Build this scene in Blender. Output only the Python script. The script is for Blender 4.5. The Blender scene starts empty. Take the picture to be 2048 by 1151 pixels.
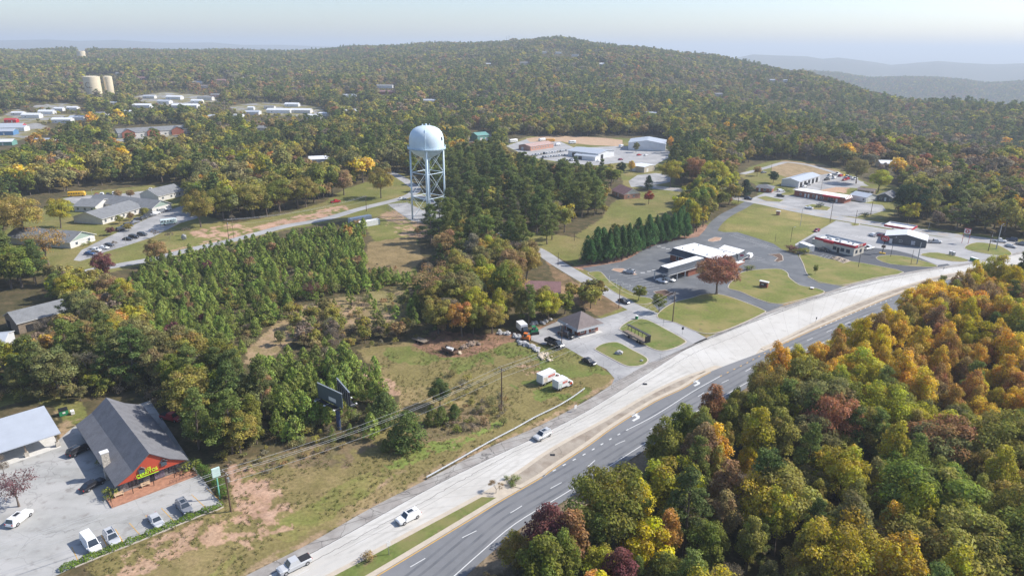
import bpy, math, random
import numpy as np
from mathutils import Vector, Matrix
from mathutils.geometry import tessellate_polygon
R = math.radians
random.seed(7); rng = np.random.default_rng(7)
S = bpy.context.scene
COL = S.collection
# ------------------------------------------------------------------ camera, sky, sun, exposure
H = 85.0; FPX = 1369.0; PITCH = R(19.3); ROLL = R(0.5)
cd = bpy.data.cameras.new('camera'); cam = bpy.data.objects.new('camera', cd); COL.objects.link(cam)
cam.location = (0, 0, H)
cam.rotation_euler = (Matrix.Rotation(R(90) - PITCH, 4, 'X') @ Matrix.Rotation(ROLL, 4, 'Z')).to_euler()
cd.sensor_width = 36.0; cd.lens = FPX / 2048 * 36.0; cd.clip_start = 1.0; cd.clip_end = 200000
S.camera = cam
SUN_AZ = R(11)      # measured from +X towards +Y
SUN_EL = R(41)
w = bpy.data.worlds.new('World'); S.world = w; w.use_nodes = True
nt = w.node_tree; bg = nt.nodes['Background']
sky = nt.nodes.new('ShaderNodeTexSky'); sky.sky_type = 'NISHITA'; sky.sun_disc = False
sky.sun_elevation = SUN_EL; sky.sun_rotation = R(90) - SUN_AZ
sky.air_density = 1.0; sky.dust_density = 1.2; sky.ozone_density = 3.0; sky.altitude = 400
tn = nt.nodes.new('ShaderNodeVectorMath'); tn.operation = 'MULTIPLY'; tn.inputs[1].default_value = (0.99, 0.963, 1.0); nt.links.new(sky.outputs[0], tn.inputs[0]); nt.links.new(tn.outputs[0], bg.inputs[0]); bg.inputs[1].default_value = 0.135
sd = bpy.data.lights.new('sun', 'SUN'); sd.energy = 4.6; sd.angle = R(0.5); sd.color = (1.0, 0.955, 0.88)
sun = bpy.data.objects.new('sun', sd); COL.objects.link(sun)
sun.rotation_euler = Vector((-math.cos(SUN_EL)*math.cos(SUN_AZ), -math.cos(SUN_EL)*math.sin(SUN_AZ), -math.sin(SUN_EL))).to_track_quat('-Z', 'Y').to_euler()
S.view_settings.view_transform = 'Standard'; S.view_settings.look = 'None'
S.view_settings.exposure = 0.5; S.view_settings.gamma = 1.0; S.view_settings.use_curve_mapping = False
S.render.engine = 'CYCLES'
S.cycles.use_denoising = True; S.cycles.max_bounces = 8; S.cycles.diffuse_bounces = 6; S.cycles.glossy_bounces = 2
S.cycles.transparent_max_bounces = 8; S.cycles.volume_bounces = 0
# ------------------------------------------------------------------ where a pixel of the photograph lies on the land
_cp, _sp, _cr, _sr = math.cos(PITCH), math.sin(PITCH), math.cos(ROLL), math.sin(ROLL)
def ray(px, py):
    a = px - 1024.0; b = 575.5 - py
    X, Y = a*_cr - b*_sr, a*_sr + b*_cr
    return (X, FPX*_cp + Y*_sp, -FPX*_sp + Y*_cp)
def P(px, py, z=0.0):
    d = ray(px, py); t = (z - H) / d[2]
    return (d[0]*t, d[1]*t, z)
def tab(t):
    a = np.array(t, float); return a[:, 0], a[:, 1]
CREST = tab([(-900,100),(0,101),(300,100),(560,104),(640,101),(760,93),(900,89),(1000,83),(1090,79),(1200,85),(1300,96),(1400,112),(1500,128),(1600,147),(1700,172),(1760,192),(1850,207),(2048,217),(2900,240)])
CRR = tab([(-900,3000),(640,2900),(1090,2500),(1400,2150),(1600,1800),(1760,1500),(2048,1250),(2900,1150)])
RA = tab([(-900,170),(900,170),(1300,118),(1461,118),(1502,109),(1549,111),(1611,113),(1643,118),(1674,115),(1746,124),(1783,130),(1830,126),(1877,122),(1924,126),(1987,129),(2048,127),(2300,126),(2900,140)])
RB = tab([(-900,260),(1300,200),(1450,160),(1611,146),(1680,148),(1749,160),(1800,159),(1877,160),(1940,166),(1987,172),(2048,167),(2300,165),(2900,190)])
RL = tab([(-900,86),(0,81),(90,79),(150,82),(230,80),(330,86),(420,85),(480,90),(560,90),(650,93),(760,97),(1000,112),(1400,130),(2900,140)])
def _hz(px, py, rr):   # height of the point at ground range rr seen at pixel (px, py)
    a = px - 1024.0; b = 575.5 - py
    Y = a*_sr + b*_cr; X = a*_cr - b*_sr
    dz = -FPX*_sp + Y*_cp; dh = np.sqrt(X*X + (FPX*_cp + Y*_sp)**2)
    return H + rr*dz/dh
def sstep(x): x = np.clip(x, 0, 1); return x*x*(3-2*x)
def vnoise(x, y, seed=0):
    xi = np.floor(x).astype(np.int64); yi = np.floor(y).astype(np.int64); fx = x-xi; fy = y-yi
    fx = fx*fx*(3-2*fx); fy = fy*fy*(3-2*fy)
    def h(i, j):
        n = (i*374761393 + j*668265263 + seed*982451653) & 0x7fffffff
        n = ((n ^ (n >> 13))*1274126177) & 0x7fffffff
        return ((n ^ (n >> 16)) & 0xffff)/65535.0
    return (h(xi,yi)*(1-fx)+h(xi+1,yi)*fx)*(1-fy)+(h(xi,yi+1)*(1-fx)+h(xi+1,yi+1)*fx)*fy
def fbm(x, y, seed=0, o=4):
    v = 0; a = 0.5
    for k in range(o): v = v + a*vnoise(x, y, seed+k); x = x*2.03; y = y*2.03; a *= 0.5
    return v
def terr(x, y):
    x = np.asarray(x, float); y = np.asarray(y, float)
    rr = np.hypot(x, y); yy = np.maximum(y, 1e-3)
    az = np.arctan2(x, y)
    u = np.tan(np.clip(az, -1.2, 1.2))
    px = 1024 + FPX*u/_cp
    rc = np.interp(px, *CRR); zc = _hz(px, np.interp(px, *CREST), rc) - 11.0
    r0 = np.interp(px, [0, 1000, 1500, 2048], [880, 800, 760, 640])
    t = (rr - r0)/(rc - r0)
    z = zc*sstep(t)**1.0
    z = z - 26*sstep((px-1250)/350)*np.exp(-((rr-(r0+rc)*0.47)/((rc-r0)*0.33))**2)*(t > 0)*sstep(t*4)
    z = z + (fbm(x/260, y/260, 3)-0.5)*34*sstep(t*3)*np.clip(1.15-t, 0.15, 1) + (fbm(x/150, y/150, 13)-0.5)*26*sstep((t-0.6)*4)
    tb = sstep((rr-rc)/(1700.0))
    val = np.interp(px, [0, 900, 1400, 1800], [-60, -90, -190, -230])
    z = z*(1-tb) + val*tb
    def ridge(T, rr0, wd, base):
        top = _hz(px, np.interp(px, *T), rr0)
        return np.maximum(top - base, 0)*np.exp(-((rr-rr0)/wd)**2)
    farm = sstep((px-1200)/200)
    z = z + tb*(farm*ridge(RB, 4500.0, 800.0, val) + farm*ridge(RA, 9500.0, 1700.0, val) + (1-farm)*ridge(RL, 13000.0, 2600.0, val))
    z = z + tb*(fbm(x/900, y/900, 9)-0.5)*44*np.exp(-((rr-4500)/3500)**2)
    far = sstep((rr-17000)/12000)
    z = z*(1-far) + far*np.interp(px, [0, 900, 1500], [-120, -170, -215])
    # the wood below the highway stands on ground that falls away gently
    return np.where((y > -50), z, 0.0)
def G(px, py):         # point of the land under a pixel
    p = P(px, py)
    if 0 < p[1] and math.hypot(p[0], p[1]) < 620 and py > 100: return p
    d = np.array(ray(px, py)); d = d/np.hypot(d[0], d[1])
    rr = np.arange(500, 5000, 4.0); X = d[0]*rr; Y = d[1]*rr; Z = H + d[2]*rr
    k = np.argmax(Z <= terr(X, Y)); 
    return (float(X[k]), float(Y[k]), float(terr(X[k], Y[k])))
def project(x, y, z):
    z = z-H; dep = y*_cp-z*_sp; Y = (y*_sp+z*_cp)*FPX/dep; X = x*FPX/dep; return 1024+X*_cr+Y*_sr, 575.5-(-X*_sr+Y*_cr)
# ------------------------------------------------------------------ materials
MATS = {}
def mat(name, col, rough=0.8, var=0.12, scale=1.0, metal=0.0, bump=0.0, objcol=False, spec=0.3, stretch=None, extra=None, coord='Object'):
    if name in MATS: return MATS[name]
    m = bpy.data.materials.new(name); m.use_nodes = True; n = m.node_tree; b = n.nodes['Principled BSDF']
    b.inputs['Roughness'].default_value = rough; b.inputs['Metallic'].default_value = metal; b.inputs['Specular IOR Level'].default_value = spec
    m.diffuse_color = (*col, 1)
    L = n.links.new
    if objcol:
        src = n.nodes.new('ShaderNodeObjectInfo').outputs['Color']
    else:
        c = n.nodes.new('ShaderNodeRGB'); c.outputs[0].default_value = (*col, 1); src = c.outputs[0]
    if var > 0:
        tc = n.nodes.new('ShaderNodeTexCoord'); nz = n.nodes.new('ShaderNodeTexNoise'); nz.inputs['Scale'].default_value = scale; nz.inputs['Detail'].default_value = 6; nz.inputs['Roughness'].default_value = 0.65
        if stretch:
            mp = n.nodes.new('ShaderNodeMapping'); mp.inputs['Scale'].default_value = stretch; L(tc.outputs[coord], mp.inputs[0]); L(mp.outputs[0], nz.inputs[0])
        else: L(tc.outputs[coord], nz.inputs[0])
        mr = n.nodes.new('ShaderNodeMapRange'); mr.inputs[1].default_value = 0.25; mr.inputs[2].default_value = 0.75; mr.inputs[3].default_value = 1-var*1.6; mr.inputs[4].default_value = 1+var*1.6; L(nz.outputs[0], mr.inputs[0])
        mx = n.nodes.new('ShaderNodeVectorMath'); mx.operation = 'SCALE'; L(src, mx.inputs[0]); L(mr.outputs[0], mx.inputs[3]); src = mx.outputs[0]
        if bump > 0:
            bp = n.nodes.new('ShaderNodeBump'); bp.inputs['Strength'].default_value = bump; bp.inputs['Distance'].default_value = 0.2; L(nz.outputs[0], bp.inputs['Height']); L(bp.outputs[0], b.inputs['Normal'])
    if extra: src = extra(n, src)
    L(src, b.inputs['Base Color'])
    MATS[name] = m
    return m
def wave_lines(scale, dark=0.8, axis='X', profile='SAW', rot=0.0, thr=0.86):
    def f(n, src):
        tc = n.nodes.new('ShaderNodeTexCoord'); mp = n.nodes.new('ShaderNodeMapping'); mp.inputs['Rotation'].default_value = (0, 0, rot)
        wv = n.nodes.new('ShaderNodeTexWave'); wv.bands_direction = axis; wv.wave_profile = profile; wv.inputs['Scale'].default_value = scale/ (math.pi*2) * 3.14159*2*0.05/0.05
        n.links.new(tc.outputs['Object'], mp.inputs[0]); n.links.new(mp.outputs[0], wv.inputs[0])
        mr = n.nodes.new('ShaderNodeMapRange'); mr.inputs[1].default_value = thr; mr.inputs[2].default_value = 1.0; mr.inputs[3].default_value = 1; mr.inputs[4].default_value = dark
        n.links.new(wv.outputs[1], mr.inputs[0])
        mx = n.nodes.new('ShaderNodeVectorMath'); mx.operation = 'SCALE'; n.links.new(src, mx.inputs[0]); n.links.new(mr.outputs[0], mx.inputs[3]); return mx.outputs[0]
    return f
def blotch(c2, scale, lo=0.5, hi=0.62, coord='Object', stretch=None):
    def f(n, src):
        tc = n.nodes.new('ShaderNodeTexCoord'); nz = n.nodes.new('ShaderNodeTexNoise'); nz.inputs['Scale'].default_value = scale; nz.inputs['Detail'].default_value = 5
        if stretch:
            mp = n.nodes.new('ShaderNodeMapping'); mp.inputs['Scale'].default_value = stretch; n.links.new(tc.outputs[coord], mp.inputs[0]); n.links.new(mp.outputs[0], nz.inputs[0])
        else: n.links.new(tc.outputs[coord], nz.inputs[0])
        mr = n.nodes.new('ShaderNodeMapRange'); mr.inputs[1].default_value = lo; mr.inputs[2].default_value = hi; n.links.new(nz.outputs[0], mr.inputs[0])
        mx = n.nodes.new('ShaderNodeMix'); mx.data_type = 'RGBA'; n.links.new(mr.outputs[0], mx.inputs[0]); n.links.new(src, mx.inputs[6]); mx.inputs[7].default_value = (*c2, 1); return mx.outputs[2]
    return f
def chain(*fs):
    def f(n, src):
        for g in fs: src = g(n, src)
        return src
    return f
def cracks(scale, width=0.02, dark=0.55, stretch=(1,1,1)):
    def f(n, src):
        tc = n.nodes.new('ShaderNodeTexCoord'); mp = n.nodes.new('ShaderNodeMapping'); mp.inputs['Scale'].default_value = stretch
        nz = n.nodes.new('ShaderNodeTexNoise'); nz.inputs['Scale'].default_value = scale*2.5; nz.inputs['Detail'].default_value = 3
        n.links.new(tc.outputs['Object'], mp.inputs[0]); n.links.new(mp.outputs[0], nz.inputs[0])
        ad = n.nodes.new('ShaderNodeVectorMath'); ad.operation = 'MULTIPLY_ADD'; n.links.new(nz.outputs[1], ad.inputs[0]); ad.inputs[1].default_value = (1.2/scale*0.25,)*3; n.links.new(mp.outputs[0], ad.inputs[2])
        vo = n.nodes.new('ShaderNodeTexVoronoi'); vo.feature = 'DISTANCE_TO_EDGE'; vo.inputs['Scale'].default_value = scale; n.links.new(ad.outputs[0], vo.inputs[0])
        mr = n.nodes.new('ShaderNodeMapRange'); mr.inputs[1].default_value = 0; mr.inputs[2].default_value = width; mr.inputs[3].default_value = dark; mr.inputs[4].default_value = 1; n.links.new(vo.outputs[0], mr.inputs[0])
        mx = n.nodes.new('ShaderNodeVectorMath'); mx.operation = 'SCALE'; n.links.new(src, mx.inputs[0]); n.links.new(mr.outputs[0], mx.inputs[3]); return mx.outputs[0]
    return f
# ------------------------------------------------------------------ mesh helpers
class MB:
    def __init__(s): s.v = []; s.f = []; s.m = []
    def poly(s, pts, m=0):
        b = len(s.v); s.v += [tuple(p) for p in pts]; s.f.append(tuple(range(b, b+len(pts)))); s.m.append(m)
    def box(s, c, d, rz=0.0, m=0, taper=1.0):
        b = len(s.v); cx, cy, cz = c; hx, hy, hz = d[0]/2, d[1]/2, d[2]/2; ca, sa = math.cos(rz), math.sin(rz)
        for k, (x, y, z) in enumerate([(-1,-1,-1),(1,-1,-1),(1,1,-1),(-1,1,-1),(-1,-1,1),(1,-1,1),(1,1,1),(-1,1,1)]):
            t = taper if z > 0 else 1.0; X, Y = x*hx*t, y*hy*t
            s.v.append((cx+X*ca-Y*sa, cy+X*sa+Y*ca, cz+z*hz))
        for q in [(0,3,2,1),(4,5,6,7),(0,1,5,4),(1,2,6,5),(2,3,7,6),(3,0,4,7)]: s.f.append(tuple(b+i for i in q)); s.m.append(m)
    def tube(s, a, b_, r1, r2=None, n=8, m=0, caps=True):
        r2 = r1 if r2 is None else r2
        a = Vector(a); b_ = Vector(b_); d = (b_-a); 
        if d.length < 1e-6: return
        d.normalize(); u = d.orthogonal().normalized(); w_ = d.cross(u); o = len(s.v)
        for (p, r) in ((a, r1), (b_, r2)):
            for k in range(n):
                t = 2*math.pi*k/n; q = p + u*(r*math.cos(t)) + w_*(r*math.sin(t)); s.v.append(tuple(q))
        for k in range(n):
            j = (k+1) % n; s.f.append((o+k, o+j, o+n+j, o+n+k)); s.m.append(m)
        if caps: s.f.append(tuple(o+k for k in range(n))[::-1]); s.m.append(m); s.f.append(tuple(o+n+k for k in range(n))); s.m.append(m)
    def prism(s, pts, z0, z1, m=0, mtop=None, bottom=True):
        n = len(pts); b = len(s.v)
        area = sum(pts[i][0]*pts[(i+1)%n][1]-pts[(i+1)%n][0]*pts[i][1] for i in range(n))
        if area < 0: pts = pts[::-1]
        s.v += [(p[0], p[1], z0) for p in pts] + [(p[0], p[1], z1) for p in pts]
        for i in range(n): j = (i+1) % n; s.f.append((b+i, b+j, b+n+j, b+n+i)); s.m.append(m)
        for t in tessellate_polygon([[Vector((p[0], p[1], 0)) for p in pts]]):
            a_, b2, c_ = t
            cr = (pts[b2][0]-pts[a_][0])*(pts[c_][1]-pts[a_][1])-(pts[b2][1]-pts[a_][1])*(pts[c_][0]-pts[a_][0])
            if cr < 0: a_, b2, c_ = a_, c_, b2
            s.f.append((b+n+a_, b+n+b2, b+n+c_)); s.m.append(m if mtop is None else mtop)
            if bottom: s.f.append((b+a_, b+c_, b+b2)); s.m.append(m)
    def sheet(s, pts, z, m=0):
        n = len(pts); b = len(s.v); s.v += [(p[0], p[1], z) for p in pts]
        for t in tessellate_polygon([[Vector((p[0], p[1], 0)) for p in pts]]):
            a_, b2, c_ = t
            cr = (pts[b2][0]-pts[a_][0])*(pts[c_][1]-pts[a_][1])-(pts[b2][1]-pts[a_][1])*(pts[c_][0]-pts[a_][0])
            if cr < 0: b2, c_ = c_, b2
            s.f.append((b+a_, b+b2, b+c_)); s.m.append(m)
    def ribbon(s, pts, w1, z, m=0, dash=None, off=0.0, h=0.0):
        pts = [Vector((p[0], p[1])) for p in pts]
        nn = []
        for i, p in enumerate(pts):
            d = (pts[min(i+1, len(pts)-1)] - pts[max(i-1, 0)]).normalized(); nn.append(Vector((-d.y, d.x)))
        def seg(a, na, b, nb):
            q = [a+na*(off-w1/2), b+nb*(off-w1/2), b+nb*(off+w1/2), a+na*(off+w1/2)]
            if h > 0: s.prism([(v.x, v.y) for v in q], z, z+h, m)
            else: s.poly([(v.x, v.y, z) for v in q], m)
        if dash is None:
            for i in range(len(pts)-1): seg(pts[i], nn[i], pts[i+1], nn[i+1])
        else:
            on, gap = dash; pos = 0.0
            for i in range(len(pts)-1):
                a, b = pts[i], pts[i+1]; L = (b-a).length; d = (b-a)/L; nrm = Vector((-d.y, d.x)); t = -pos
                while t < L:
                    t0, t1 = max(t, 0), min(t+on, L)
                    if t1 > t0+0.05: seg(a+d*t0, nrm, a+d*t1, nrm)
                    t += on+gap
                pos = (L + pos) % (on+gap)
    def mesh(s, name, mats, smooth=False):
        me = bpy.data.meshes.new(name); me.from_pydata(s.v, [], s.f)
        for m_ in mats: me.materials.append(m_)
        if len(mats) > 1: me.polygons.foreach_set('material_index', s.m)
        if smooth: me.polygons.foreach_set('use_smooth', [True]*len(s.f))
        me.update(); return me
def link(name, me, parent=None, loc=None, rz=0.0):
    o = bpy.data.objects.new(name, me); COL.objects.link(o)
    if parent is not None: o.parent = parent
    if loc is not None: o.location = loc
    if rz: o.rotation_euler = (0, 0, rz)
    return o
def part(name, mb, mats, parent=None, smooth=False):
    mats = mats if isinstance(mats, (list, tuple)) else [mats]
    return link(name, mb.mesh(name, mats, smooth), parent)
def tag(o, label=None, cat=None, group=None, kind=None):
    if label: o['label'] = label
    if cat: o['category'] = cat
    if group: o['group'] = group
    if kind: o['kind'] = kind
    return o
def empty(name, loc, rz, label, cat, group=None):
    o = bpy.data.objects.new(name, None); COL.objects.link(o); o.location = loc; o.rotation_euler = (0, 0, rz); o.empty_display_size = 0.5
    return tag(o, label, cat, group)
KIDS = {}
def copy_tree(o, parent=None):
    c = o.copy(); COL.objects.link(c); c.parent = parent
    for ch in list(o.children): copy_tree(ch, c)
    return c
def PP(lst, ox=0, oy=0, s=1.0, z=0.0): return [P(ox+x/s, oy+y/s, z)[:2] for x, y in lst]
def smooth_line(pts, n=4):
    out = []
    P_ = [Vector(p[:2]) for p in pts]; P_ = [P_[0]*2-P_[1]] + P_ + [P_[-1]*2-P_[-2]]
    for i in range(1, len(P_)-2):
        a, b, c, d = P_[i-1:i+3]
        for k in range(n):
            t = k/n; out.append(0.5*((2*b)+(c-a)*t+(2*a-5*b+4*c-d)*t*t+(3*b-a-3*c+d)*t**3))
    out.append(P_[-2]); return [(v.x, v.y) for v in out]
def closed_smooth(pts, n=3):
    m = len(pts); V = [Vector(p[:2]) for p in pts]; out = []
    for i in range(m):
        a, b, c, d = V[i-1], V[i], V[(i+1) % m], V[(i+2) % m]
        for k in range(n):
            t = k/n; q = 0.5*((2*b)+(c-a)*t+(2*a-5*b+4*c-d)*t*t+(3*b-a-3*c+d)*t**3); out.append((q.x, q.y))
    return out
def offset_poly(pts, d):
    n = len(pts); area = sum(pts[i][0]*pts[(i+1)%n][1]-pts[(i+1)%n][0]*pts[i][1] for i in range(n)); sg = 1 if area > 0 else -1; out = []
    for i in range(n):
        a = Vector(pts[i-1][:2]); b = Vector(pts[i][:2]); c = Vector(pts[(i+1) % n][:2])
        e1 = (b-a).normalized(); e2 = (c-b).normalized(); n1 = Vector((e1.y, -e1.x)); n2 = Vector((e2.y, -e2.x)); m_ = n1+n2
        if m_.length < 1e-3: m_ = n1
        m_ = m_.normalized(); k = d/max(0.4, m_.dot(n1)); out.append((b.x+sg*m_.x*k, b.y+sg*m_.y*k))
    return out
def pip(x, y, poly):
    ins = np.zeros(x.shape, bool); n = len(poly)
    bx = [p[0] for p in poly]; by = [p[1] for p in poly]
    cand = (x >= min(bx)) & (x <= max(bx)) & (y >= min(by)) & (y <= max(by))
    xc = x[cand]; yc = y[cand]; ic = np.zeros(xc.shape, bool)
    for i in range(n):
        x1, y1 = poly[i-1][:2]; x2, y2 = poly[i][:2]
        if y1 == y2: continue
        c = ((y1 > yc) != (y2 > yc)) & (xc < (x2-x1)*(yc-y1)/(y2-y1)+x1); ic ^= c
    ins[cand] = ic; return ins
# ------------------------------------------------------------------ layout polygons (ground points)
HW_L = PP([(330,1235),(490,1151),(615,1088),(740,1016),(850,960),(978,894),(1080,850),(1179,797),(1229,765),(1298,726),(1319,720),(1375,692),(1431.6,667),(1535,623),(1569,611),(1657,583),(1694,570),(1740,559),(1808,545),(1875,534),(1938,525),(2020,508),(2048,502),(2140,488)])
HW_S = PP([(380,1225),(534,1151),(678,1075.6),(847,982),(960,925),(1080,869),(1179,818),(1298,744),(1382,692),(1450,664),(1535,629),(1657,587),(1740,563),(1808,549),(1875,538),(1938,529),(2048,506),(2140,491)])
HW_M = PP([(500,1225),(650,1151),(828,1057),(997,966),(1101,896),(1204,840),(1290,790),(1360,756),(1410,738),(1492,705),(1557,680),(1640,638),(1716,604),(1796,575),(1884,550),(1938,542),(2048,526),(2140,513)])
HW_O = PP([(600,1235),(750,1151),(928,1044),(997,1002),(1080,954),(1104,937),(1179,887),(1226,853),(1307,803),(1367,774.5),(1420,743),(1538,698),(1618,662),(1716,620),(1802,585),(1887,559.5),(2048,534),(2140,522)])
HW_W = PP([(780,1250),(880,1175),(960,1105),(1031,1046),(1120,992),(1223,929),(1257,907),(1380,830),(1460,784),(1585,713),(1650,683),(1783,626),(1860,600),(1950,575),(2048,556),(2140,544)])
HWL, HWS, HWM, HWO, HWW = [smooth_line(l) for l in (HW_L, HW_S, HW_M, HW_O, HW_W)]
def off_line(l, d):
    out = []
    for i in range(len(l)):
        a = Vector(l[max(i-1, 0)]); b = Vector(l[min(i+1, len(l)-1)]); e = (b-a).normalized(); out.append((l[i][0]+e.y*d, l[i][1]-e.x*d))
    return out
HWE = off_line(HWW, 1.6)
GRASS_L = off_line(HWL, 0.0)
R2 = smooth_line(PP([(1405,684),(1340,646),(1262,612),(1215,584),(1160,553),(1115,526),(1075,500),(1020,478),(960,452),(900,424),(862,402),(832,390)]))
R1 = smooth_line(PP([(100,565),(172,543),(244,529),(300,519),(347,507),(403,494),(453,483),(516,467),(572,452),(650,438),(722,417),(791,400),(822,389),(832,378),(818,366),(796,352),(770,340)]))
R3 = smooth_line(PP([(1290,372),(1370,381),(1441,391),(1514,403),(1590,419),(1669,434),(1780,452),(1875,467),(1970,480),(2048,490),(2140,500)]))
R4 = smooth_line(PP([(1500,404),(1479,416),(1452,430),(1432,446),(1421,462),(1405,478),(1380,490)]))
R5 = smooth_line(PP([(1484,348),(1530,336),(1560,327),(1577,324.5),(1621,331),(1669,345),(1700,355),(1730,372)]))
LOT_BANK = PP([(1163,536),(1190,532),(1244,523),(1265,513),(1288,498),(1328,484),(1366,478),(1397,473),(1419,457),(1447,464),(1475,464),(1510,475),(1547,487),(1563,498),(1594,508),(1607,529),(1616,554),(1638,565),(1691,573),(1672,580),(1650,584),(1632,576),(1600,570),(1579,554.5),(1575,545),(1553,537.5),(1491,542),(1478,581),(1507,595),(1538,606),(1569,609),(1535,624),(1528.5,620),(1491,604.5),(1450,590.5),(1413,587),(1347,604.5),(1319,623),(1303,604.5),(1256,580),(1219,560),(1190,548)])
LAWN2 = PP([(1319,623),(1347,604.5),(1380,596),(1413,587),(1450,590.5),(1491,604.5),(1528.5,620),(1526,627),(1475,651),(1431,666),(1397,664.5),(1350,645),(1316,636)])
LAWN3 = PP([(1491,542),(1553.5,537),(1575,545),(1579,554.5),(1600,570),(1632,576),(1650,584),(1625,593),(1569,607),(1538,605),(1507,595),(1480,583),(1455,575),(1470,556)])
LAWN4 = PP([(1175,547),(1187,543),(1203,544.5),(1219,562),(1240,578),(1266,590),(1300,596),(1306,604.5),(1278,609),(1256,598),(1225,582),(1194,560)])
LAWN1 = PP([(1449,440),(1517,415.5),(1552,417),(1600,427),(1672,442),(1640,459),(1590,487),(1570,490),(1549,487),(1510,474),(1473,462),(1451,463)])
LAWN6 = PP([(1599,509),(1625,509),(1659,518),(1700,522),(1742,529),(1808,544),(1748,556),(1685,570),(1637,563),(1615,550),(1606,528)])
LAWN7 = PP([(1751,515),(1780,510),(1821,515),(1875,531),(1852,534),(1780,528)])
LAWN8 = PP([(1840,510),(1875,505),(1938,520),(1906,523)])
LAWN9 = PP([(1928,496),(1951,485),(1995,490),(2023,505),(2014,512),(1963,506)])
IA = PP([(1189,697),(1203,688),(1225,683.5),(1241,686),(1263,698),(1288,711),(1297,720),(1289,729),(1269,733),(1250,731),(1220,716),(1194,702)])
IB = PP([(1238,657),(1250,646),(1266,639),(1294,639),(1338,661),(1371,680),(1369,687),(1350,696),(1325,702),(1303,697),(1275,682),(1247,664)])
LOT_OFF = PP([(1203,636),(1232,627),(1258,618),(1290,632),(1340,656),(1392,684),(1431,667),(1375,692),(1319,720),(1240,762),(1222,771),(1229,756),(1213,737.6),(1175,719),(1132,694),(1120,690),(1085,688),(1058,678),(1066,665),(1092,652),(1120,640)])
LOT_REST = PP([(-60,912),(0,928),(118,878),(147,853),(300,800),(392,938),(444,1009),(330,1062),(219,1103),(100,1155),(-80,1240)])
LOT_FF = PP([(1590,492),(1628,471),(1660,480),(1735,494),(1790,500),(1822,508),(1875,530),(1895,527),(1900,530),(1830,543),(1808,545),(1742,530),(1700,522),(1659,518),(1625,509),(1594,508)])
LOT_GAS = PP([(1590,488),(1640,459),(1672,441),(1780,459),(1875,473),(1970,484),(2048,495),(2060,503),(2020,508),(1938,525),(1875,534),(1800,546),(1742,530),(1659,518),(1599,509)])
LOT_STRIP = PP([(1512,399),(1545,390),(1575,390),(1590,391),(1640,400),(1700,402),(1765,410),(1772,420),(1745,428),(1712,434),(1669,430),(1620,421),(1560,409)])
LOT_GAR = PP([(1585,379),(1640,350),(1668,345),(1690,352),(1728,364),(1718,376),(1672,374),(1640,380),(1618,386)])
DRIVE_BR = PP([(1500,398),(1528,386),(1560,380),(1572,384),(1548,391),(1520,401)])
LOT_CH = PP([(147,520),(163,500),(190,486),(240,462),(292,438),(335,420),(368,411),(392,420),(395,436),(360,446),(305,474),(250,492),(212,503),(190,513),(160,522)])
LOT_CH2 = PP([(125,398),(150,391),(240,388),(300,380),(345,372),(352,382),(290,400),(235,403),(150,408)])
LOT_TOW = PP([(775,408),(815,405),(845,420),(905,420),(900,440),(850,446),(822,441),(796,424)])
LOT_IND = PP([(1012,292),(1060,276),(1120,283),(1150,296),(1240,292),(1330,296),(1348,310),(1310,330),(1240,325),(1180,332),(1110,322),(1060,315)])
LOT_MID = PP([(1257,362),(1275,350),(1312,346),(1345,352),(1340,364),(1300,372),(1262,374)])
DIRT_YARD = PP([(1633,378),(1660,372),(1698,374),(1690,386),(1655,384)])
FIELD = PP([(710,700),(740,690),(800,688),(850,668),(905,672),(985,672),(1030,682),(1085,690),(1132,696),(1175,721),(1213,740),(1228,756),(1220,772),(1180,795),(1080,849),(978,893),(850,959),(740,1015),(615,1087),(490,1150),(330,1233),(250,1240),(170,1135),(219,1104),(330,1066),(444,1012),(470,930),(560,905),(690,880),(760,850),(800,800),(770,760)])
OPEN_FAR = [
 PP([(-40,520),(20,450),(120,398),(150,385),(350,366),(372,378),(370,410),(400,430),(470,446),(560,430),(645,405),(690,378),(790,346),(812,348),(838,378),(862,402),(860,440),(830,452),(838,500),(830,560),(790,560),(740,470),(720,438),(650,446),(560,462),(453,490),(347,514),(244,540),(150,560),(60,545)]),
 PP([(900,425),(960,440),(1060,462),(1120,470),(1185,480),(1150,530),(1110,512),(1060,500),(990,470),(930,455)]),
 PP([(1150,470),(1200,440),(1225,405),(1262,384),(1342,384),(1372,396),(1385,430),(1300,452),(1230,470),(1180,490)]),
 PP([(1140,534),(1180,510),(1260,495),(1330,470),(1385,462),(1425,440),(1440,430),(1470,418),(1500,400),(1590,410),(1700,430),(1800,448),(2100,486),(2200,520),(1700,590),(1400,700),(1200,640)]),
 PP([(1010,292),(1040,278),(1060,272),(1150,278),(1240,276),(1335,280),(1352,300),(1345,330),(1355,352),(1345,372),(1250,378),(1240,350),(1180,335),(1110,325),(1060,318)]),
 PP([(1478,352),(1500,333),(1540,322),(1580,318),(1640,326),(1700,346),(1735,366),(1790,372),(1825,392),(1800,418),(1770,440),(1700,440),(1590,418),(1500,404),(1525,378)]),
 PP([(1290,364),(1370,372),(1441,384),(1505,396),(1500,410),(1441,402),(1370,392),(1290,380)]),
]
OPEN_LAND = [
 [(-200,262),(0,232),(45,236),(120,262),(60,275),(-40,300),(-200,330)],
 [(28,214),(60,226),(80,236),(50,244),(0,236)],
 [(60,212),(130,207),(160,212),(100,222)],[(180,225),(240,222),(240,232),(190,236)],[(30,228),(150,229),(165,240),(60,246)],
 [(265,195),(330,184),(420,192),(440,205),(380,212),(300,212)],
 [(455,213),(520,205),(640,215),(660,235),(560,232),(480,228)],
 [(220,262),(372,258),(380,275),(230,286)],
 [(935,268),(985,264),(990,282),(940,284)],
]
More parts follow.
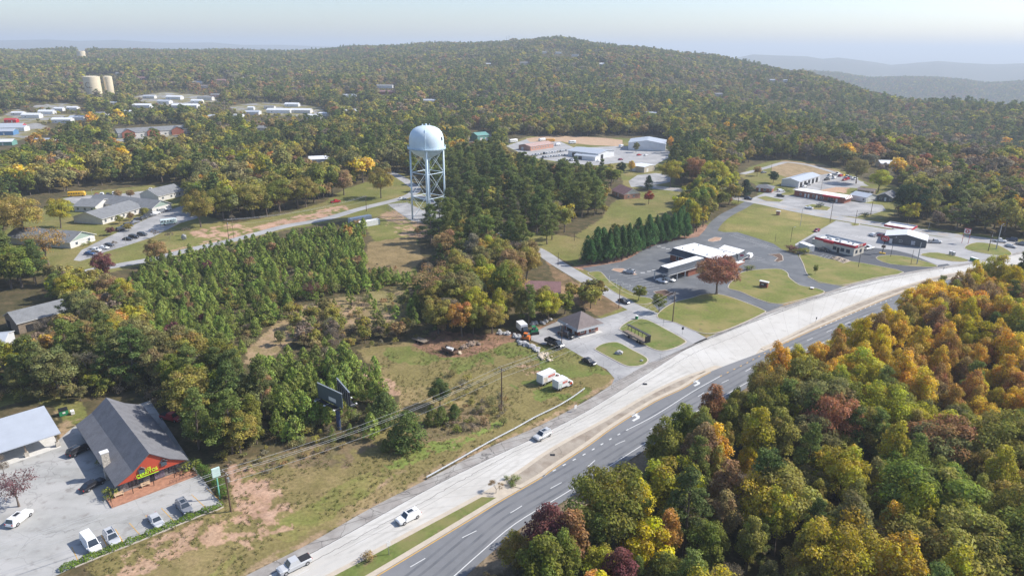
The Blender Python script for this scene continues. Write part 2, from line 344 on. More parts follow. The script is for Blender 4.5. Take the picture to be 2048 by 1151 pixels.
# ------------------------------------------------------------------ the land: one sheet
def build_ground():
    dense = np.arange(-43.0, 43.001, 0.135); az = np.concatenate([np.arange(-180, -43.2, 4.0), dense, np.arange(46.0, 180.01, 4.0)])
    az = np.radians(az)
    rs = [0.5, 12, 24, 36, 46, 54, 60]
    r_ = 64.0
    while r_ < 1500: rs.append(r_); r_ *= 1.0042
    while r_ < 72000: rs.append(r_); r_ *= 1.013
    rs = np.array(rs); A, RR = np.meshgrid(az, rs)
    X = np.sin(A)*RR; Y = np.cos(A)*RR; nr, na = X.shape
    Z = terr(X, Y)
    core = np.zeros(X.shape)
    n = nr*na
    idx = np.arange(n).reshape(nr, na)
    q = np.stack([idx[:-1, :-1], idx[:-1, 1:], idx[1:, 1:], idx[1:, :-1]], -1)[:, :, ::-1].reshape(-1, 4)
    me = bpy.data.meshes.new('ground'); me.vertices.add(n); me.vertices.foreach_set('co', np.stack([X, Y, Z], -1).reshape(-1).astype(np.float32))
    me.loops.add(q.size); me.loops.foreach_set('vertex_index', q.reshape(-1).astype(np.int32)); me.polygons.add(len(q)); me.polygons.foreach_set('loop_start', np.arange(0, q.size, 4, dtype=np.int32))
    # cover painted by kind of ground
    x = X.reshape(-1); y = Y.reshape(-1); rr = RR.reshape(-1)
    jx = (fbm(x/3.0, y/3.0, 21)-0.5)*2.6; jy = (fbm(x/3.0, y/3.0, 33)-0.5)*2.6
    xs, ys = x+jx, y+jy
    N1 = fbm(x/14, y/14, 5); N2 = fbm(x/2.2, y/2.2, 6); N3 = fbm(x/60, y/60, 7)
    def mixc(a, b, t): t = np.clip(t, 0, 1)[:, None]; return np.array(a)*(1-t)+np.array(b)*t
    FLOOR = mixc((0.07,0.065,0.03), (0.15,0.11,0.06), (N2-0.3)*2)
    FARC = mixc((0.05,0.058,0.028), (0.10,0.075,0.035), (N2-0.3)*2)
    c = np.where((rr > 2500)[:, None], FARC, FLOOR)
    LAWN = mixc((0.155,0.16,0.045), (0.27,0.21,0.09), (N1-0.32)*1.6+(N2-0.5)*0.6)
    GREEN = mixc((0.13,0.165,0.04), (0.235,0.195,0.075), (N1-0.36)*2+(N2-0.5)*0.5)
    DRY = mixc((0.20,0.165,0.065), (0.31,0.225,0.115), (N1-0.35)*2+(N2-0.5)*0.9)
    CLAY = mixc((0.38,0.23,0.15), (0.48,0.32,0.23), (N2-0.3)*2)
    STRAW = mixc((0.24,0.185,0.09), (0.38,0.26,0.165), (N2-0.35)*2.4)
    def paint(poly, colr, soft=None, p=1.0):
        nonlocal c
        m = pip(xs, ys, poly)
        if soft is not None: m &= soft
        c[m] = colr[m]*p + c[m]*(1-p)
    for pl in OPEN_FAR: paint(pl, LAWN)
    for pl in OPEN_LAND:
        if all(pp_[1] > 100 for pp_ in pl): paint([G(a, b)[:2] for a, b in pl], np.where((N1 > 0.5)[:, None], mixc((0.24,0.235,0.22), (0.33,0.32,0.30), N2*1.5-0.2), mixc((0.15,0.16,0.055), (0.28,0.22,0.12), N2*1.5-0.2)))
    paint(FIELD, DRY)
    # greener mown part and the drain line by the highway
    paint(PP([(900,672),(1030,684),(1135,697),(1178,722),(1213,741),(1226,757),(1190,790),(1080,845),(1020,870),(960,868),(985,820),(1040,800),(1010,745),(960,715),(905,700)]), GREEN, N1 > 0.40)
    paint(PP([(720,700),(800,692),(1030,690),(1170,724),(1225,757),(1180,792),(1020,868),(870,930),(855,915),(960,866),(1000,830),(1000,790),(900,770),(820,760),(760,730)]), GREEN, N1 > 0.47)
    paint(PP([(840,892),(925,872),(1000,835),(1015,842),(930,885),(860,915),(780,940),(765,935)]), mixc((0.12,0.20,0.04), (0.2,0.22,0.06), N2*1.4), N2 > 0.36)
    paint(PP([(560,1040),(700,960),(850,890),(870,905),(760,975),(620,1060),(470,1150),(380,1180)]), mixc((0.16,0.175,0.045), (0.25,0.2,0.08), N2*1.3-0.1), (N1 > 0.40))
    for pl, th in (([(448,930),(500,925),(560,975),(590,1020),(560,1060),(520,1040),(470,1010)], 0.50), ([(455,935),(530,940),(545,1010),(500,1060),(455,1080),(470,1000)], 0.42),
                   ([(240,1110),(330,1070),(420,1030),(500,1010),(570,1010),(590,1060),(480,1080),(380,1100),(290,1145),(200,1170)], 0.44), ([(480,1080),(520,1070),(530,1090),(490,1100)], 0.40), ([(460,960),(520,955),(525,985),(470,990)], 0.38),
                   ([(1030,732),(1075,728),(1085,742),(1045,750)], 0.42), ([(720,745),(790,760),(800,790),(770,790)], 0.5), ([(985,860),(900,915),(780,960),(760,970),(880,900)], 0.60)):
        paint(PP(pl), CLAY, N2*0.65+N1*0.45 > th+0.03, 0.8)
    paint(PP([(745,985),(775,968),(820,938),(812,932),(770,962)]), STRAW, N2 > 0.3)
    paint(PP([(920,820),(1005,800),(1040,815),(1010,850),(930,868),(880,880),(850,890),(700,935),(560,935),(470,935),(470,915),(700,880),(800,850)]), mixc((0.13,0.115,0.05), (0.24,0.17,0.10), N2*1.5-0.2), N1+N2*0.5 > 0.62)
    # cleared strip through the young pines
    paint(PP([(488,728),(500,690),(545,650),(590,615),(690,592),(770,596),(840,560),(880,560),(870,600),(820,640),(760,650),(640,650),(600,670),(560,700),(520,728)]), STRAW)
    paint(PP([(735,485),(830,470),(845,520),(800,560),(760,575),(730,540)]), mixc((0.2,0.15,0.07), (0.30,0.22,0.11), N2*1.5-0.2))
    paint(PP([(730,560),(880,540),(900,600),(860,640),(730,620)]), mixc((0.17,0.15,0.06), (0.27,0.22,0.10), N2*1.5-0.2), N1 > 0.4)
    paint(PP([(270,520),(560,440),(640,418),(690,410),(700,425),(560,455),(453,480),(350,502),(290,515)]), CLAY, N1+N2*0.7 > 0.80)
    paint(PP([(380,462),(470,446),(500,455),(440,474),(390,478)]), CLAY, N2 > 0.42)
    paint(PP([(775,420),(825,425),(850,450),(860,480),(800,470),(745,440)]), CLAY, N1+N2*0.6 > 0.78, 0.7)
    paint(PP([(820,690),(870,660),(960,670),(1060,660),(1110,640),(1110,648),(1070,668),(1000,690),(940,712),(880,715)]), mixc((0.14,0.09,0.055), (0.36,0.2,0.13), N2*1.6-0.3))
    paint(PP([(1090,520),(1128,600),(1200,632),(1250,612),(1215,590),(1160,570)]), mixc((0.12,0.09,0.045), (0.3,0.19,0.11), N2*1.6-0.3))
    paint(PP([(1140,534),(1165,540),(1250,526),(1292,500),(1366,482),(1400,476),(1425,452),(1410,448),(1370,470),(1290,485),(1240,510)]), mixc((0.2,0.11,0.075), (0.40,0.25,0.18), N2*1.6-0.3))
    paint(PP([(1570,320),(1650,330),(1690,350),(1640,350),(1580,356),(1545,345),(1540,332)]), mixc((0.22,0.17,0.08), (0.38,0.27,0.17), N2*1.5-0.2))
    paint(DIRT_YARD, mixc((0.42,0.27,0.18), (0.5,0.33,0.22), N2))
    for pl in (LAWN1,): paint(pl, mixc((0.175,0.18,0.05), (0.31,0.24,0.10), (N1-0.36)*2.2+(N2-0.5)*0.4))
    paint(PP([(-60,790),(0,784),(80,786),(160,800),(175,830),(140,855),(110,815),(60,800),(0,812),(-60,830)]), LAWN)
    paint(PP([(110,812),(160,835),(172,850),(118,880)]), STRAW, N2 > 0.4)
    # shoulder of bare earth along both carriageways
    paint([*off_line(HWE, 0.0), *off_line(HWE, 4.5)[::-1]], mixc((0.15,0.11,0.07), (0.26,0.2,0.13), N2*1.5-0.2))
    paint([*off_line(HWL, 0.0), *off_line(HWL, -1.6)[::-1]], STRAW, N2 > 0.38)
    a = me.attributes.new('cover', 'FLOAT_COLOR', 'POINT'); a.data.foreach_set('color', np.concatenate([c, np.ones((n, 1))], 1).reshape(-1).astype(np.float32))
    me.polygons.foreach_set('use_smooth', np.ones(len(q), bool))
    m = bpy.data.materials.new('ground_cover'); m.use_nodes = True; t = m.node_tree; b = t.nodes['Principled BSDF']; b.inputs['Roughness'].default_value = 0.95; b.inputs['Specular IOR Level'].default_value = 0.1
    at = t.nodes.new('ShaderNodeAttribute'); at.attribute_name = 'cover'; ge = t.nodes.new('ShaderNodeNewGeometry')
    src = at.outputs['Color']
    for sc, amt in ((1.3, 0.34), (0.16, 0.16), (0.012, 0.18)):
        nz = t.nodes.new('ShaderNodeTexNoise'); nz.inputs['Scale'].default_value = sc; nz.inputs['Detail'].default_value = 5; nz.inputs['Roughness'].default_value = 0.7; t.links.new(ge.outputs['Position'], nz.inputs[0])
        mr = t.nodes.new('ShaderNodeMapRange'); mr.inputs[1].default_value = 0.3; mr.inputs[2].default_value = 0.7; mr.inputs[3].default_value = 1-amt; mr.inputs[4].default_value = 1+amt; t.links.new(nz.outputs[0], mr.inputs[0])
        mx = t.nodes.new('ShaderNodeVectorMath'); mx.operation = 'SCALE'; t.links.new(src, mx.inputs[0]); t.links.new(mr.outputs[0], mx.inputs[3]); src = mx.outputs[0]
    t.links.new(src, b.inputs['Base Color'])
    me.materials.append(m); me.update(); me.validate()
    tag(link('ground', me), 'rolling grassy and wooded land under the town', 'ground', kind='structure')
build_ground()
# ------------------------------------------------------------------ paving
def joints(n, src): return src
M_conc = mat('highway_concrete', (0.50,0.475,0.43), 0.85, 0.07, 0.12, extra=chain(blotch((0.60,0.58,0.54), 0.05, 0.42, 0.7), blotch((0.42,0.40,0.36), 0.35, 0.56, 0.8)))
M_shoul = mat('shoulder_paving', (0.29,0.265,0.24), 0.9, 0.16, 0.4, extra=chain(blotch((0.38,0.36,0.33), 0.25, 0.45, 0.65), cracks(0.16, 0.012, 0.4)))
M_asph = mat('highway_asphalt', (0.18,0.183,0.19), 0.85, 0.07, 0.5, extra=blotch((0.21,0.21,0.215), 0.06, 0.45, 0.65))
M_asph2 = mat('lot_asphalt', (0.125,0.132,0.14), 0.85, 0.10, 0.3, extra=chain(blotch((0.17,0.175,0.18), 0.12, 0.48, 0.66), cracks(0.14, 0.008, 1.35)))
M_drive = mat('fresh_asphalt', (0.085,0.09,0.10), 0.85, 0.08, 0.4)
M_oldlot = mat('worn_asphalt', (0.30,0.295,0.29), 0.9, 0.12, 0.25, extra=chain(blotch((0.40,0.39,0.38), 0.1, 0.45, 0.62), cracks(0.2, 0.014, 0.55)))
M_street = mat('street_asphalt', (0.33,0.325,0.32), 0.9, 0.08, 0.3, extra=blotch((0.41,0.4,0.39), 0.08, 0.45, 0.65))
M_restlot = mat('pale_lot', (0.34,0.335,0.315), 0.9, 0.12, 0.3, extra=chain(blotch((0.42,0.41,0.39), 0.07, 0.42, 0.62, stretch=(1,2.2,1)), blotch((0.27,0.255,0.235), 0.5, 0.56, 0.72), cracks(0.09, 0.006, 0.7)))
M_median = mat('median_concrete', (0.36,0.31,0.25), 0.9, 0.12, 0.5, extra=chain(blotch((0.27,0.22,0.17), 0.3, 0.45, 0.65), cracks(0.12, 0.01, 0.65)))
M_gutter = mat('gutter_concrete', (0.50,0.43,0.34), 0.9, 0.08, 0.6)
M_kerb = mat('kerb_concrete', (0.48,0.42,0.35), 0.9, 0.1, 1.0)
M_grass = mat('mown_grass', (0.165,0.18,0.048), 0.95, 0.2, 1.2, spec=0.1, extra=chain(blotch((0.27,0.225,0.09), 0.09, 0.40, 0.68), blotch((0.20,0.15,0.085), 0.45, 0.60, 0.75), blotch((0.13,0.165,0.04), 0.22, 0.55, 0.7)))
M_grassG = mat('green_grass', (0.135,0.17,0.045), 0.95, 0.2, 1.2, spec=0.1, extra=chain(blotch((0.22,0.20,0.08), 0.16, 0.40, 0.66), blotch((0.24,0.17,0.10), 0.5, 0.60, 0.75)))
M_white = mat('road_paint_white', (0.64,0.64,0.62), 0.7, 0.08, 2.0)
M_fade = mat('road_paint_faded', (0.56,0.55,0.53), 0.8, 0.08, 2.0)
M_yellow = mat('road_paint_yellow', (0.62,0.36,0.08), 0.7, 0.1, 2.0)
M_crack = mat('crack_sealant', (0.10,0.095,0.09), 0.8, 0.2, 2.0)
M_dirt = mat('bare_clay', (0.42,0.27,0.19), 0.95, 0.2, 0.6)
M_bark = mat('bark_mulch', (0.13,0.08,0.055), 0.95, 0.25, 1.0)
def surf(name, pts, z, m, label=None):
    mb = MB(); mb.sheet(pts, z); return tag(part(name, mb, m), label, None, kind='structure')
def cut(line, A, B):               # points of a line whose image abscissa lies between A and B
    out = []
    for p in line:
        dep = p[1]*_cp + H*_sp; X = p[0]/dep*FPX; Yi = (p[1]*_sp - H*_cp)/dep*FPX; ax = 1024 + X*_cr + Yi*_sr
        if A <= ax <= B: out.append(p)
    return out
surf('highway_shoulder', HWL + HWS[::-1], 0.020, M_shoul)
# concrete carriageway runs out to the asphalt where the median opens
surf('median_base', cut(HWM, 960, 2200) + cut(HWO, 1000, 2200)[::-1], 0.021, M_gutter)
surf('highway_concrete_lanes', HWS + HWM[::-1], 0.024, M_conc)
surf('highway_asphalt_lanes', HWO + HWE[::-1], 0.024, M_asph)
def seg_between(l1, l2, a, b):     # part of the strip between two edge lines, a and b fractions of their length
    i0, i1 = int(a*(len(l1)-1)), int(b*(len(l1)-1)); return l1[i0:i1+1] + l2[i0:i1+1][::-1]
NM = len(HW_M)-1
def frac(px, line):
    d = [abs(P(px, 700)[0]-p[0]) for p in line]; return d.index(min(d))/(len(line)-1)
g1 = cut(HWM, 300, 985) + cut(HWO, 400, 1040)[::-1]
g1b = cut(HWM, 985, 1405) + [P(1412,739)[:2], P(1418,742)[:2]] + cut(HWO, 1040, 1412)[::-1]
g2 = [P(1521,697)[:2]] + cut(HWM, 1530, 2200) + cut(HWO, 1535, 2200)[::-1] + [P(1528,700)[:2]]
def kerbed(name, pts, m_top, kw=0.35, h=0.12, z=0.02, mk=M_kerb, m_gut=None, label=None):
    """a raised island: kerb prism with a sheet of cover set inside it"""
    mb = MB(); mb.prism(pts, z, z+h-0.02, 0); top = offset_poly(pts, -kw); mb.prism(top, z+0.01, z+h, 1)
    return tag(part(name, mb, [mk, m_top]), label, None, kind='structure')
kerbed('grass_median', g1, M_grassG, 1.1, mk=M_gutter)
kerbed('paved_median', g1b, M_median, 1.0, mk=M_gutter)
kerbed('paved_median', g2, M_median, 0.9, mk=M_gutter)
surf('crossover_paving', cut(HWM, 1412, 1530) + cut(HWO, 1425, 1530)[::-1], 0.028, M_conc)
mk = MB()
mk.ribbon(off_line(HWW, 0), 0.18, 0.034, 0)
mk.ribbon(off_line(cut(HWO, 400, 1420), 0.25), 0.2, 0.034, 1)
mk.ribbon(off_line(cut(HWO, 1535, 2200), 0.25), 0.2, 0.034, 1)
def mid(l1, l2, t):
    n = min(len(l1), len(l2)); return [(l1[i][0]*(1-t)+l2[i][0]*t, l1[i][1]*(1-t)+l2[i][1]*t) for i in range(n)]
laneA = smooth_line(PP([(700,1195),(806,1141),(902,1086),(1007,1033),(1085,985),(1165,940),(1223,893),(1287,865),(1345,831),(1410,783),(1484,746),(1524,723),(1571,700),(1650,665),(1740,628),(1850,592),(2048,549),(2140,536)]))
mk.ribbon(laneA, 0.16, 0.034, 0, dash=(3.2, 8.2))
mk.ribbon(smooth_line(PP([(1258,857),(1310,830),(1385,783),(1440,752)])), 0.2, 0.034, 0)
mk.ribbon(smooth_line(PP([(1085,953),(1130,928),(1174,905),(1225,875),(1258,857)])), 0.28, 0.034, 0, dash=(0.9, 2.2))
mk.ribbon(smooth_line(PP([(1440,752),(1500,722),(1545,698),(1600,672)])), 0.26, 0.034, 1, dash=(0.9, 2.4))
mk.ribbon(smooth_line(PP([(1640,655),(1690,633),(1740,612),(1783,598)])), 0.26, 0.034, 0, dash=(0.9, 2.4))
laneC = mid(HWS, HWM, 0.5)
mk.ribbon(laneC, 0.14, 0.034, 2, dash=(3.0, 9.0))
mk.ribbon(off_line(HWS, 0.3), 0.14, 0.034, 2)
M_wear1 = mat('worn_wheel_track', (0.135,0.14,0.15), 0.85, 0.12, 0.4, extra=blotch((0.175,0.178,0.185), 0.15, 0.42, 0.62)); M_wear2 = mat('stained_concrete', (0.465,0.445,0.405), 0.85, 0.1, 0.3, extra=blotch((0.52,0.50,0.46), 0.12, 0.42, 0.6))
for d_ in (1.0, 2.7, 4.7, 6.4): mk.ribbon(off_line(HWW, -d_), 0.55, 0.029, 5)
for t_ in (0.16, 0.36, 0.64, 0.84): mk.ribbon([p for p in mid(HWS, HWM, t_) if math.hypot(*p) < 190], 0.6, 0.029, 6)
def arrow(px, py, ang, s=1.0):
    c = Vector(P(px, py)[:2]); 
    pts = [(-1.6,-.28),(-.1,-.28),(.5,.1),(.5,.75),(1.05,.75),(.2,1.9),(-.65,.75),(-.1,.75),(-.1,.35),(-.4,.15),(-1.6,.15)]
    ca, sa = math.cos(ang), math.sin(ang); mk.sheet([(c.x+(x*ca-y*sa)*s, c.y+(x*sa+y*ca)*s) for x, y in pts], 0.034, 0)
arrow(1277,834, R(43), 1.5); arrow(1398,766, R(40), 1.4); arrow(1847,580, R(30), 1.6)
# sealed cracks and joints of the concrete slabs
def crack_line(pts, wdt, jit, seed):
    rr = random.Random(seed); l = smooth_line(pts, 6); l2 = [(x+rr.uniform(-jit, jit), y+rr.uniform(-jit, jit)) for x, y in l]; mk.ribbon(l2, wdt, 0.036, 3)
crack_line(off_line(HWS, 0.05), 0.14, 0.05, 1)
crack_line(cut(mid(HWS, HWM, 0.30), 560, 1500), 0.10, 0.16, 2)
crack_line(cut(mid(HWS, HWM, 0.47), 640, 1250), 0.05, 0.05, 4)
for i in range(8, len(HWS)-4, 1):
    a, b = Vector(HWS[i]), Vector(HWM[i])
    if a.length > 330: break
    mk.ribbon([(a.x, a.y), (b.x, b.y)], 0.05, 0.0355, 4)
    if i % 2 == 0:
        s0 = Vector(HWL[i]); j = random.uniform(-1, 1); mk.ribbon([(s0.x, s0.y), ((s0.x+a.x)/2+j*0.4, (s0.y+a.y)/2), (a.x+j*0.6, a.y)], 0.09, 0.036, 3)
M_joint = mat('slab_joint', (0.33,0.31,0.28), 0.9, 0.1, 1.0)
tag(part('highway_markings', mk, [M_white, M_yellow, M_fade, M_crack, M_joint, M_wear1, M_wear2]), None, None, kind='structure')
# side roads
def road(name, line, wd, z, m):
    mb = MB(); mb.ribbon(line, wd, z); return tag(part(name, mb, m), None, None, kind='structure')
surf('office_lot', LOT_OFF, 0.012, M_oldlot)
surf('bank_lot', LOT_BANK, 0.012, M_asph2)
surf('gas_station_lot', LOT_GAS, 0.012, M_street)
surf('drive_in_lot', LOT_FF, 0.018, M_drive)
surf('strip_lot', LOT_STRIP, 0.012, M_oldlot); surf('garage_lot', LOT_GAR, 0.012, M_oldlot); surf('office_driveway', DRIVE_BR, 0.014, M_street)
surf('restaurant_lot', LOT_REST, 0.012, M_restlot)
surf('church_lot', LOT_CH, 0.012, M_oldlot); surf('church_rear_lot', LOT_CH2, 0.012, M_oldlot); surf('tower_yard', LOT_TOW, 0.010, M_oldlot)
surf('industrial_yard', LOT_IND, 0.012, M_street); surf('shed_yard', LOT_MID, 0.012, M_oldlot)
M_dirt2 = mat('yard_earth', (0.45,0.31,0.20), 0.95, 0.14, 0.2)
surf('dirt_apron', PP([(1052,277),(1100,270),(1210,276),(1245,280),(1245,293),(1180,290),(1120,283),(1060,284)]), 0.016, M_dirt2)
road('side_street', R1, 6.2, 0.022, M_street); road('church_street', R2, 6.4, 0.020, M_street); road('main_street', R3, 11.0, 0.022, M_street); road('bank_lane', R4, 6.0, 0.018, M_asph2); road('back_lane', R5, 5.0, 0.022, M_street)
sl = MB(); sl.ribbon(R3, 0.3, 0.030, 0, dash=(4.5, 3.0), off=1.6); sl.ribbon(R3, 0.3, 0.030, 0, dash=(4.5, 3.0), off=-1.6); sl.ribbon(R3, 0.14, 0.030, 1, off=5.1); sl.ribbon(R3, 0.14, 0.030, 1, off=-5.1)
tag(part('street_markings', sl, [M_yellow, M_fade]), None, None, kind='structure')
# lawns and kerbed islands
for nm, pl in (('lawn', LAWN2), ('lawn', LAWN3), ('lawn', LAWN6), ('lawn', LAWN7), ('lawn', LAWN8), ('lawn', LAWN9)): kerbed(nm, closed_smooth(pl), M_grass, 0.3, 0.12)
kerbed('lawn', closed_smooth(LAWN4), M_grass, 0.25, 0.12)
kerbed('kerb_island', closed_smooth(IA), M_grassG, 0.35, 0.13); kerbed('kerb_island', closed_smooth(IB), M_grassG, 0.35, 0.13)
kerbed('kerb_island', PP([(1222,540),(1228,536.5),(1246,537),(1268,546),(1275,549),(1268,550),(1236,544)]), M_dirt, 0.3, 0.12)
kerbed('kerb_island', PP([(1417,479),(1430,474),(1444,475.5),(1440,481),(1424,484),(1415,482)]), M_dirt, 0.3, 0.12)
kerbed('kerb_island', PP([(1536,509),(1560,507),(1566,512),(1567,521),(1556,524),(1548,522),(1555,516),(1545,511)]), M_bark, 0.3, 0.12)
kerbed('kerb_island', PP([(1514,395),(1530,392),(1569,400),(1560,404),(1532,402)]), M_grass, 0.3, 0.12)
kerbed('kerb_island', PP([(1609,412),(1625,408),(1663,415),(1655,421),(1622,418.5)]), M_grass, 0.3, 0.12)
kerbed('kerb_island', PP([(1700,448),(1707,446),(1720,447),(1718,451),(1706,452)]), M_grass, 0.3, 0.12)
kerbed('kerb_island', PP([(1712,434),(1728,427),(1748,430),(1765,436),(1745,437),(1722,437)]), M_grass, 0.3, 0.12)
kerbed('kerb_island', PP([(1306,583),(1330,579),(1352,588),(1340,592),(1322,596)]), M_bark, 0.3, 0.12)
# parking bays
bay = MB()
def bays(a, b, n, length, ang_sign=1, wd=0.13, m=0, z=0.034):
    a = Vector(P(*a)[:2]); b = Vector(P(*b)[:2]); d = (b-a).normalized(); nr = Vector((-d.y, d.x))*ang_sign
    for k in range(n+1):
        p = a+(b-a)*(k/n); q = p+nr*length; bay.ribbon([(p.x, p.y), (q.x, q.y)], wd, z, m)
bays((1472,468),(1560,497), 14, 5.2, -1); bays((1452,490),(1530,518), 12, 9.0, -1); bays((1215,562),(1300,600), 8, 5.0, 1)
bays((1640,513),(1690,523), 6, 4.6, 1, 0.13, 0, 0.036); bays((1660,466),(1760,484), 12, 5, 1); bays((1262,545),(1318,575), 7, 5.2, -1)
bays((250,1090),(440,1000), 6, 6.0, 1, 0.12, 1); bays((1580,404),(1620,410), 5, 4.5, -1)
bays((160,1128),(250,1090), 3, 6.0, 1, 0.12, 1)
rc_ = P(330,1040)
tag(part('parking_bay_lines', bay, [M_fade, M_yellow]), None, None, kind='structure')
fm = MB()
for px, py in ((1318,492.5),(1327,495),(1336,497.5),(1285.6,545),(1298,542.5),(1308,540)):
    p = P(px, py); fm.ribbon([(p[0]-0.9, p[1]-0.2), (p[0]+0.9, p[1]+0.2)], 0.6, 0.036)
tag(part('lane_arrows', fm, M_white), None, None, kind='structure')
# ------------------------------------------------------------------ buildings
BLD = []
GLASS = mat('window_glass', (0.05,0.07,0.09), 0.08, 0, spec=0.8); TRIM = mat('white_trim', (0.72,0.71,0.68), 0.6, 0.05, 1.0)
BRICK = mat('red_brick', (0.30,0.105,0.065), 0.9, 0.22, 3.0); BRICK2 = mat('pink_brick', (0.50,0.27,0.20), 0.9, 0.15, 1.0); STONE = mat('field_stone', (0.22,0.20,0.185), 0.9, 0.4, 1.6, extra=cracks(1.6, 0.06, 0.45)); STONEP = mat('pale_stone', (0.50,0.45,0.38), 0.9, 0.3, 2.0, extra=cracks(2.0, 0.06, 0.5))
def shingle(name, c, var=0.10): return mat(name, c, 0.9, var, 0.6, extra=chain(blotch(tuple(v*0.82 for v in c), 0.5, 0.45, 0.65), blotch(tuple(min(1, v*1.15) for v in c), 3.0, 0.5, 0.7)))
SHG = shingle('grey_shingle', (0.165,0.165,0.175)); SHC = shingle('church_shingle', (0.20,0.205,0.21)); SHB = shingle('brown_shingle', (0.20,0.165,0.155)); SHM = shingle('maroon_shingle', (0.23,0.13,0.125)); SHD = shingle('slate_mansard', (0.085,0.095,0.11))
def ribbed(name, c, sc=2.2, dark=0.86, axis='X', metal=0.15): return mat(name, c, 0.45, 0.05, 0.3, metal, extra=wave_lines(sc, dark, axis))
MTL = ribbed('grey_metal_roof', (0.47,0.50,0.54)); MTW = ribbed('white_metal_roof', (0.78,0.79,0.80)); MTG = ribbed('green_metal_roof', (0.17,0.36,0.31)); MTWALL = ribbed('white_metal_wall', (0.70,0.71,0.72), 3.0, 0.9); RED = ribbed('red_siding', (0.46,0.075,0.04), 3.3, 0.55, metal=0.0)
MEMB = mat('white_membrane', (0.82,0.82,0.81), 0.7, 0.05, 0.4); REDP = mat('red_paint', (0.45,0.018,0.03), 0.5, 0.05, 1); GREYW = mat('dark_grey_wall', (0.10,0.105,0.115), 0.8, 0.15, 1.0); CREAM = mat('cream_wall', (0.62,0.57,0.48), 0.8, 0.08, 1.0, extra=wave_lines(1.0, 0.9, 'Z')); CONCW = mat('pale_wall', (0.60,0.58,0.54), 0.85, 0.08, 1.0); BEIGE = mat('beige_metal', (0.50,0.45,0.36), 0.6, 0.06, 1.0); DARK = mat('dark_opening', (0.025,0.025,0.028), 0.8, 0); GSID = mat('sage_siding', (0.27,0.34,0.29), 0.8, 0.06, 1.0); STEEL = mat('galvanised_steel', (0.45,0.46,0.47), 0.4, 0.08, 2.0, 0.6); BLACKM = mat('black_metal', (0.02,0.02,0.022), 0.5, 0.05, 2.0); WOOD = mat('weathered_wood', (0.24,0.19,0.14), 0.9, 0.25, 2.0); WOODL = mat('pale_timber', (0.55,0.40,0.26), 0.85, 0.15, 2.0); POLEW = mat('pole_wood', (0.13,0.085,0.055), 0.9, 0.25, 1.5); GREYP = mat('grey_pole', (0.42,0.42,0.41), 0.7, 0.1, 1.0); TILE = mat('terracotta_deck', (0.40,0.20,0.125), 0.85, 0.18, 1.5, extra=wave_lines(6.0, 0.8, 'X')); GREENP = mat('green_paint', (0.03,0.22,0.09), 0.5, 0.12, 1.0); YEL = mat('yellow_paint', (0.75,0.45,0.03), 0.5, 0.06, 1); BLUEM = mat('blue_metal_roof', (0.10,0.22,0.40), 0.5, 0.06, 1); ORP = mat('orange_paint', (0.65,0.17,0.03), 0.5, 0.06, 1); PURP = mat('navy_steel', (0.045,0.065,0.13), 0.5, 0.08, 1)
def frame(A, B, C):
    A, B, C = Vector(A[:2]), Vector(B[:2]), Vector(C[:2]); u = (B-A); L = u.length; u.normalize(); v = Vector((-u.y, u.x)); W = (C-A).dot(v)
    c = A+u*(L/2)+v*(W/2); return c, math.atan2(u.y, u.x), L, W
def opening(root, side, L, W, t, w_, z0, h, kind='window', off=0.0, mt=None):
    """t metres from the left end of the side as seen from outside"""
    ps = {'A': ((-L/2+t+w_/2, -W/2), 0), 'B': ((L/2, -W/2+t+w_/2), math.pi/2), 'C': ((L/2-t-w_/2, W/2), math.pi), 'D': ((-L/2, W/2-t-w_/2), -math.pi/2)}[side]
    (x, y), rz = ps; mb = MB(); f = 0.09
    if kind == 'window':
        for cx, cz, sx_, sz_ in ((0, h/2-f/2, w_, f), (0, -h/2+f/2, w_, f), (-w_/2+f/2, 0, f, h-2*f), (w_/2-f/2, 0, f, h-2*f), (0, 0, 0.05, h-2*f)): mb.box((cx, -0.04-off, cz), (sx_, 0.12, sz_))
        fr = part('window', mb, mt or TRIM, root); fr.location = (x, y, z0+h/2); fr.rotation_euler = (0, 0, rz); g = MB(); g.box((0, -0.03-off, 0), (w_-2*f, 0.07, h-2*f)); part('pane', g, GLASS, fr); return fr
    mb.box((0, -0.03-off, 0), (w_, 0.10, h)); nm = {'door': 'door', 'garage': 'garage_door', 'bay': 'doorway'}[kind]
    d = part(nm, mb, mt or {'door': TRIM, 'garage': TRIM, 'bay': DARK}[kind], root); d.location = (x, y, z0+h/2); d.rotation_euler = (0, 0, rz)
    if kind == 'door': g = MB(); g.box((w_*0.36, -0.11-off, 0), (0.06, 0.05, 0.2)); part('handle', g, BLACKM, d)
    return d
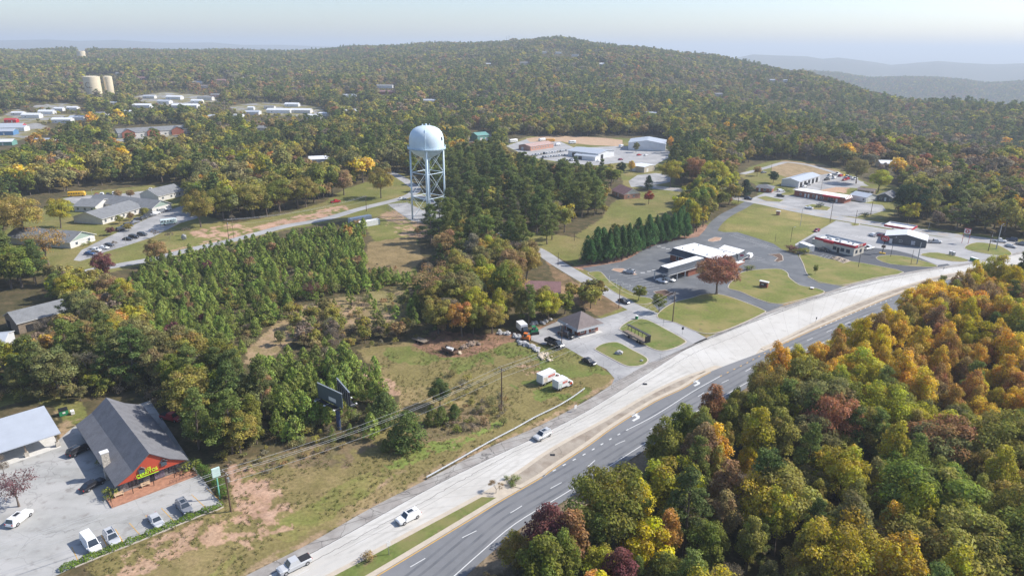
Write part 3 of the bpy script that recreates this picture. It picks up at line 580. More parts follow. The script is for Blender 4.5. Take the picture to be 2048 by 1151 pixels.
def gable_parts(root, L, W, hw, rise, ridge, over, mw, mr, x0=0.0, y0=0.0, hip=False, wall=True, gm=None, thick=0.16, rz=0.0, fascia=TRIM, z0=0.0):
    hx, hy = L/2, W/2
    def loc(p): return (p[0]+x0, p[1]+y0, p[2]+z0)
    if wall:
        mb = MB()
        a = [(-hx,-hy,0),(hx,-hy,0),(hx,hy,0),(-hx,hy,0)]; b = [(x, y, hw) for x, y, _ in a]
        for i in range(4): j = (i+1) % 4; mb.poly([loc(a[i]), loc(a[j]), loc(b[j]), loc(b[i])], 0)
        if not hip and rise > 0:
            if ridge == 'u': e = [(b[1], b[2], (hx, 0, hw+rise)), (b[3], b[0], (-hx, 0, hw+rise))]
            else: e = [(b[0], b[1], (0, -hy, hw+rise)), (b[2], b[3], (0, hy, hw+rise))]
            for p, q, t in e: mb.poly([loc(p), loc(q), loc(t)], 1)
        part('wall', mb, [mw, gm or mw], root)
    mb = MB(); ox, oy = hx+over, hy+over; T_ = thick
    if ridge == 'u': s = rise/hy if hy else 0
    else: s = rise/hx
    ze = hw-s*over+0.03; zr = hw+rise+0.03
    if hip:
        if ridge == 'p': top = [(0, 0, zr)]*4
        elif L >= W: top = [(-hx+hy, 0, zr), (hx-hy, 0, zr), (hx-hy, 0, zr), (-hx+hy, 0, zr)]
        else: top = [(0, -hy+hx, zr), (0, -hy+hx, zr), (0, hy-hx, zr), (0, hy-hx, zr)]
        e = [(-ox,-oy,ze),(ox,-oy,ze),(ox,oy,ze),(-ox,oy,ze)]
        for i in range(4):
            j = (i+1) % 4; q = [e[i], e[j], top[j], top[i]]; q2 = []
            for p in q:
                if p not in q2: q2.append(p)
            mb.poly([loc((p[0], p[1], p[2]+T_)) for p in q2], 0)
            mb.poly([loc(e[i]), loc(e[j]), loc((e[j][0], e[j][1], e[j][2]+T_)), loc((e[i][0], e[i][1], e[i][2]+T_))], 1)
        mb.poly([loc(p) for p in e[::-1]], 1)
    else:
        def slab(p):   # four corners low-low-high-high
            q = [(x, y, z+T_) for x, y, z in p]; mb.poly([loc(a_) for a_ in q], 0); mb.poly([loc(a_) for a_ in p[::-1]], 1)
            for i in range(4): j = (i+1) % 4; mb.poly([loc(p[i]), loc(p[j]), loc(q[j]), loc(q[i])], 1)
        if ridge == 'u': slab([(-ox,-oy,ze),(ox,-oy,ze),(ox,0,zr),(-ox,0,zr)]); slab([(ox,oy,ze),(-ox,oy,ze),(-ox,0,zr),(ox,0,zr)])
        else: slab([(ox,-oy,ze),(ox,oy,ze),(0,oy,zr),(0,-oy,zr)]); slab([(-ox,oy,ze),(-ox,-oy,ze),(0,-oy,zr),(0,oy,zr)])
    return part('roof', mb, [mr, fascia], root)
def building(name, label, A, B, C, hw, rise, ridge, over, mw, mr, ops=(), hip=False, cat='building', group=None, gm=None, clear=9.0, z=0.0, depth=None, fascia=TRIM):
    c, rz, L, W = frame(A, B, C)
    if depth: c = c+Vector((-math.sin(rz), math.cos(rz)))*(depth-W)/2; W = depth
    r_ = empty(name, (c.x, c.y, z), rz, label, cat, group); gable_parts(r_, L, W, hw, rise, ridge, over, mw, mr, hip=hip, gm=gm, fascia=fascia)
    for o in ops: opening(r_, o[0], L, W, *o[1:])
    m = Matrix.Rotation(rz, 2); k = clear
    BLD.append([tuple(Vector((c.x, c.y))+m@Vector(p)+Vector((0, dy))) for p, dy in (((-L/2-3,-W/2-3),-k), ((L/2+3,-W/2-3),-k), ((L/2+3,W/2+3),0), ((-L/2-3,W/2+3),0))])
    return r_, L, W
def flat_roof(root, L, W, z, par, mt, mp, inner=None, x0=0, y0=0, th=0.22):
    mb = MB(); mb.box((x0, y0, z-0.1), (L-0.1, W-0.1, 0.2), 0, 0); part('roof', mb, mt, root)
    mb = MB()
    for cx, cy, sx_, sy_ in ((x0, y0-W/2, L+th, th), (x0, y0+W/2, L+th, th), (x0-L/2, y0, th, W-th), (x0+L/2, y0, th, W-th)): mb.box((cx, cy, z+par/2-0.25), (sx_, sy_, par+0.5), 0, 0)
    return part('parapet', mb, mp, root)
def textobj(name, s, parent, loc, rot, size, m, extrude=0.02, align='CENTER', shear=0.0):
    cu = bpy.data.curves.new(name, 'FONT'); cu.body = s; cu.size = size; cu.extrude = extrude; cu.align_x = align; cu.align_y = 'CENTER'; cu.shear = shear; cu.materials.append(m)
    k = bpy.data.objects.new(name, cu); me = bpy.data.meshes.new_from_object(k); me.materials.clear(); me.materials.append(m); bpy.data.objects.remove(k); o = link(name, me, parent); o.location = loc; o.rotation_euler = rot; return o
# --- the restaurant with the red gable
c, rz, L, W = frame((-78.1,114.7), (-68.3,123.9), (-99.3,138.1)); W = 29.5; v_ = Vector((-math.sin(rz), math.cos(rz)))
c = Vector((-73.2,119.3))+v_*(W/2+0.6); L = 12.0
rt = empty('restaurant', (c.x, c.y, 0), rz, 'stone restaurant with a long grey shingle roof and a red front gable', 'restaurant')
mb = MB(); mb.box((0, 0, 1.5), (L, W, 3.0)); part('wall', mb, STONE, rt)
prof = [(-7.0,2.75),(-3.5,4.55),(0,7.35),(3.5,4.55),(7.0,2.75)]; y0, y1 = -W/2-1.3, W/2+0.7
mb = MB()
for i in range(4):
    (xa, za), (xb, zb) = prof[i], prof[i+1]; mb.poly([(xa,y0,za+.2),(xa,y1,za+.2),(xb,y1,zb+.2),(xb,y0,zb+.2)][::-1] , 0); mb.poly([(xa,y0,za),(xb,y0,zb),(xb,y1,zb),(xa,y1,za)][::-1], 1)
    mb.poly([(xa,y0,za),(xb,y0,zb),(xb,y0,zb+.2),(xa,y0,za+.2)], 1); mb.poly([(xb,y1,zb),(xa,y1,za),(xa,y1,za+.2),(xb,y1,zb+.2)], 1)
mb.poly([(-7,y0,2.75),(-7,y0,2.95),(-7,y1,2.95),(-7,y1,2.75)], 1); mb.poly([(7,y0,2.75),(7,y1,2.75),(7,y1,2.95),(7,y0,2.95)], 1)
part('roof', mb, [SHG, mat('roof_edge', (0.10,0.10,0.11), 0.8, 0.1)], rt)
mb = MB(); gy = y0+0.35
def red_gable(y): return [(-6.7,y,2.72),(6.7,y,2.72),(6.7,y,2.86),(3.5,y,4.5),(0,y,7.3),(-3.5,y,4.5),(-6.7,y,2.86)]
g0, g1_ = red_gable(gy), red_gable(gy+0.2); mb.poly(g0); mb.poly(g1_[::-1]); mb.poly([g0[0], g1_[0], g1_[1], g0[1]])
part('front_gable', mb, RED, rt)
mb = MB(); mb.box((0, 0, 0), (1.4, 1.1, 6.2), 0, 0); mb.box((0, 0, 3.2), (1.6, 1.3, 0.2), 0, 1); ch = part('chimney', mb, [STONEP, TRIM], rt); ch.location = (-6.2, -W/2+7.6, 3.1)
mb = MB(); mb.prism([(-8.6,-W/2-3.7),(7.6,-W/2-3.7),(7.6,-W/2),(-8.6,-W/2)], 0.0, 0.28); part('deck', mb, TILE, rt)
for x in (-8.2,-4.2,-0.3,3.7,7.2):
    mb = MB(); mb.tube((x, -W/2-1.75, 0.28), (x, -W/2-1.75, 2.6), 0.07); part('post', mb, BLACKM, rt)
mb = MB()
for z in (0.75, 1.1): mb.tube((2.2,-W/2-3.5,z), (7.4,-W/2-3.5,z), 0.03, n=5)
for x in np.arange(2.2, 7.5, 0.65): mb.tube((x,-W/2-3.5,0.28), (x,-W/2-3.5,1.1), 0.025, n=4)
part('railing', mb, BLACKM, rt); mb = MB(); mb.tube((-8.4,-W/2-3.5,0.28),(-8.4,-W/2-3.5,1.1),0.03,n=5); mb.tube((-8.4,-W/2-3.5,1.05),(-8.4,-W/2-1,1.05),0.03,n=5); part('railing', mb, BLACKM, rt)
for a in (('A',1.6,1.3,0.9,1.5,'window',0,BLACKM),('A',3.0,1.3,0.9,1.5,'window',0,BLACKM),('A',5.6,1.2,0.28,2.2,'door',0,DARK),('A',9.1,1.5,0.9,1.5,'window',0,BLACKM)): opening(rt, a[0], L, W, *a[1:6], mt=a[7])
mb = MB(); mb.box((1.4, -W/2-0.06, 1.5), (1.9, 0.12, 1.9)); part('mural_panel', mb, mat('mural_grey', (0.16,0.13,0.16), 0.8, 0.5, 3.0), rt)
for x in (-6.5,-1.6):
    mb = MB(); mb.box((x, -W/2-0.9, 0.72), (1.7, 0.45, 0.06)); mb.box((x, -W/2-0.68, 1.0), (1.7, 0.06, 0.4)); mb.box((x-0.7, -W/2-0.9, 0.5), (0.1, 0.4, 0.42)); mb.box((x+0.7, -W/2-0.9, 0.5), (0.1, 0.4, 0.42)); bn = part('bench', mb, WOODL, None); bn.location = (c.x, c.y, 0); bn.rotation_euler = (0, 0, rz); tag(bn, 'pale timber bench on the restaurant deck, ' + ('by its left corner' if x < -4 else 'beside the entrance'), 'bench', 'benches on the restaurant deck')
for x in (-1.9, 2.3):       # small dormer windows high on the gable
    mb = MB(); mb.box((x, y0+0.3, 4.05), (1.1, 0.5, 0.9), 0, 0); d = 0.75; mb.poly([(x-d,y0-.1,4.5),(x,y0-.1,5.1),(x,y0+.4,5.1),(x-d,y0+.4,4.5)], 1); mb.poly([(x,y0-.1,5.1),(x+d,y0-.1,4.5),(x+d,y0+.4,4.5),(x,y0+.4,5.1)], 1)
    dw = part('gable_window', mb, [GLASS, SHG], rt)
GS = mat('green_sign_lettering', (0.50,0.85,0.03), 0.4, 0, spec=0.5); GSD = mat('sign_edge', (0.02,0.16,0.05), 0.5, 0)
sg = empty('restaurant_sign', (c.x, c.y, 0), rz, 'bright green lettering LOS CERRITOS hung on the red gable', 'sign')
textobj('lettering', 'LOS', sg, (-0.7, y0+0.1, 4.2), (R(80), R(-6), 0), 0.62, GS, 0.06); textobj('lettering', 'CERRITOS', sg, (-1.0, y0+0.05, 3.45), (R(80), R(-6), 0), 0.9, GS, 0.07)
mb = MB(); mb.box((-0.9, y0+0.1, 2.8), (4.0, 0.1, 0.10)); part('underline', mb, GS, sg)
BLD.append([tuple(c+Matrix.Rotation(rz, 2)@Vector(p)) for p in ((-11,-W/2-8),(9,-W/2-8),(8.5,W/2+1.5),(-11,W/2+1.5))])
# --- open pavilion with the metal roof
rt = empty('pavilion', (-109.2,123.5,0), math.atan2(.71,.70), 'open pavilion with a pale ribbed metal roof left of the restaurant', 'pavilion')
mb = MB(); hx, hy = 13.0, 6.6
q = [(-hx,-hy+0,3.3),(hx,-hy,3.3),(hx,hy*1.0,4.9),(-hx,hy,4.9)]; Y_ = 6.6
q = [(x, y+Y_, z) for x, y, z in q]; q2 = [(x, y, z+0.2) for x, y, z in q]; mb.poly(q2); mb.poly(q[::-1])
for i in range(4): mb.poly([q[i], q[(i+1)%4], q2[(i+1)%4], q2[i]])
part('roof', mb, MTL, rt)
for i in range(5):
    x = -11.5+i*5.9; mb = MB(); mb.box((x, 0.9, 0.6), (0.8, 0.8, 1.2), 0, 0); mb.box((x, 0.9, 2.25), (0.3, 0.3, 2.2), 0, 1); part('post', mb, [STONEP, WOOD], rt)
    mb = MB(); mb.box((x, 12.4, 2.3), (0.3, 0.3, 4.6)); part('post', mb, WOOD, rt)
mb = MB(); mb.prism([(-12.5,0.2),(12.5,0.2),(12.5,13),(-12.5,13)], 0, 0.12); part('floor_slab', mb, CONCW, rt)
mb = MB(); mb.box((0, 12.7, 1.2), (25, 0.2, 2.4)); part('back_wall', mb, WOOD, rt)
mm_ = Matrix.Rotation(math.atan2(.71,.70), 2); BLD.append([tuple(Vector((-109.2,123.5))+mm_@Vector(p)) for p in ((-15,-4),(16,-4),(16,15),(-15,15))])
# --- hip-roofed brick office
c, rz, L, W = frame((20.6,196.5), (28.0,201.2), (15.9,203.1)); W = 8.6; v_ = Vector((-math.sin(rz), math.cos(rz))); u_ = Vector((math.cos(rz), math.sin(rz))); c = Vector((20.6,196.5))+u_*(L/2)+v_*(W/2)
rt = empty('brick_office', (c.x, c.y, 0), rz, 'small red-brick office with a grey-brown pyramid roof and a carport', 'office')
mb = MB(); mb.box((0.4, 0, 1.5), (L-0.8, W-1.6, 3.0)); part('wall', mb, BRICK, rt)
gable_parts(rt, L-0.2, W, 3.6, 2.9, 'p', 0.9, BRICK, SHB, hip=True, wall=False, thick=0.1)
mb = MB(); e = [(-L/2-1.0,-W/2-1.0),(L/2+1.0,-W/2-1.0),(L/2+1.0,W/2+1.0),(-L/2-1.0,W/2+1.0)]; i_ = [(-L/2-0.75,-W/2-.75),(L/2+.75,-W/2-.75),(L/2+.75,W/2+.75),(-L/2-.75,W/2+.75)]
for k in range(4): j = (k+1)%4; mb.poly([(*e[k],2.35),(*e[j],2.35),(*i_[j],3.2),(*i_[k],3.2)])
mb.poly([(x, y, 2.35) for x, y in e[::-1]]); part('fascia', mb, mat('pale_fascia', (0.42,0.43,0.44), 0.6, 0.05), rt)
for a in (('A',1.6,1.5,0.7,1.5,'window'),('A',4.0,1.0,0.1,2.2,'door'),('A',5.9,1.5,0.7,1.5,'window')): opening(rt, a[0], L, W-1.6, *a[1:])
opening(rt, 'D', L-0.8, W-1.6, 4.6, 1.0, 0.1, 2.2, 'door'); opening(rt, 'D', L-0.8, W-1.6, 1.4, 1.6, 0.5, 1.8, 'bay')
mb = MB(); mb.prism([(-L/2+0.2,-W/2-0.9),(L/2+0.6,-W/2-0.9),(L/2+0.6,-W/2+0.8),(-L/2+0.2,-W/2+0.8)], 0, 0.15); part('doorstep', mb, CONCW, rt)
for y in (-2.8, 0.5, 3.6): mb = MB(); mb.tube((-L/2-0.8,y,0),(-L/2-0.8,y,2.4),0.08); part('post', mb, TRIM, rt)
# --- bank
def mansard(root, poly, out, z0, z1, deckz=None, mt=SHD):
    e = offset_poly(poly, out); m2 = offset_poly(poly, out*0.28); n = len(poly); area = sum(poly[i][0]*poly[(i+1)%n][1]-poly[(i+1)%n][0]*poly[i][1] for i in range(n)); mb = MB(); zm = z0+(z1-z0)*0.32
    for i in range(n):
        j = (i+1) % n; a, b = (i, j) if area > 0 else (j, i)
        mb.poly([(*e[a],z0),(*e[b],z0),(*m2[b],zm),(*m2[a],zm)]); mb.poly([(*m2[a],zm),(*m2[b],zm),(*poly[b],z1),(*poly[a],z1)])
        mb.poly([(*e[a],z0-0.22),(*e[b],z0-0.22),(*e[b],z0),(*e[a],z0)], 1)
    mb.sheet(e, z0-0.22, 1); part('mansard', mb, [mt, TRIM], root)
    mb = MB(); mb.prism(poly, z1-0.3, z1+0.06); part('roof', mb, MEMB, root)
main_ = [(68.3,280.3),(81.6,263.7),(92.6,271.7),(79.3,288.3)]; wing = [(87.2,279.1),(93.1,271.7),(97.8,277.3),(91.5,285.2)]; can = [(58.0,255.0),(60.3,252.0),(77.8,266.4),(75.4,269.2)]
bc = Vector((80,275)); rt = empty('bank', (bc.x, bc.y, 0), 0, 'red-brick bank with white flat roofs, slate mansards and a drive-through canopy', 'bank')
def rel(p): return [(x-bc.x, y-bc.y) for x, y in p]
mansard(rt, rel(main_), 1.9, 3.2, 5.5); mansard(rt, rel(wing), 1.5, 3.2, 5.6); mansard(rt, rel(can), 2.0, 3.3, 5.3)
mb = MB(); mb.prism(offset_poly(rel(main_), 0.6), 0, 3.3); mb.prism(offset_poly(rel(wing), 0.4), 0, 3.28); part('wall', mb, BRICK, rt)
ua = Vector((0.77,0.64)); va = Vector((-0.64,0.77))
o_ = Vector((60.3,252.0)); mb = MB(); mb.prism(rel([tuple(o_+ua*11.5-va*1.2), tuple(o_+ua*19-va*1.2), tuple(o_+ua*19+va*4.4), tuple(o_+ua*11.5+va*4.4)]), 0, 3.2); part('teller_wall', mb, BRICK, rt)
for a in (-1.5, 4.0, 9.0):
    for b in (-1.5, 5.2):
        p = o_+ua*a+va*b-bc; mb = MB(); mb.box((p.x, p.y, 1.6), (0.35, 0.35, 3.2)); part('column', mb, TRIM, rt)
q0, q1 = Vector(main_[0]), Vector(main_[1]); dd = (q1-q0).normalized(); nn_ = Vector((dd.y, -dd.x))*-1
nn_ = Vector((-dd.y, dd.x))*-1
for t in (3.2, 7.0, 10.5):
    p = q0+dd*t+nn_*0.62-bc; f = MB(); 
    for cx, cz, sx_, sz_ in ((0,0.9,1.3,0.14),(0,-0.9,1.3,0.14),(-0.6,0,0.14,1.8),(0.6,0,0.14,1.8)): f.box((cx,0,cz),(sx_,0.12,sz_))
    fo = part('window', f, TRIM, rt); fo.location = (p.x, p.y, 1.7); fo.rotation_euler = (0,0,math.atan2(dd.y,dd.x)); g = MB(); g.box((0,0,0),(1.0,0.08,1.6)); part('pane', g, GLASS, fo)
q0, q1 = Vector(main_[1]), Vector(wing[2]); dd = (Vector(main_[2])-q0).normalized(); nn_ = Vector((dd.y, -dd.x))
for t in (4.0, 8.5, 15.5):
    base = q0 if t < 12 else Vector(wing[2])-dd*(17.8-0.2); off_ = 0.66 if t < 12 else 0.5
    p = base+dd*t+nn_*off_-bc
    if t > 12: p = Vector(wing[2])-dd*2.2+nn_*0.45-bc
    f = MB()
    for cx, cz, sx_, sz_ in ((0,0.9,1.5,0.14),(0,-0.9,1.5,0.14),(-0.7,0,0.14,1.8),(0.7,0,0.14,1.8)): f.box((cx,0,cz),(sx_,0.12,sz_))
    fo = part('window', f, TRIM, rt); fo.location = (p.x, p.y, 1.7); fo.rotation_euler = (0,0,math.atan2(dd.y,dd.x)); g = MB(); g.box((0,0,0),(1.2,0.08,1.6)); part('pane', g, GLASS, fo)
for a, b in ((72,279),(76,277),(80,284),(88,274),(80,270)):
    mb = MB(); mb.box((a-bc.x, b-bc.y, 5.75), (0.6, 0.6, 0.5)); part('roof_vent', mb, STEEL, rt)
mb = MB(); p0 = Vector(main_[2])-bc; mb.box((p0.x+0.2, p0.y-3.2, 2.9), (5.2, 1.8, 0.3), math.atan2(dd.y, dd.x)); part('entrance_awning', mb, TRIM, rt)
# --- drive-in with the red fascia
c, rz, L, W = frame((138.7,303.5), (149.6,288.6), (145.4,309.2)); v_ = Vector((-math.sin(rz), math.cos(rz))); W = 8.6
c = Vector((144.15,296.05))+v_*(W/2)
rt = empty('drive_in_restaurant', (c.x, c.y, 0), rz, 'cream-walled fast-food drive-in with a red fascia and white roof', 'restaurant')
mb = MB(); mb.box((0,0,1.9), (L, W, 3.8)); part('wall', mb, CREAM, rt); flat_roof(rt, L, W, 3.95, 0.85, MEMB, mat('parapet_grey', (0.40,0.42,0.44), 0.7, 0.06, 1.0), th=0.24)
mb = MB(); mb.box((0,-W/2-0.2,4.25), (L+0.6,0.16,1.05)); mb.box((L/2+0.2,0.3,4.25), (0.16,W+0.3,1.05)); mb.box((-2.4,-W/2-0.85,4.15), (4.4,1.1,1.15)); part('fascia', mb, REDP, rt)
mb = MB(); n = 16; ell = [(0.62*math.cos(2*math.pi*k/n), 0.36*math.sin(2*math.pi*k/n)) for k in range(n)]; mb.poly([(L/2+0.34, -1.5+a, 4.25+b) for a, b in ell]); part('emblem', mb, TRIM, rt); mb = MB(); [mb.box((L/2+0.32, -0.35+k*0.48, 4.28), (0.06, 0.34, 0.5)) for k in range(5)]; part('sign_letters', mb, mat('pale_sign_letters', (0.62,0.66,0.50), 0.6, 0.1), rt)
for t in (8.8, 12.4, 15.0): opening(rt, 'A', L, W, t, 1.7, 1.0, 1.5, 'window', mt=BLACKM)
for t in (1.5, 5.0): opening(rt, 'B', L, W, t, 1.5, 1.0, 1.5, 'window', mt=BLACKM)
opening(rt, 'A', L, W, 10.8, 1.1, 0.1, 2.2, 'door', mt=BLACKM)
mb = MB(); mb.box((-L/2-1.3, 0.5, 1.5), (2.6, 6, 3.0)); part('cold_store', mb, CREAM, rt)
for x, y, s in ((-6,1,1.3),(-3.8,-1.2,1.0),(-2,1.6,1.6),(0.5,-0.5,0.8),(3.2,1.8,0.9),(6,0.3,0.8),(-5.5,-2.5,0.9)): mb = MB(); mb.box((x,y,4.3), (s,s*0.8,0.8)); mb.tube((x,y,4.7),(x,y,4.9),s*0.28,n=10); part('roof_unit', mb, STEEL, rt)
BLD.append([(130,285),(165,275),(165,315),(130,320)])
# --- petrol station shop and canopy
rt, L, W = building('gas_station_shop', 'dark grey gas station shop with a white metal roof', (175.0,311.8), (189.5,302.9), (181.0,321.6), 3.4, 1.7, 'v', 0.3, GREYW, MTW, (('A',2.0,1.2,0.1,2.2,'door'),('B',1.5,3.5,0.4,2.2,'window'),('B',6.5,3.5,0.4,2.2,'window'),('A',6,1.3,1.2,1.1,'window')), cat='shop')
mb = MB(); mb.box((3.2,-W/2-0.05,1.6), (1.6,0.1,1.9)); part('wall_emblem', mb, mat('emblem_grey', (0.45,0.45,0.47), 0.7, 0.5, 2.0), rt)
c, rz, L, W = frame((181.2,325.7), (190,317.1), (187,332.7)); rt = empty('gas_canopy', (c.x,c.y,0), rz, 'gas pump canopy with a red fascia and open white top', 'canopy')
mb = MB(); mb.box((0,0,4.7), (L-0.4,W-0.4,0.2)); part('deck', mb, MEMB, rt)
mb = MB(); mb.box((0,-W/2,5.0), (L,0.2,1.0),0,0); mb.box((L/2-.1,0.1,5.0), (0.2,W-.2,1.0),0,0); mb.box((0,W/2,5.0), (L,0.2,1.0),0,1); mb.box((-L/2+.1,0.1,5.0), (0.2,W-.4,1.0),0,1); part('fascia', mb, [REDP, mat('canopy_back', (0.5,0.51,0.52), 0.6, 0.05)], rt)
for x in (-3.2, 3.2):
    mb = MB(); mb.box((x,0,2.3), (0.4,0.4,4.6)); part('column', mb, TRIM, rt)
    pm = MB(); pm.box((0,0,0.08),(2.6,1.0,0.16),0,1); pm.box((0,0,0.95),(1.0,0.6,1.6),0,0); pm.box((0,-0.31,1.3),(0.6,0.04,0.4),0,2); p = Vector((x,-1.6)); m_ = Matrix.Rotation(rz,2); q = c+m_@p; o = part('fuel_pump', pm, [TRIM, CONCW, GLASS], None); o.location = (q.x,q.y,0); o.rotation_euler = (0,0,rz); tag(o, ('left' if x < 0 else 'right')+' white fuel pump under the red gas canopy', 'fuel pump', 'pumps under the gas canopy')
# --- strip building and neighbours
rt, L, W = building('strip_building', 'long brick strip building with a white flat roof and red awning', (174.5,420.5), (195.3,398.2), (181.6,427.1), 3.4, 0.0, 'u', 0.0, BRICK, MEMB, (('A',3.5,1.1,0.8,1.6,'window'),('A',6.5,1.1,0.1,2.3,'door'),('A',8.5,1.1,0.1,2.3,'door'),('A',11.5,1.1,0.8,1.8,'window'),('A',13.6,1.1,0.1,2.3,'door'),('A',16,2.2,0.6,1.8,'window'),('A',21,3,0.8,1.8,'window'),('A',25.5,1.2,0.1,2.2,'door')), cat='shop')
mb = MB(); x0 = L/2-12.5
mb.poly([(x0,-W/2-1.6,2.6),(L/2-2.2,-W/2-1.6,2.6),(L/2-2.2,-W/2-1.5,3.5),(x0,-W/2-1.5,3.5)]); mb.poly([(x0,-W/2-1.5,3.5),(L/2-2.2,-W/2-1.5,3.5),(L/2-2.2,-W/2,3.6),(x0,-W/2,3.6)]); mb.poly([(x0,-W/2-1.6,2.6),(x0,-W/2,2.6),(L/2-2.2,-W/2,2.6),(L/2-2.2,-W/2-1.6,2.6)]); mb.poly([(x0,-W/2-1.6,2.6),(x0,-W/2-1.5,3.5),(x0,-W/2,3.6),(x0,-W/2,2.6)]); part('awning', mb, REDP, rt)
mb = MB()
for i in range(9): y = -W/2+0.2+i*W/9.3; mb.poly([(L/2+0.9,y,2.5),(L/2+0.9,y+W/9.3,2.5),(L/2-0.2,y+W/9.3,4.0),(L/2-0.2,y,4.0)], i % 2)
part('striped_end_awning', mb, [MEMB, mat('brown_stripe', (0.30,0.12,0.10), 0.8, 0.05)], rt)
rt, L, W = building('garage_building', 'white metal garage with five open bays and a pale roof', (187.2,446.1), (211.8,471.0), (178.9,454.2), 4.0, 1.4, 'u', 0.3, MTWALL, MTL, [('A',2.0+i*6.4,3.6,0.02,3.2,'bay') for i in range(5)]+[('D',7.0,1.1,0.1,2.2,'door',0,BLACKM)][:0]+[('D',3.0,1.1,0.1,2.2,'door')], cat='garage')
building('ranch_office', 'low brick office with a grey hip roof beside the main street', P(1512,382.5), P(1543,385.5), P(1529,377), 2.7, 1.5, 'u', 0.6, BRICK, SHG, (('A',1.5,1.1,0.1,2.2,'door'),('A',4.5,1.5,0.9,1.3,'window'),('A',8,1.5,0.9,1.3,'window')), hip=True, cat='office', depth=9)
building('workshop', 'white workshop with a grey-white roof beside the strip building', P(1699,399), P(1731,405), P(1712,392), 3.0, 1.5, 'u', 0.4, MTWALL, MTL, (('A',2,2.4,0.02,2.5,'garage'),('B',2,2.5,0.02,2.4,'garage'),('A',8,1.2,1,1.2,'window')), cat='workshop', depth=12)
building('low_shed', 'low brown-roofed shed behind the white workshop', P(1714,387), P(1746,391), P(1720,382), 2.6, 0.9, 'u', 0.4, WOOD, SHB, (('A',3,1.2,0.9,1.1,'window'),('A',7,1.0,0.05,2.1,'door')), cat='shed', depth=7)
building('bungalow', 'dark bungalow with a low gabled porch beside the big oak', P(1753,400), P(1782,404), P(1765,392), 2.8, 1.9, 'v', 0.7, GREYW, SHG, (('A',1.5,1.3,0.9,1.2,'window'),('A',4.2,1.0,0.1,2.1,'door'),('A',7,1.4,0.9,1.2,'window')), cat='house', depth=13)
building('brick_house', 'brick house with a maroon roof on the open lawn', P(1224,389), P(1248,398.5), P(1240,380), 2.9, 3.0, 'u', 0.5, BRICK2, SHM, (('A',3,1.4,0.9,1.3,'window'),('B',2.5,1.2,0.9,1.3,'window'),('B',6,1.2,0.9,1.3,'window'),('A',7,1.1,0.1,2.1,'door')), cat='house', depth=11, gm=TRIM)
building('white_house', 'white house with a maroon roof half hidden by trees', P(1052,598), P(1118,600), P(1060,585), 3.0, 2.2, 'u', 0.6, TRIM, SHM, (('A',2,1.3,0.9,1.3,'window'),('A',6,1.1,0.1,2.1,'door'),('A',9,1.3,0.9,1.3,'window'),('B',2,1.3,0.9,1.3,'window')), cat='house', depth=10, clear=4)
building('metal_shed', 'beige metal shed with a white flat-looking roof', P(1260,341.5), P(1288,345.5), P(1270,335), 4.0, 0.5, 'u', 0.2, BEIGE, MTW, (('A',2,2.6,0.02,2.6,'garage'),('B',3,2.6,0.02,2.6,'garage')), cat='shed', depth=15)
building('warehouse', 'grey-roofed open warehouse at the car yard', P(1136,312), P(1196,319), P(1150,303), 4.6, 1.6, 'u', 0.8, MTWALL, MTL, (('A',4,4,0.02,3.4,'bay'),('A',10,4,0.02,3.4,'bay'),('B',4,4,0.02,3.4,'bay')), cat='warehouse', depth=26)
building('lean_to', 'lower grey-roofed annex in front of the open warehouse', P(1148,318), P(1190,322), P(1150,314), 3.2, 0.7, 'u', 0.3, MTWALL, MTL, (('A',4,3,0.02,2.6,'bay'),), cat='shed', depth=8)
building('big_white_warehouse', 'big white warehouse with a pale sloping roof at the wood edge', P(1256,300), P(1330,303), P(1270,290), 6.5, 2.4, 'v', 0.3, MTWALL, MTL, (('A',3,4,0.02,4,'garage'),('A',22,3,0.02,3,'garage')), cat='warehouse', depth=30)
building('brick_hall', 'pink-brick hall with a faded pinkish roof in the dirt yard', P(1061,302), P(1107,295), P(1043,298), 3.8, 1.5, 'u', 0.4, BRICK2, shingle('faded_pink_roof', (0.45,0.31,0.27)), [('A',2.2+i*3.6,1.2,1.4,1.3,'window') for i in range(7)]+[('D',3,2.6,0.02,2.6,'garage')], cat='hall')
building('green_barn', 'green metal barn at the edge of the dirt yard', P(955,283), P(978,281), P(950,278), 5.5, 2.2, 'u', 0.4, MTG, MTG, (('A',3,3,0.02,3.2,'garage'),('A',9,3,0.02,3.2,'garage')), cat='barn', depth=13)
# --- barns at the left edge
building('grey_barn', 'weathered grey-roofed barn with a pale open end', P(14,652), P(40,668), P(45,628), 3.6, 2.4, 'v', 0.4, WOOD, SHC, (('A',1.2,2.5,0.02,2.6,'bay'),('B',2,2,0.02,2.4,'bay')), cat='barn', depth=15)
building('white_shed', 'white metal shed at the left edge below the grey barn', P(-60,712), P(12,704), P(-50,690), 3.0, 1.2, 'u', 0.3, MTWALL, MTL, (('A',3,2.6,0.02,2.4,'garage'),('A',8,1.2,1,1.2,'window')), cat='shed', depth=9)
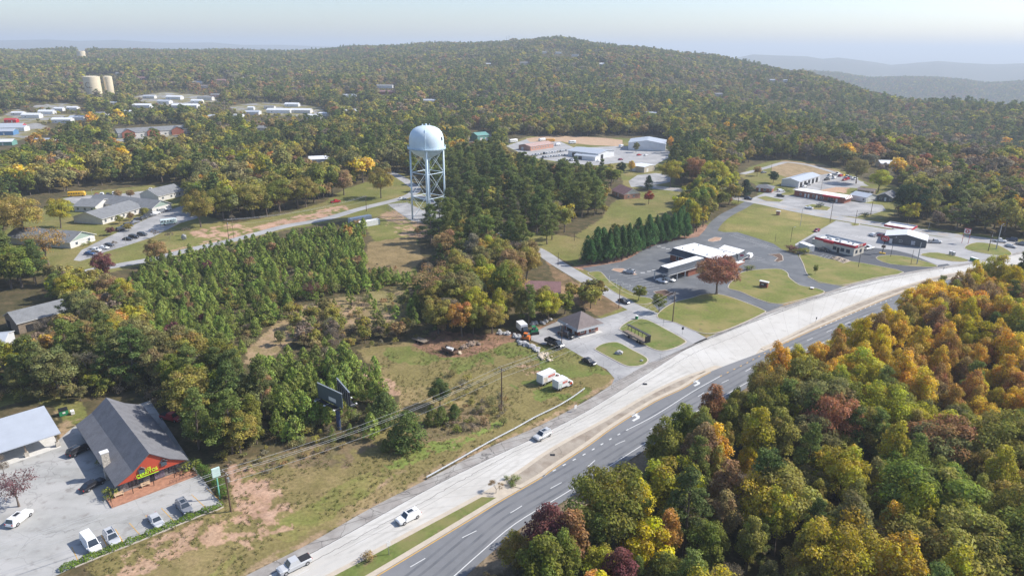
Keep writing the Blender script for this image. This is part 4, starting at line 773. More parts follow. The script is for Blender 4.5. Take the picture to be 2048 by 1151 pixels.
# --- church complex, one building of several wings
rt = empty('church', (*P(190,450)[:2], 0), 0, 'sprawling grey-roofed church building of joined low wings', 'church'); rc = Vector(P(190,450)[:2])
for (A, B, dpt, hw, rise, rdg, ov, gm, nwin) in ((P(142,497),P(191,481),34,3.0,3.0,'v',0.7,GSID,2),(P(206,449),P(288,424),17,3.0,2.8,'u',0.7,CONCW,7),(P(306,428),P(344,418),46,3.1,3.0,'v',0.6,GSID,2),(P(150,423),P(192,424),16,3.0,2.4,'u',0.6,CONCW,3),(P(318,403),P(368,391),14,3.2,3.2,'u',0.5,CONCW,3)):
    c, rz, L, W = frame(A, B, (A[0]-(B[1]-A[1]), A[1]+(B[0]-A[0]), 0)); v_ = Vector((-math.sin(rz), math.cos(rz))); mid_ = (Vector(A[:2])+Vector(B[:2]))/2+v_*(dpt/2)
    n0 = len(bpy.data.objects); wl0 = set(o.name for o in rt.children)
    gable_parts(rt, L, dpt, hw, rise, rdg, ov, CONCW, SHC, gm=gm)
    for k in range(nwin): opening(rt, 'A', L, dpt, (k+0.5)*L/nwin-0.7, 1.4, 0.9, 1.4, 'window')
    for o in rt.children:
        if o.name not in wl0:
            m_ = Matrix.Translation((mid_.x-rc.x, mid_.y-rc.y, 0))@Matrix.Rotation(rz, 4, 'Z'); o.matrix_basis = m_@o.matrix_basis
    k_ = Matrix.Rotation(rz, 2); BLD.append([tuple(mid_+k_@Vector(p)) for p in ((-L/2-3,-dpt/2-6),(L/2+3,-dpt/2-6),(L/2+3,dpt/2+3),(-L/2-3,dpt/2+3))])
# --- long lodge with three red gables
rt, L, W = building('long_lodge', 'long grey-roofed lodge with three red cross gables among trees', G(238,277), G(374,268), G(236,268), 5.0, 3.0, 'u', 0.6, CONCW, SHC, [('A',3+i*5.4,1.8,1.0,1.5,'window') for i in range(13)], cat='lodge', depth=17, clear=22)
for t in (0.14, 0.50, 0.86):
    x = -L/2+L*t; mb = MB(); y = -W/2-1.5; w3 = 5.6; mb.poly([(x-w3,y,0),(x+w3,y,0),(x+w3,y,5.0),(x,y,8.0),(x-w3,y,5.0)], 0); mb.poly([(x-w3,y,0),(x-w3,y,5),(x-w3,-W/2,5),(x-w3,-W/2,0)],0); mb.poly([(x+w3,y,5),(x+w3,y,0),(x+w3,-W/2,0),(x+w3,-W/2,5)],0)
    mb.poly([(x-w3-.5,y-.4,4.8),(x,y-.4,8.2),(x,0.5,8.2),(x-w3-.5,0.5,4.8)][::-1], 1); mb.poly([(x,y-.4,8.2),(x+w3+.5,y-.4,4.8),(x+w3+.5,0.5,4.8),(x,0.5,8.2)][::-1], 1); part('cross_gable', mb, [BRICK, SHC], rt)
# --- houses, mobile homes and sheds far off
SMALL = [ # px, py, length, depth, turn in degrees, wall, roof, label
 (65,236,26,9,5,MTWALL,MTW,'long white mobile home farthest left of the left clearing'),(127,246,26,10,8,MTWALL,MTW,'long white-roofed shed in the left clearing'),(157,240,16,9,8,MTWALL,MTL,'grey-roofed shed beside the long white-roofed shed'),
 (25,258,30,12,12,REDP,MTL,'red-trimmed store with a pale roof at the left edge'),(8,270,22,12,12,BLUEM,MTL,'blue-trimmed store at the left edge'),(5,290,20,10,12,MTG,MTW,'green-trimmed white shed at the left edge'),(24,245,12,8,12,REDP,REDP,'small bright red shed at the left edge'),
 (147,220,14,8,0,MTWALL,MTW,'small white shed left of the storage tanks clearing'),(286,216,30,12,3,MTWALL,MTW,'white warehouse right of the storage tanks'),(330,207,24,11,-4,MTWALL,MTL,'pale warehouse between the white warehouse and the long one'),(372,216,44,13,4,CONCW,MTW,'very long pale warehouse in the tank clearing'),
 (412,200,30,10,-3,CONCW,SHC,'grey-roofed house at the right of the tank clearing'),(432,194,14,9,-3,BRICK2,SHC,'brownish house at the right end of the tank clearing'),
 (506,229,24,12,2,MTWALL,MTL,'grey warehouse at the left of the second clearing'),(503,220,8,7,2,MTWALL,MTW,'tall white silo-like block in the second clearing'),(560,226,40,12,-2,MTWALL,MTW,'long white warehouse in the second clearing'),(604,226,34,11,-4,CONCW,MTW,'pinkish-white warehouse at the right of the second clearing'),(628,237,24,9,-4,MTWALL,MTW,'white shed nearest the road in the second clearing'),
 (442,164,18,12,15,BRICK2,SHM,'pink-roofed house among the trees above the long lodge'),(283,160,22,11,5,BRICK,SHM,'red-roofed house beyond the storage tanks'),(562,152,18,10,0,BRICK,SHM,'small red-roofed house on the far slope'),
 (770,176,36,13,0,MTWALL,SHC,'white hall with a grey roof on the far slope'),(772,188,34,12,0,BRICK,SHM,'red-brick hall below the white hall on the far slope'),
 (1117,108,16,11,10,TRIM,SHC,'large white house high on the long hill'),(1088,107,12,10,0,TRIM,SHC,'small white house left of the large hill house'),(1150,113,16,11,-10,TRIM,SHD,'white gabled house right of the large hill house'),(1034,97,20,10,0,CONCW,SHC,'pale house near the masts on the hill top'),
 (977,131,14,10,30,CONCW,MTL,'pale-roofed cabin in the middle of the hillside'),(1048,129,26,10,0,CONCW,SHC,'grey-roofed lodge in the middle of the hillside'),(1203,131,12,9,0,TRIM,MTW,'tiny white cabin on the right hillside'),(1251,134,14,9,0,CONCW,MTL,'pale cabin on the right hillside'),(853,101,14,9,0,TRIM,MTW,'white cabin on the left skyline of the hill'),
 (1544,163,12,7,5,CONCW,MTL,'left one of two white houses on the descending ridge'),(1570,164,8,6,-5,CONCW,MTL,'right one of two white houses on the descending ridge'),(1438,192,16,10,0,CONCW,SHC,'grey house low on the right hillside'),(1485,136,6,5,0,CONCW,MTL,'tiny white house on the ridge skyline'),
 (30,262,30,12,10,MTWALL,MTL,'long pale store behind the red-trimmed one'),(95,228,18,9,4,MTWALL,MTW,'white mobile home at the back of the left clearing'),(38,231,14,8,6,CONCW,MTW,'pale shed in the middle of the left clearing'),(350,199,30,11,-3,MTWALL,MTW,'white warehouse at the back of the tank clearing'),(300,197,18,9,0,CONCW,MTL,'pale shed at the back left of the tank clearing'),(395,206,16,9,0,TRIM,MTW,'white house in front of the grey-roofed one'),(478,236,12,8,0,MTWALL,MTW,'white van-sized shed at the left of the second clearing'),(585,213,20,9,-3,MTWALL,MTW,'white shed at the back of the second clearing'),(540,218,14,8,0,CONCW,SHC,'small grey-roofed house at the back of the second clearing'),(650,232,14,8,-4,CONCW,MTW,'white-roofed trailer at the right end of the second clearing'),(120,222,12,8,0,TRIM,MTW,'white cabin by the left clearing road'),(205,232,14,8,0,CONCW,SHC,'grey house between the left and tank clearings'),(255,228,12,8,0,TRIM,MTW,'white cabin below the storage tanks'),(230,210,10,7,0,TRIM,MTW,'tiny white shed below the storage tanks'), (335,146,14,9,0,CONCW,SHC,'grey cabin on the wooded slope above the tank clearing'),(395,168,18,10,5,TRIM,MTL,'pale house in the trees above the tank clearing'),(410,176,14,9,0,CONCW,SHB,'brown-roofed house below the pale one above the tank clearing'),(590,168,16,9,0,TRIM,SHC,'white-walled house in the far wood above the second clearing'),(620,158,12,8,0,CONCW,MTW,'pale dot of a house near the small red-roofed one'),(700,196,22,10,0,MTWALL,MTL,'grey-roofed shed in the wood left of the red-brick hall'),(735,212,16,9,6,CONCW,SHB,'brown-roofed house in the wood below the red-brick hall'),(860,206,20,10,0,CONCW,MTL,'pale shed in the wood behind the water tower'),(700,226,20,9,0,MTWALL,MTW,'white shed in the wood above the water tower street'),(520,262,16,9,8,CONCW,SHC,'grey-roofed house in the wood below the second clearing'),(430,238,18,10,4,CONCW,MTL,'pale-roofed house in the wood right of the long lodge'),(180,268,16,9,5,TRIM,SHC,'white house in the wood left of the long lodge'),(95,288,18,10,5,CONCW,MTL,'pale shed in the wood below the left clearing'),(240,150,14,9,0,CONCW,SHC,'grey house on the slope right of the storage tanks'),(105,175,16,9,0,TRIM,MTW,'white house in the wood left of the storage tanks'),(40,190,16,9,0,CONCW,SHC,'grey-roofed house in the wood at the far left'),(960,196,14,9,0,CONCW,SHB,'brown-roofed cabin in the wood behind the green barn'),(1300,232,16,9,0,CONCW,MTL,'pale cabin in the wood behind the big white warehouse'),(1782,334,20,10,-5,TRIM,MTW,'white-roofed house hidden in the wood beyond the bungalow'),(640,325,16,9,20,CONCW,MTW,'pale-roofed trailer glimpsed in the wood left of the water tower'),(486,160,14,9,0,TRIM,MTW,'white cabin above the pink-roofed house')]
SMV = []
for (px, py, l_, d_, rot, mw, mr, lab) in SMALL:
    if l_ > 22: l_ *= 0.78
    x, y, z = G(px, py); rz = R(rot); h = 3.6 if l_ > 20 else 3.0
    rt = empty('house' if 'house' in lab or 'cabin' in lab else 'shed', (x, y, z-0.3), rz, lab, 'house' if ('house' in lab or 'cabin' in lab or 'home' in lab) and 'warehouse' not in lab else 'shed')
    gable_parts(rt, l_, d_, h+0.6, 1.8 if d_ > 8 else 1.2, 'u', 0.4, mw, mr)
    if l_ > 9: opening(rt, 'A', l_, d_, l_*0.2, 1.4, 1.4, 1.3, 'window'); opening(rt, 'A', l_, d_, l_*0.6, 1.2, 0.6, 2.1, 'door')
    wpx = l_*0.5*FPX/max(y, 50); hpx = (h+1.5)*FPX/max(y, 50)*0.95; SMV.append([(px-wpx*1.1, py-hpx), (px+wpx*1.1, py-hpx), (px+wpx*1.1, py+0.5), (px-wpx*1.1, py+0.5)])
    dirv = Vector((x, y)).normalized(); k = 26 if y > 700 else 14
    m_ = Matrix.Rotation(rz, 2); sh = -dirv*(k+ (12 if y > 1400 else 0)); c0 = Vector((x, y))
    BLD.append([tuple(c0+m_@Vector((-l_/2-2,-d_/2-2))+sh), tuple(c0+m_@Vector((l_/2+2,-d_/2-2))+sh), tuple(c0+m_@Vector((l_/2+2,d_/2+2))), tuple(c0+m_@Vector((-l_/2-2,d_/2+2)))])
# --- storage tanks
TANKM = mat('cream_tank', (0.70,0.60,0.42), 0.5, 0.03, 0.2)
def storage_tank(px, ybase, wpx, ytop, label, logo=False):
    x, y, z = G(px, ybase); dist = y*_cp+(H-z)*_sp; r_ = wpx/2*dist/FPX
    lo, hi = 0, 120
    for _ in range(40):
        m_ = (lo+hi)/2
        if project(x, y, z+m_)[1] > ytop: lo = m_
        else: hi = m_
    h = lo; t = empty('storage_tank', (x, y, z), 0, label, 'storage tank', None); mb = MB(); mb.tube((0,0,-1),(0,0,h*0.97), r_, n=32, caps=False); part('shell', mb, TANKM, t, True)
    mb = MB(); mb.tube((0,0,h*0.97),(0,0,h), r_, r_*0.55, n=32); part('roof', mb, TANKM, t); mb = MB(); mb.box((0,-r_-0.25,h*0.48),(0.5,0.3,h*0.95)); part('ladder', mb, STEEL, t)
    if logo: g_ = mat('tank_logo_brown', (0.28,0.17,0.06), 0.6, 0); textobj('emblem', 'C', t, (-1.0,-r_-0.2,h*0.55), (R(90),0,0), r_*0.95, g_, 0.05); mb = MB(); mb.box((r_*0.15,-r_-0.2,h*0.43),(r_*0.75,0.15,r_*0.07)); part('emblem_bar', mb, g_, t)
    k = 40; BLD.append([(x-r_-2,y-k-14),(x+r_+2,y-k-14),(x+r_+2,y+r_+2),(x-r_-2,y+r_+2)])
storage_tank(189,192,30,152,'broad cream storage tank with a brown emblem above the trees', True); storage_tank(221,190,16,152,'narrow cream storage tank beside the broad one'); storage_tank(164,117,15,102,'far cream storage tank on the left skyline')
# --- water tower
WT = mat('pale_blue_tank_paint', (0.66,0.77,0.83), 0.38, 0.035, 0.35, extra=chain(blotch((0.60,0.71,0.78), 0.2, 0.48, 0.7, stretch=(1,1,0.15)), wave_lines(0.35, 0.9, 'Z', thr=0.96), blotch((0.50,0.52,0.50), 0.8, 0.68, 0.85, stretch=(1.5,1.5,0.12))))
t = empty('water_tower', (-43.9,351,0), 0, 'tall pale blue water tower on four braced legs', 'water tower')
prof = [(0.6,32.0),(3.5,32.4),(6.3,33.8),(8.1,35.6),(8.75,37.2),(8.8,40.5),(8.6,42.5),(7.9,44.6),(6.6,46.2),(4.6,47.3),(2.3,47.9),(0.01,48.1)]; mb = MB(); n = 40
for r_, z in prof:
    for k in range(n): a = 2*math.pi*k/n; mb.v.append((r_*math.cos(a), r_*math.sin(a), z))
for i in range(len(prof)-1):
    for k in range(n): j = (k+1)%n; mb.f.append((i*n+k, i*n+j, (i+1)*n+j, (i+1)*n+k)); mb.m.append(0)
part('tank', mb, WT, t, True)
mb = MB()
for (ra, rb, za, zb) in ((8.75,9.75,36.9,37.0),):
    for k in range(n):
        a, b = 2*math.pi*k/n, 2*math.pi*(k+1)/n; ca, sa, cb, sb = math.cos(a), math.sin(a), math.cos(b), math.sin(b)
        mb.poly([(ra*ca,ra*sa,zb),(rb*ca,rb*sa,zb),(rb*cb,rb*sb,zb),(ra*cb,ra*sb,zb)]); mb.poly([(ra*cb,ra*sb,za),(rb*cb,rb*sb,za),(rb*ca,rb*sa,za),(ra*ca,ra*sa,za)]); mb.poly([(rb*ca,rb*sa,za-0.35),(rb*cb,rb*sb,za-0.35),(rb*cb,rb*sb,zb),(rb*ca,rb*sa,zb)]); mb.poly([(rb*ca,rb*sa,zb),(rb*cb,rb*sb,zb),(rb*cb,rb*sb,za-0.35),(rb*ca,rb*sa,za-0.35)])
part('balcony', mb, WT, t); mb = MB()
for k in range(n):
    a, b = 2*math.pi*k/n, 2*math.pi*(k+1)/n; p = (9.7*math.cos(a),9.7*math.sin(a)); q = (9.7*math.cos(b),9.7*math.sin(b)); mb.tube((*p,37),(*p,38.1),0.05,n=4); mb.tube((*p,38.1),(*q,38.1),0.05,n=4); mb.tube((*p,37.6),(*q,37.6),0.04,n=4)
part('balcony_rail', mb, WT, t)
RL_ = 8.3; LA = [R(186), R(276), R(6), R(96)]; feet = [(RL_*math.cos(a)*1.03, RL_*math.sin(a)*1.03) for a in LA]; tops = [(RL_*math.cos(a), RL_*math.sin(a)) for a in LA]
for f_, t_ in zip(feet, tops): mb = MB(); mb.tube((*f_,0),(*t_,37.5),0.46,n=14); lg = part('leg', mb, WT, t, True)
mb = MB(); mb.tube((0,0,0),(0,0,29.5),1.1,n=18,caps=False); mb.tube((0,0,29.5),(0,0,33.2),1.1,3.0,n=18,caps=False); part('riser', mb, WT, t, True)
def lp(i, z): s = z/37.5; return (feet[i][0]*(1-s)+tops[i][0]*s, feet[i][1]*(1-s)+tops[i][1]*s, z)
for z in (12.0, 24.5):
    for i in range(4): mb = MB(); mb.tube(lp(i,z), lp((i+1)%4,z), 0.17, n=8); part('strut', mb, WT, t)
for z0, z1 in ((0.5,12.0),(12.0,24.5),(24.5,36.5)):
    for i in range(4):
        mb = MB(); j = (i+1)%4; mb.tube(lp(i,z0), lp(j,z1), 0.075, n=6); mb.tube(lp(j,z0), lp(i,z1), 0.075, n=6); part('cross_brace', mb, WT, t)
mb = MB(); mb.tube((0.4,-8.95,37.2),(0.4,-8.95,42.3),0.12,n=5); mb.tube((0.4,-8.9,42.3),(0.4,-6.9,46.2),0.12,n=5); mb.tube((0.4,-6.9,46.2),(0.3,-1.5,48.2),0.12,n=5)
for zz in np.arange(37.5, 42.2, 0.6): mb.box((0.4,-8.95,zz),(0.7,0.1,0.1))
part('ladder', mb, WT, t); mb = MB(); mb.tube((0,0,48),(0,0,48.8),0.5,n=10); mb.tube((1.8,0,47.9),(1.8,0,48.9),0.15,n=6); mb.tube((-1.8,0.4,47.9),(-1.8,0.4,48.6),0.3,n=8); part('roof_vent', mb, WT, t)
mb = MB(); mb.box((0,0,0),(0.9,0.12,1.6)); pl_ = part('tank_plaque', mb, BLACKM, t); pl_.location = (8.15,-3.25,42.0); pl_.rotation_euler = (R(-12),0,R(66))
BLD.append([(-56,330),(-32,330),(-32,362),(-56,362)])
# ------------------------------------------------------------------ vehicles
PAINT = mat('car_paint', (0.5,0.5,0.5), 0.28, 0, spec=0.6, objcol=True); CGL = mat('car_glass', (0.03,0.04,0.05), 0.05, 0, spec=0.9); TYRE = mat('tyre_rubber', (0.02,0.02,0.02), 0.8, 0); RIM = mat('wheel_rim', (0.45,0.45,0.47), 0.35, 0, 1, 0.7); HL = mat('headlight_lens', (0.8,0.8,0.78), 0.15, 0, spec=0.8); TL = mat('tail_light_lens', (0.45,0.01,0.01), 0.2, 0, spec=0.8); BEDM = mat('truck_bed_liner', (0.03,0.03,0.033), 0.8, 0); WBOX = mat('box_body_white', (0.78,0.78,0.78), 0.5, 0.04, 0.6); CHR = mat('bumper_grey', (0.18,0.18,0.19), 0.4, 0)
def loft(mb, secs, m=0):
    n = len(secs[0]); b = len(mb.v)
    for s in secs: mb.v += s
    for i in range(len(secs)-1):
        for k in range(n): j = (k+1) % n; mb.f.append((b+i*n+k, b+(i+1)*n+k, b+(i+1)*n+j, b+i*n+j)); mb.m.append(m)
    mb.f.append(tuple(b+k for k in range(n))); mb.m.append(m); mb.f.append(tuple(b+(len(secs)-1)*n+k for k in range(n))[::-1]); mb.m.append(m)
def hull(L, W, zb, belt, hood, kind):
    """lower body: cross sections from nose to tail, bevelled along the sills and shoulders"""
    h = W/2; xs = [(L/2, .74, .40, hood-.22), (L/2-.12, .90, .28, hood-.10), (L/2-.5, .98, .24, hood-.02), (L*0.24, 1.0, .22, belt-.04), (0, 1.0, .22, belt), (-L*0.3, 1.0, .22, belt), (-L/2+.35, .98, .26, belt-.02 if kind != 'sedan' else belt-.05), (-L/2+.08, .92, .32, belt-.10), (-L/2, .80, .42, belt-.22)]
    out = []
    for x, wf, z0, z1 in xs:
        w_ = h*wf; b = min(.12, (z1-z0)*.3); out.append([(x,-w_+b,z0),(x,w_-b,z0),(x,w_,z0+b),(x,w_,z1-b),(x,w_-b*1.2,z1),(x,-w_+b*1.2,z1),(x,-w_,z1-b),(x,-w_,z0+b)])
    return out
def build_car(kind, detail=True):
    """nose along +X, wheels on z = 0"""
    D = dict(sedan=(4.8,1.84,1.44,.92,.86,(1.05,.25,-1.15,-1.95)), suv=(4.85,1.94,1.74,1.05,1.0,(1.15,.45,-1.95,-2.3)), pickup=(5.8,2.0,1.86,1.08,1.12,(1.45,.85,-.55,-.8)), van=(5.6,2.02,2.15,1.15,1.05,(2.0,1.15,-2.55,-2.72)), hatch=(4.2,1.78,1.5,.95,.88,(1.0,.3,-1.5,-1.9)))[kind]
    L, W, Ht, belt, hood, (c0, c1, c2, c3) = D; body = MB(); loft(body, hull(L, W, .2, belt, hood, kind)); h = W/2; tw = h*.76; bw = h*.93
    def cab(mb, x0, x1, x2, x3, zb, zt, w0, w1, m):
        a = [(x0,-w0,zb),(x0,w0,zb),(x3,w0,zb),(x3,-w0,zb)]; t = [(x1,-w1,zt),(x1,w1,zt),(x2,w1,zt),(x2,-w1,zt)]
        for i in range(4): j = (i+1)%4; mb.poly([a[i], a[j], t[j], t[i]], m)
        mb.poly(t, m)
    cab(body, c0, c1, c2, c3, belt-.06, Ht, bw, tw, 0)
    if kind == 'pickup':
        body.box((-L/4-.55, 0, belt+.04), (0.01,0.01,0.01))
    parts = []
    def win(nm, q):
        c = sum((Vector(p) for p in q), Vector())/4; n_ = (Vector(q[1])-Vector(q[0])).cross(Vector(q[3])-Vector(q[0])).normalized(); mb = MB()
        k = [tuple(c+(Vector(p)-c)*0.86+n_*0.018) for p in q]; mb.poly(k); parts.append((nm, mb, CGL))
    z0, z1 = belt-.02, Ht-.03
    def li(a, b, t): return tuple(a[i]*(1-t)+b[i]*t for i in range(3))
    win('windscreen', [(c0,-bw,belt-.06),(c0,bw,belt-.06),(c1,tw,Ht),(c1,-tw,Ht)])
    win('rear_window', [(c3,bw,belt-.06),(c3,-bw,belt-.06),(c2,-tw,Ht),(c2,tw,Ht)])
    ns = 1 if kind == 'pickup' else 2
    for sgn in (1, -1):
        A_, B_, C_, D_ = (c0,sgn*bw,belt-.06), (c3,sgn*bw,belt-.06), (c2,sgn*tw,Ht), (c1,sgn*tw,Ht)
        for k in range(ns):
            t0, t1 = k/ns, (k+1)/ns; q = [li(A_,B_,t0), li(A_,B_,t1), li(D_,C_,t1), li(D_,C_,t0)]
            if sgn > 0: q = q[::-1]; q = [q[0], q[1], q[2], q[3]]
            win('side_window', q if sgn < 0 or True else q)
    for x in (L/2-.95, -L/2+1.0):
        for sgn in (1, -1):
            r_ = .34 if kind in ('sedan','hatch') else .39; mb = MB(); mb.tube((x,sgn*(h-.2),r_),(x,sgn*(h+.02),r_),r_,n=16); parts.append(('wheel', mb, TYRE, ('rim', x, sgn, h, r_)))
    for sgn in (1, -1):
        mb = MB(); mb.box((L/2-.10, sgn*h*.66, hood-.22), (.16,.36,.15)); parts.append(('headlight', mb, HL)); mb = MB(); mb.box((-L/2+.06, sgn*h*.74, belt-.24), (.14,.26,.26)); parts.append(('tail_light', mb, TL))
        mb = MB(); mb.box((c0-.18, sgn*(h+.08), belt+.05), (.12,.2,.14)); parts.append(('mirror', mb, PAINT))
    mb = MB(); mb.box((L/2-.02,0,.42),(.12,W*.72,.22)); parts.append(('bumper', mb, CHR))
    if kind == 'pickup': mb = MB(); mb.box(((-L/2+.12+c3-.1)/2,0,belt+.02),(abs(-L/2+.12-c3+.1),W*.80,.06)); parts.append(('bed_cover', mb, BEDM))
    if kind == 'suv':
        mb = MB()
        for sgn in (1,-1): mb.box(((c1+c2)/2, sgn*tw*.86, Ht+.04), (abs(c1-c2)*.85,.05,.05))
        parts.append(('roof_rail', mb, CHR)); mb = MB(); mb.box(((c1+c2)/2+.35,0,Ht+.006),(1.2,tw*1.1,.012)); parts.append(('sunroof', mb, CGL))
    return body, parts
CARNAME = dict(sedan='sedan_car', suv='sport_utility_car', pickup='pickup_truck', van='passenger_van', hatch='hatchback_car')
CARM = {}
def car_meshes(kind):
    if kind not in CARM:
        body, parts = build_car(kind); L = [('body', body.mesh('body', [PAINT]), None)]
        for p in parts:
            sub = None
            if len(p) > 3: _, x, sgn, h, r_ = p[3]; mb = MB(); mb.tube((x,sgn*(h+.0),r_),(x,sgn*(h+.035),r_),r_*.6,n=12); sub = ('rim', mb.mesh('rim', [RIM]))
            L.append((p[0], p[1].mesh(p[0], [p[2]]), sub))
        CARM[kind] = L
    return CARM[kind]
PCOL = dict(white=(.80,.80,.79), silver=(.48,.49,.50), grey=(.20,.21,.23), black=(.018,.018,.022), dark=(.05,.055,.065), red=(.42,.02,.025), blue=(.05,.11,.25), navy=(.03,.045,.09), maroon=(.22,.02,.05), yellow=(.75,.42,.02), green=(.05,.14,.08), tan=(.5,.45,.36))
def vehicle(kind, tail, head, color, label, group=None, scale=None):
    a, b = Vector(P(*tail)[:2]), Vector(P(*head)[:2]); c = (a+b)/2; d = (b-a).normalized(); rz = math.atan2(d.y, d.x)
    far_ = c.length > 420
    t = empty(CARNAME[kind], (c.x, c.y, 0.035), rz, label, {'sedan':'car','suv':'car','hatch':'car','pickup':'pickup truck','van':'van'}[kind], group)
    for nm, me, sub in car_meshes(kind):
        if far_ and nm in ('mirror','bumper','headlight','tail_light','roof_rail','sunroof'): continue
        o = link(nm, me, t); o.color = (*PCOL[color], 1)
        if sub and not far_: link(sub[0], sub[1], o)
    return t
Z1 = lambda x, y: (x/3.197, 760+y/3.197)
V = vehicle
V('suv', Z1(60,950), Z1(195,845), 'white', 'white crossover with a dark roof window near the purple crape myrtle')
V('suv', Z1(448,492), Z1(560,432), 'black', 'black sport utility car beside the middle of the restaurant wall'); V('sedan', Z1(540,712), Z1(650,650), 'black', 'black car at the chimney side of the restaurant')
V('van', Z1(545,1010), Z1(625,1112), 'white', 'white passenger van at the hedge'); V('suv', Z1(692,985), Z1(745,1062), 'silver', 'silver sport utility car beside the white van'); V('sedan', Z1(972,872), Z1(1030,950), 'silver', 'silver sedan at the middle of the hedge'); V('suv', Z1(1150,790), Z1(1212,862), 'grey', 'grey sport utility car nearest the green sign')
V('pickup', Z1(1045,238), Z1(1150,262), 'red', 'faded red car parked behind the restaurant in the shade')
V('pickup', (616,1121), (563,1147), 'silver', 'silver pickup with a black bed driving on the concrete lanes'); V('suv', (837,1028), (797,1048), 'white', 'white sport utility car driving on the concrete lanes'); V('suv', (1100,866), (1070,882), 'silver', 'silver-beige car driving on the concrete lanes below the guardrail')
V('sedan', (1167,721), (1189,731), 'black', 'black sedan parked on the grass beside the office driveway'); V('pickup', (1119,668), (1146,678), 'black', 'black pickup under the office carport')
V('sedan', (1237,601), (1258,609), 'black', 'black car on the church street'); V('suv', (1269,548), (1247,544), 'silver', 'silver car in the near bank parking bays'); V('sedan', (1313,561), (1333,567), 'white', 'white sedan under the bank canopy'); V('sedan', (1330,558), (1349,564), 'white', 'second white sedan under the bank canopy, farther lane'); V('van', (1494,519), (1503,512), 'white', 'white van behind the corner of the bank')
V('suv', (1488,398), (1504,400), 'navy', 'dark blue car on the main street'); V('sedan', (1626,419), (1609,416), 'white', 'white sedan on the main street'); V('suv', (1552,393), (1569,394), 'black', 'black car at the strip building island'); V('suv', (1552,383.5), (1569,382.5), 'white', 'white car beside the brick office')
V('hatch', (1640,461), (1626,465), 'maroon', 'maroon car at the upper end of the drive-in lot'); V('pickup', (1729,500), (1744,497), 'white', 'white pickup at the right end of the drive-in'); V('sedan', (1640,499), (1655,503), 'dark', 'dark car in the shade before the drive-in'); V('sedan', (1655,403), (1671,404), 'black', 'black car in front of the strip building awning')
V('hatch', (1749,473.5), (1740,470), 'white', 'white hatchback left of the gas station shop'); V('hatch', (1766,474), (1756,471), 'maroon', 'maroon hatchback left of the gas station shop'); V('pickup', (1859,485), (1879,486), 'silver', 'silver pickup at the right of the gas station shop'); V('pickup', (1984,482), (2012,485), 'white', 'white pickup beside the tall grey pole'); V('suv', (2034,483), (2012,480), 'navy', 'dark blue car behind the white pickup'); V('suv', (2052,491), (2034,488), 'grey', 'grey van at the right edge of the road'); V('sedan', (2012,492), (2030,496), 'silver', 'silver sedan leaving the junction')
yc = [(1659,352,'white'),(1666,351,'dark'),(1674,349,'white'),(1680,353,'red'),(1686,352,'yellow'),(1693,355,'white'),(1699,356,'grey'),(1704,357,'white'),(1709,359,'white'),(1694,359,'red'),(1688,361,'red'),(1653,360,'black'),(1668,357,'white'),(1608,374,'white'),(1614,371,'grey')]
for i, (x, y, c_) in enumerate(yc): V(('suv','sedan','pickup')[i % 3], (x-4,y+1.2), (x+5,y-1.0), c_, f'{c_} vehicle in the garage yard, ' + ('number %s counting from the left' % ('one two three four five six seven eight nine ten eleven twelve thirteen fourteen fifteen'.split()[i])), 'vehicles in the garage yard')
ch = [(242,461.5,'dark'),(249,456,'dark'),(257,452,'navy'),(270,446.5,'grey'),(277,442,'black'),(287,438.5,'dark'),(296,435,'dark'),(304,432.5,'grey'),(311,429.5,'white'),(319,426.5,'grey'),(326,424,'grey'),(334,421.5,'white')]
od = 'first second third fourth fifth sixth seventh eighth ninth tenth eleventh twelfth'.split()
for i, (x, y, c_) in enumerate(ch): V(('suv','sedan')[i % 2], (x-6,y+0.6), (x+7,y-2.2), c_, f'{c_} car, {od[i]} from the left in the row along the church', 'cars parked along the church')
for x, y, c_, k in ((256,480,'black','sedan'),(268,476,'black','suv'),(285,471,'dark','suv'),(218,492,'dark','sedan'),(208,497.5,'white','sedan'),(190,503,'white','pickup'),(180,509,'blue','sedan')): V(k, (x-8,y-0.5), (x+8,y+0.5), c_, f'{c_} {("car","pickup")[k == "pickup"]} in the lower church row, ' + ('at the low end' if x < 195 else 'next to the lamp post' if x > 262 and x < 280 else 'near the leafless trees' if x > 280 else 'just left of the lamp post' if x > 240 else 'beside the empty bays' if x > 212 else 'in the middle of the empty bays'), 'cars in the lower church row')
for i, (x, y, c_) in enumerate(((168,391,'white'),(193,391,'red'),(204,390.5,'white'),(216,390,'dark'),(228.5,388.5,'white'),(301,380,'white'))): V('sedan' if i % 2 else 'suv', (x-1,y+2), (x+2,y-2), c_, f'{c_} car behind the church, ' + ('beside the yellow bus' if i == 0 else 'next to the lamp post' if i == 1 else 'just right of the red car' if i == 2 else 'between two white cars' if i == 3 else 'left of the brown trees' if i == 4 else 'alone by the wood'), 'cars behind the church')
lot = []
for i in range(13): lot.append((1066+i*5.5, 311-i*0.75+(i%2)*0.2))
for i in range(9): lot.append((1086+i*5.4, 315.5-i*0.5))
for i in range(6): lot.append((1118+i*5.4, 323-i*0.3))
lc = random.Random(4)
for i, (x, y) in enumerate(lot): c_ = lc.choice(['white','white','white','silver','silver','grey','tan','dark']); V(('sedan','suv','hatch')[i % 3], (x-0.8,y+1.8), (x+1.0,y-1.8), c_, f'{c_} used car in the ' + ('back' if i < 13 else 'middle' if i < 22 else 'front') + ' row of the car yard', 'used cars in the yard')
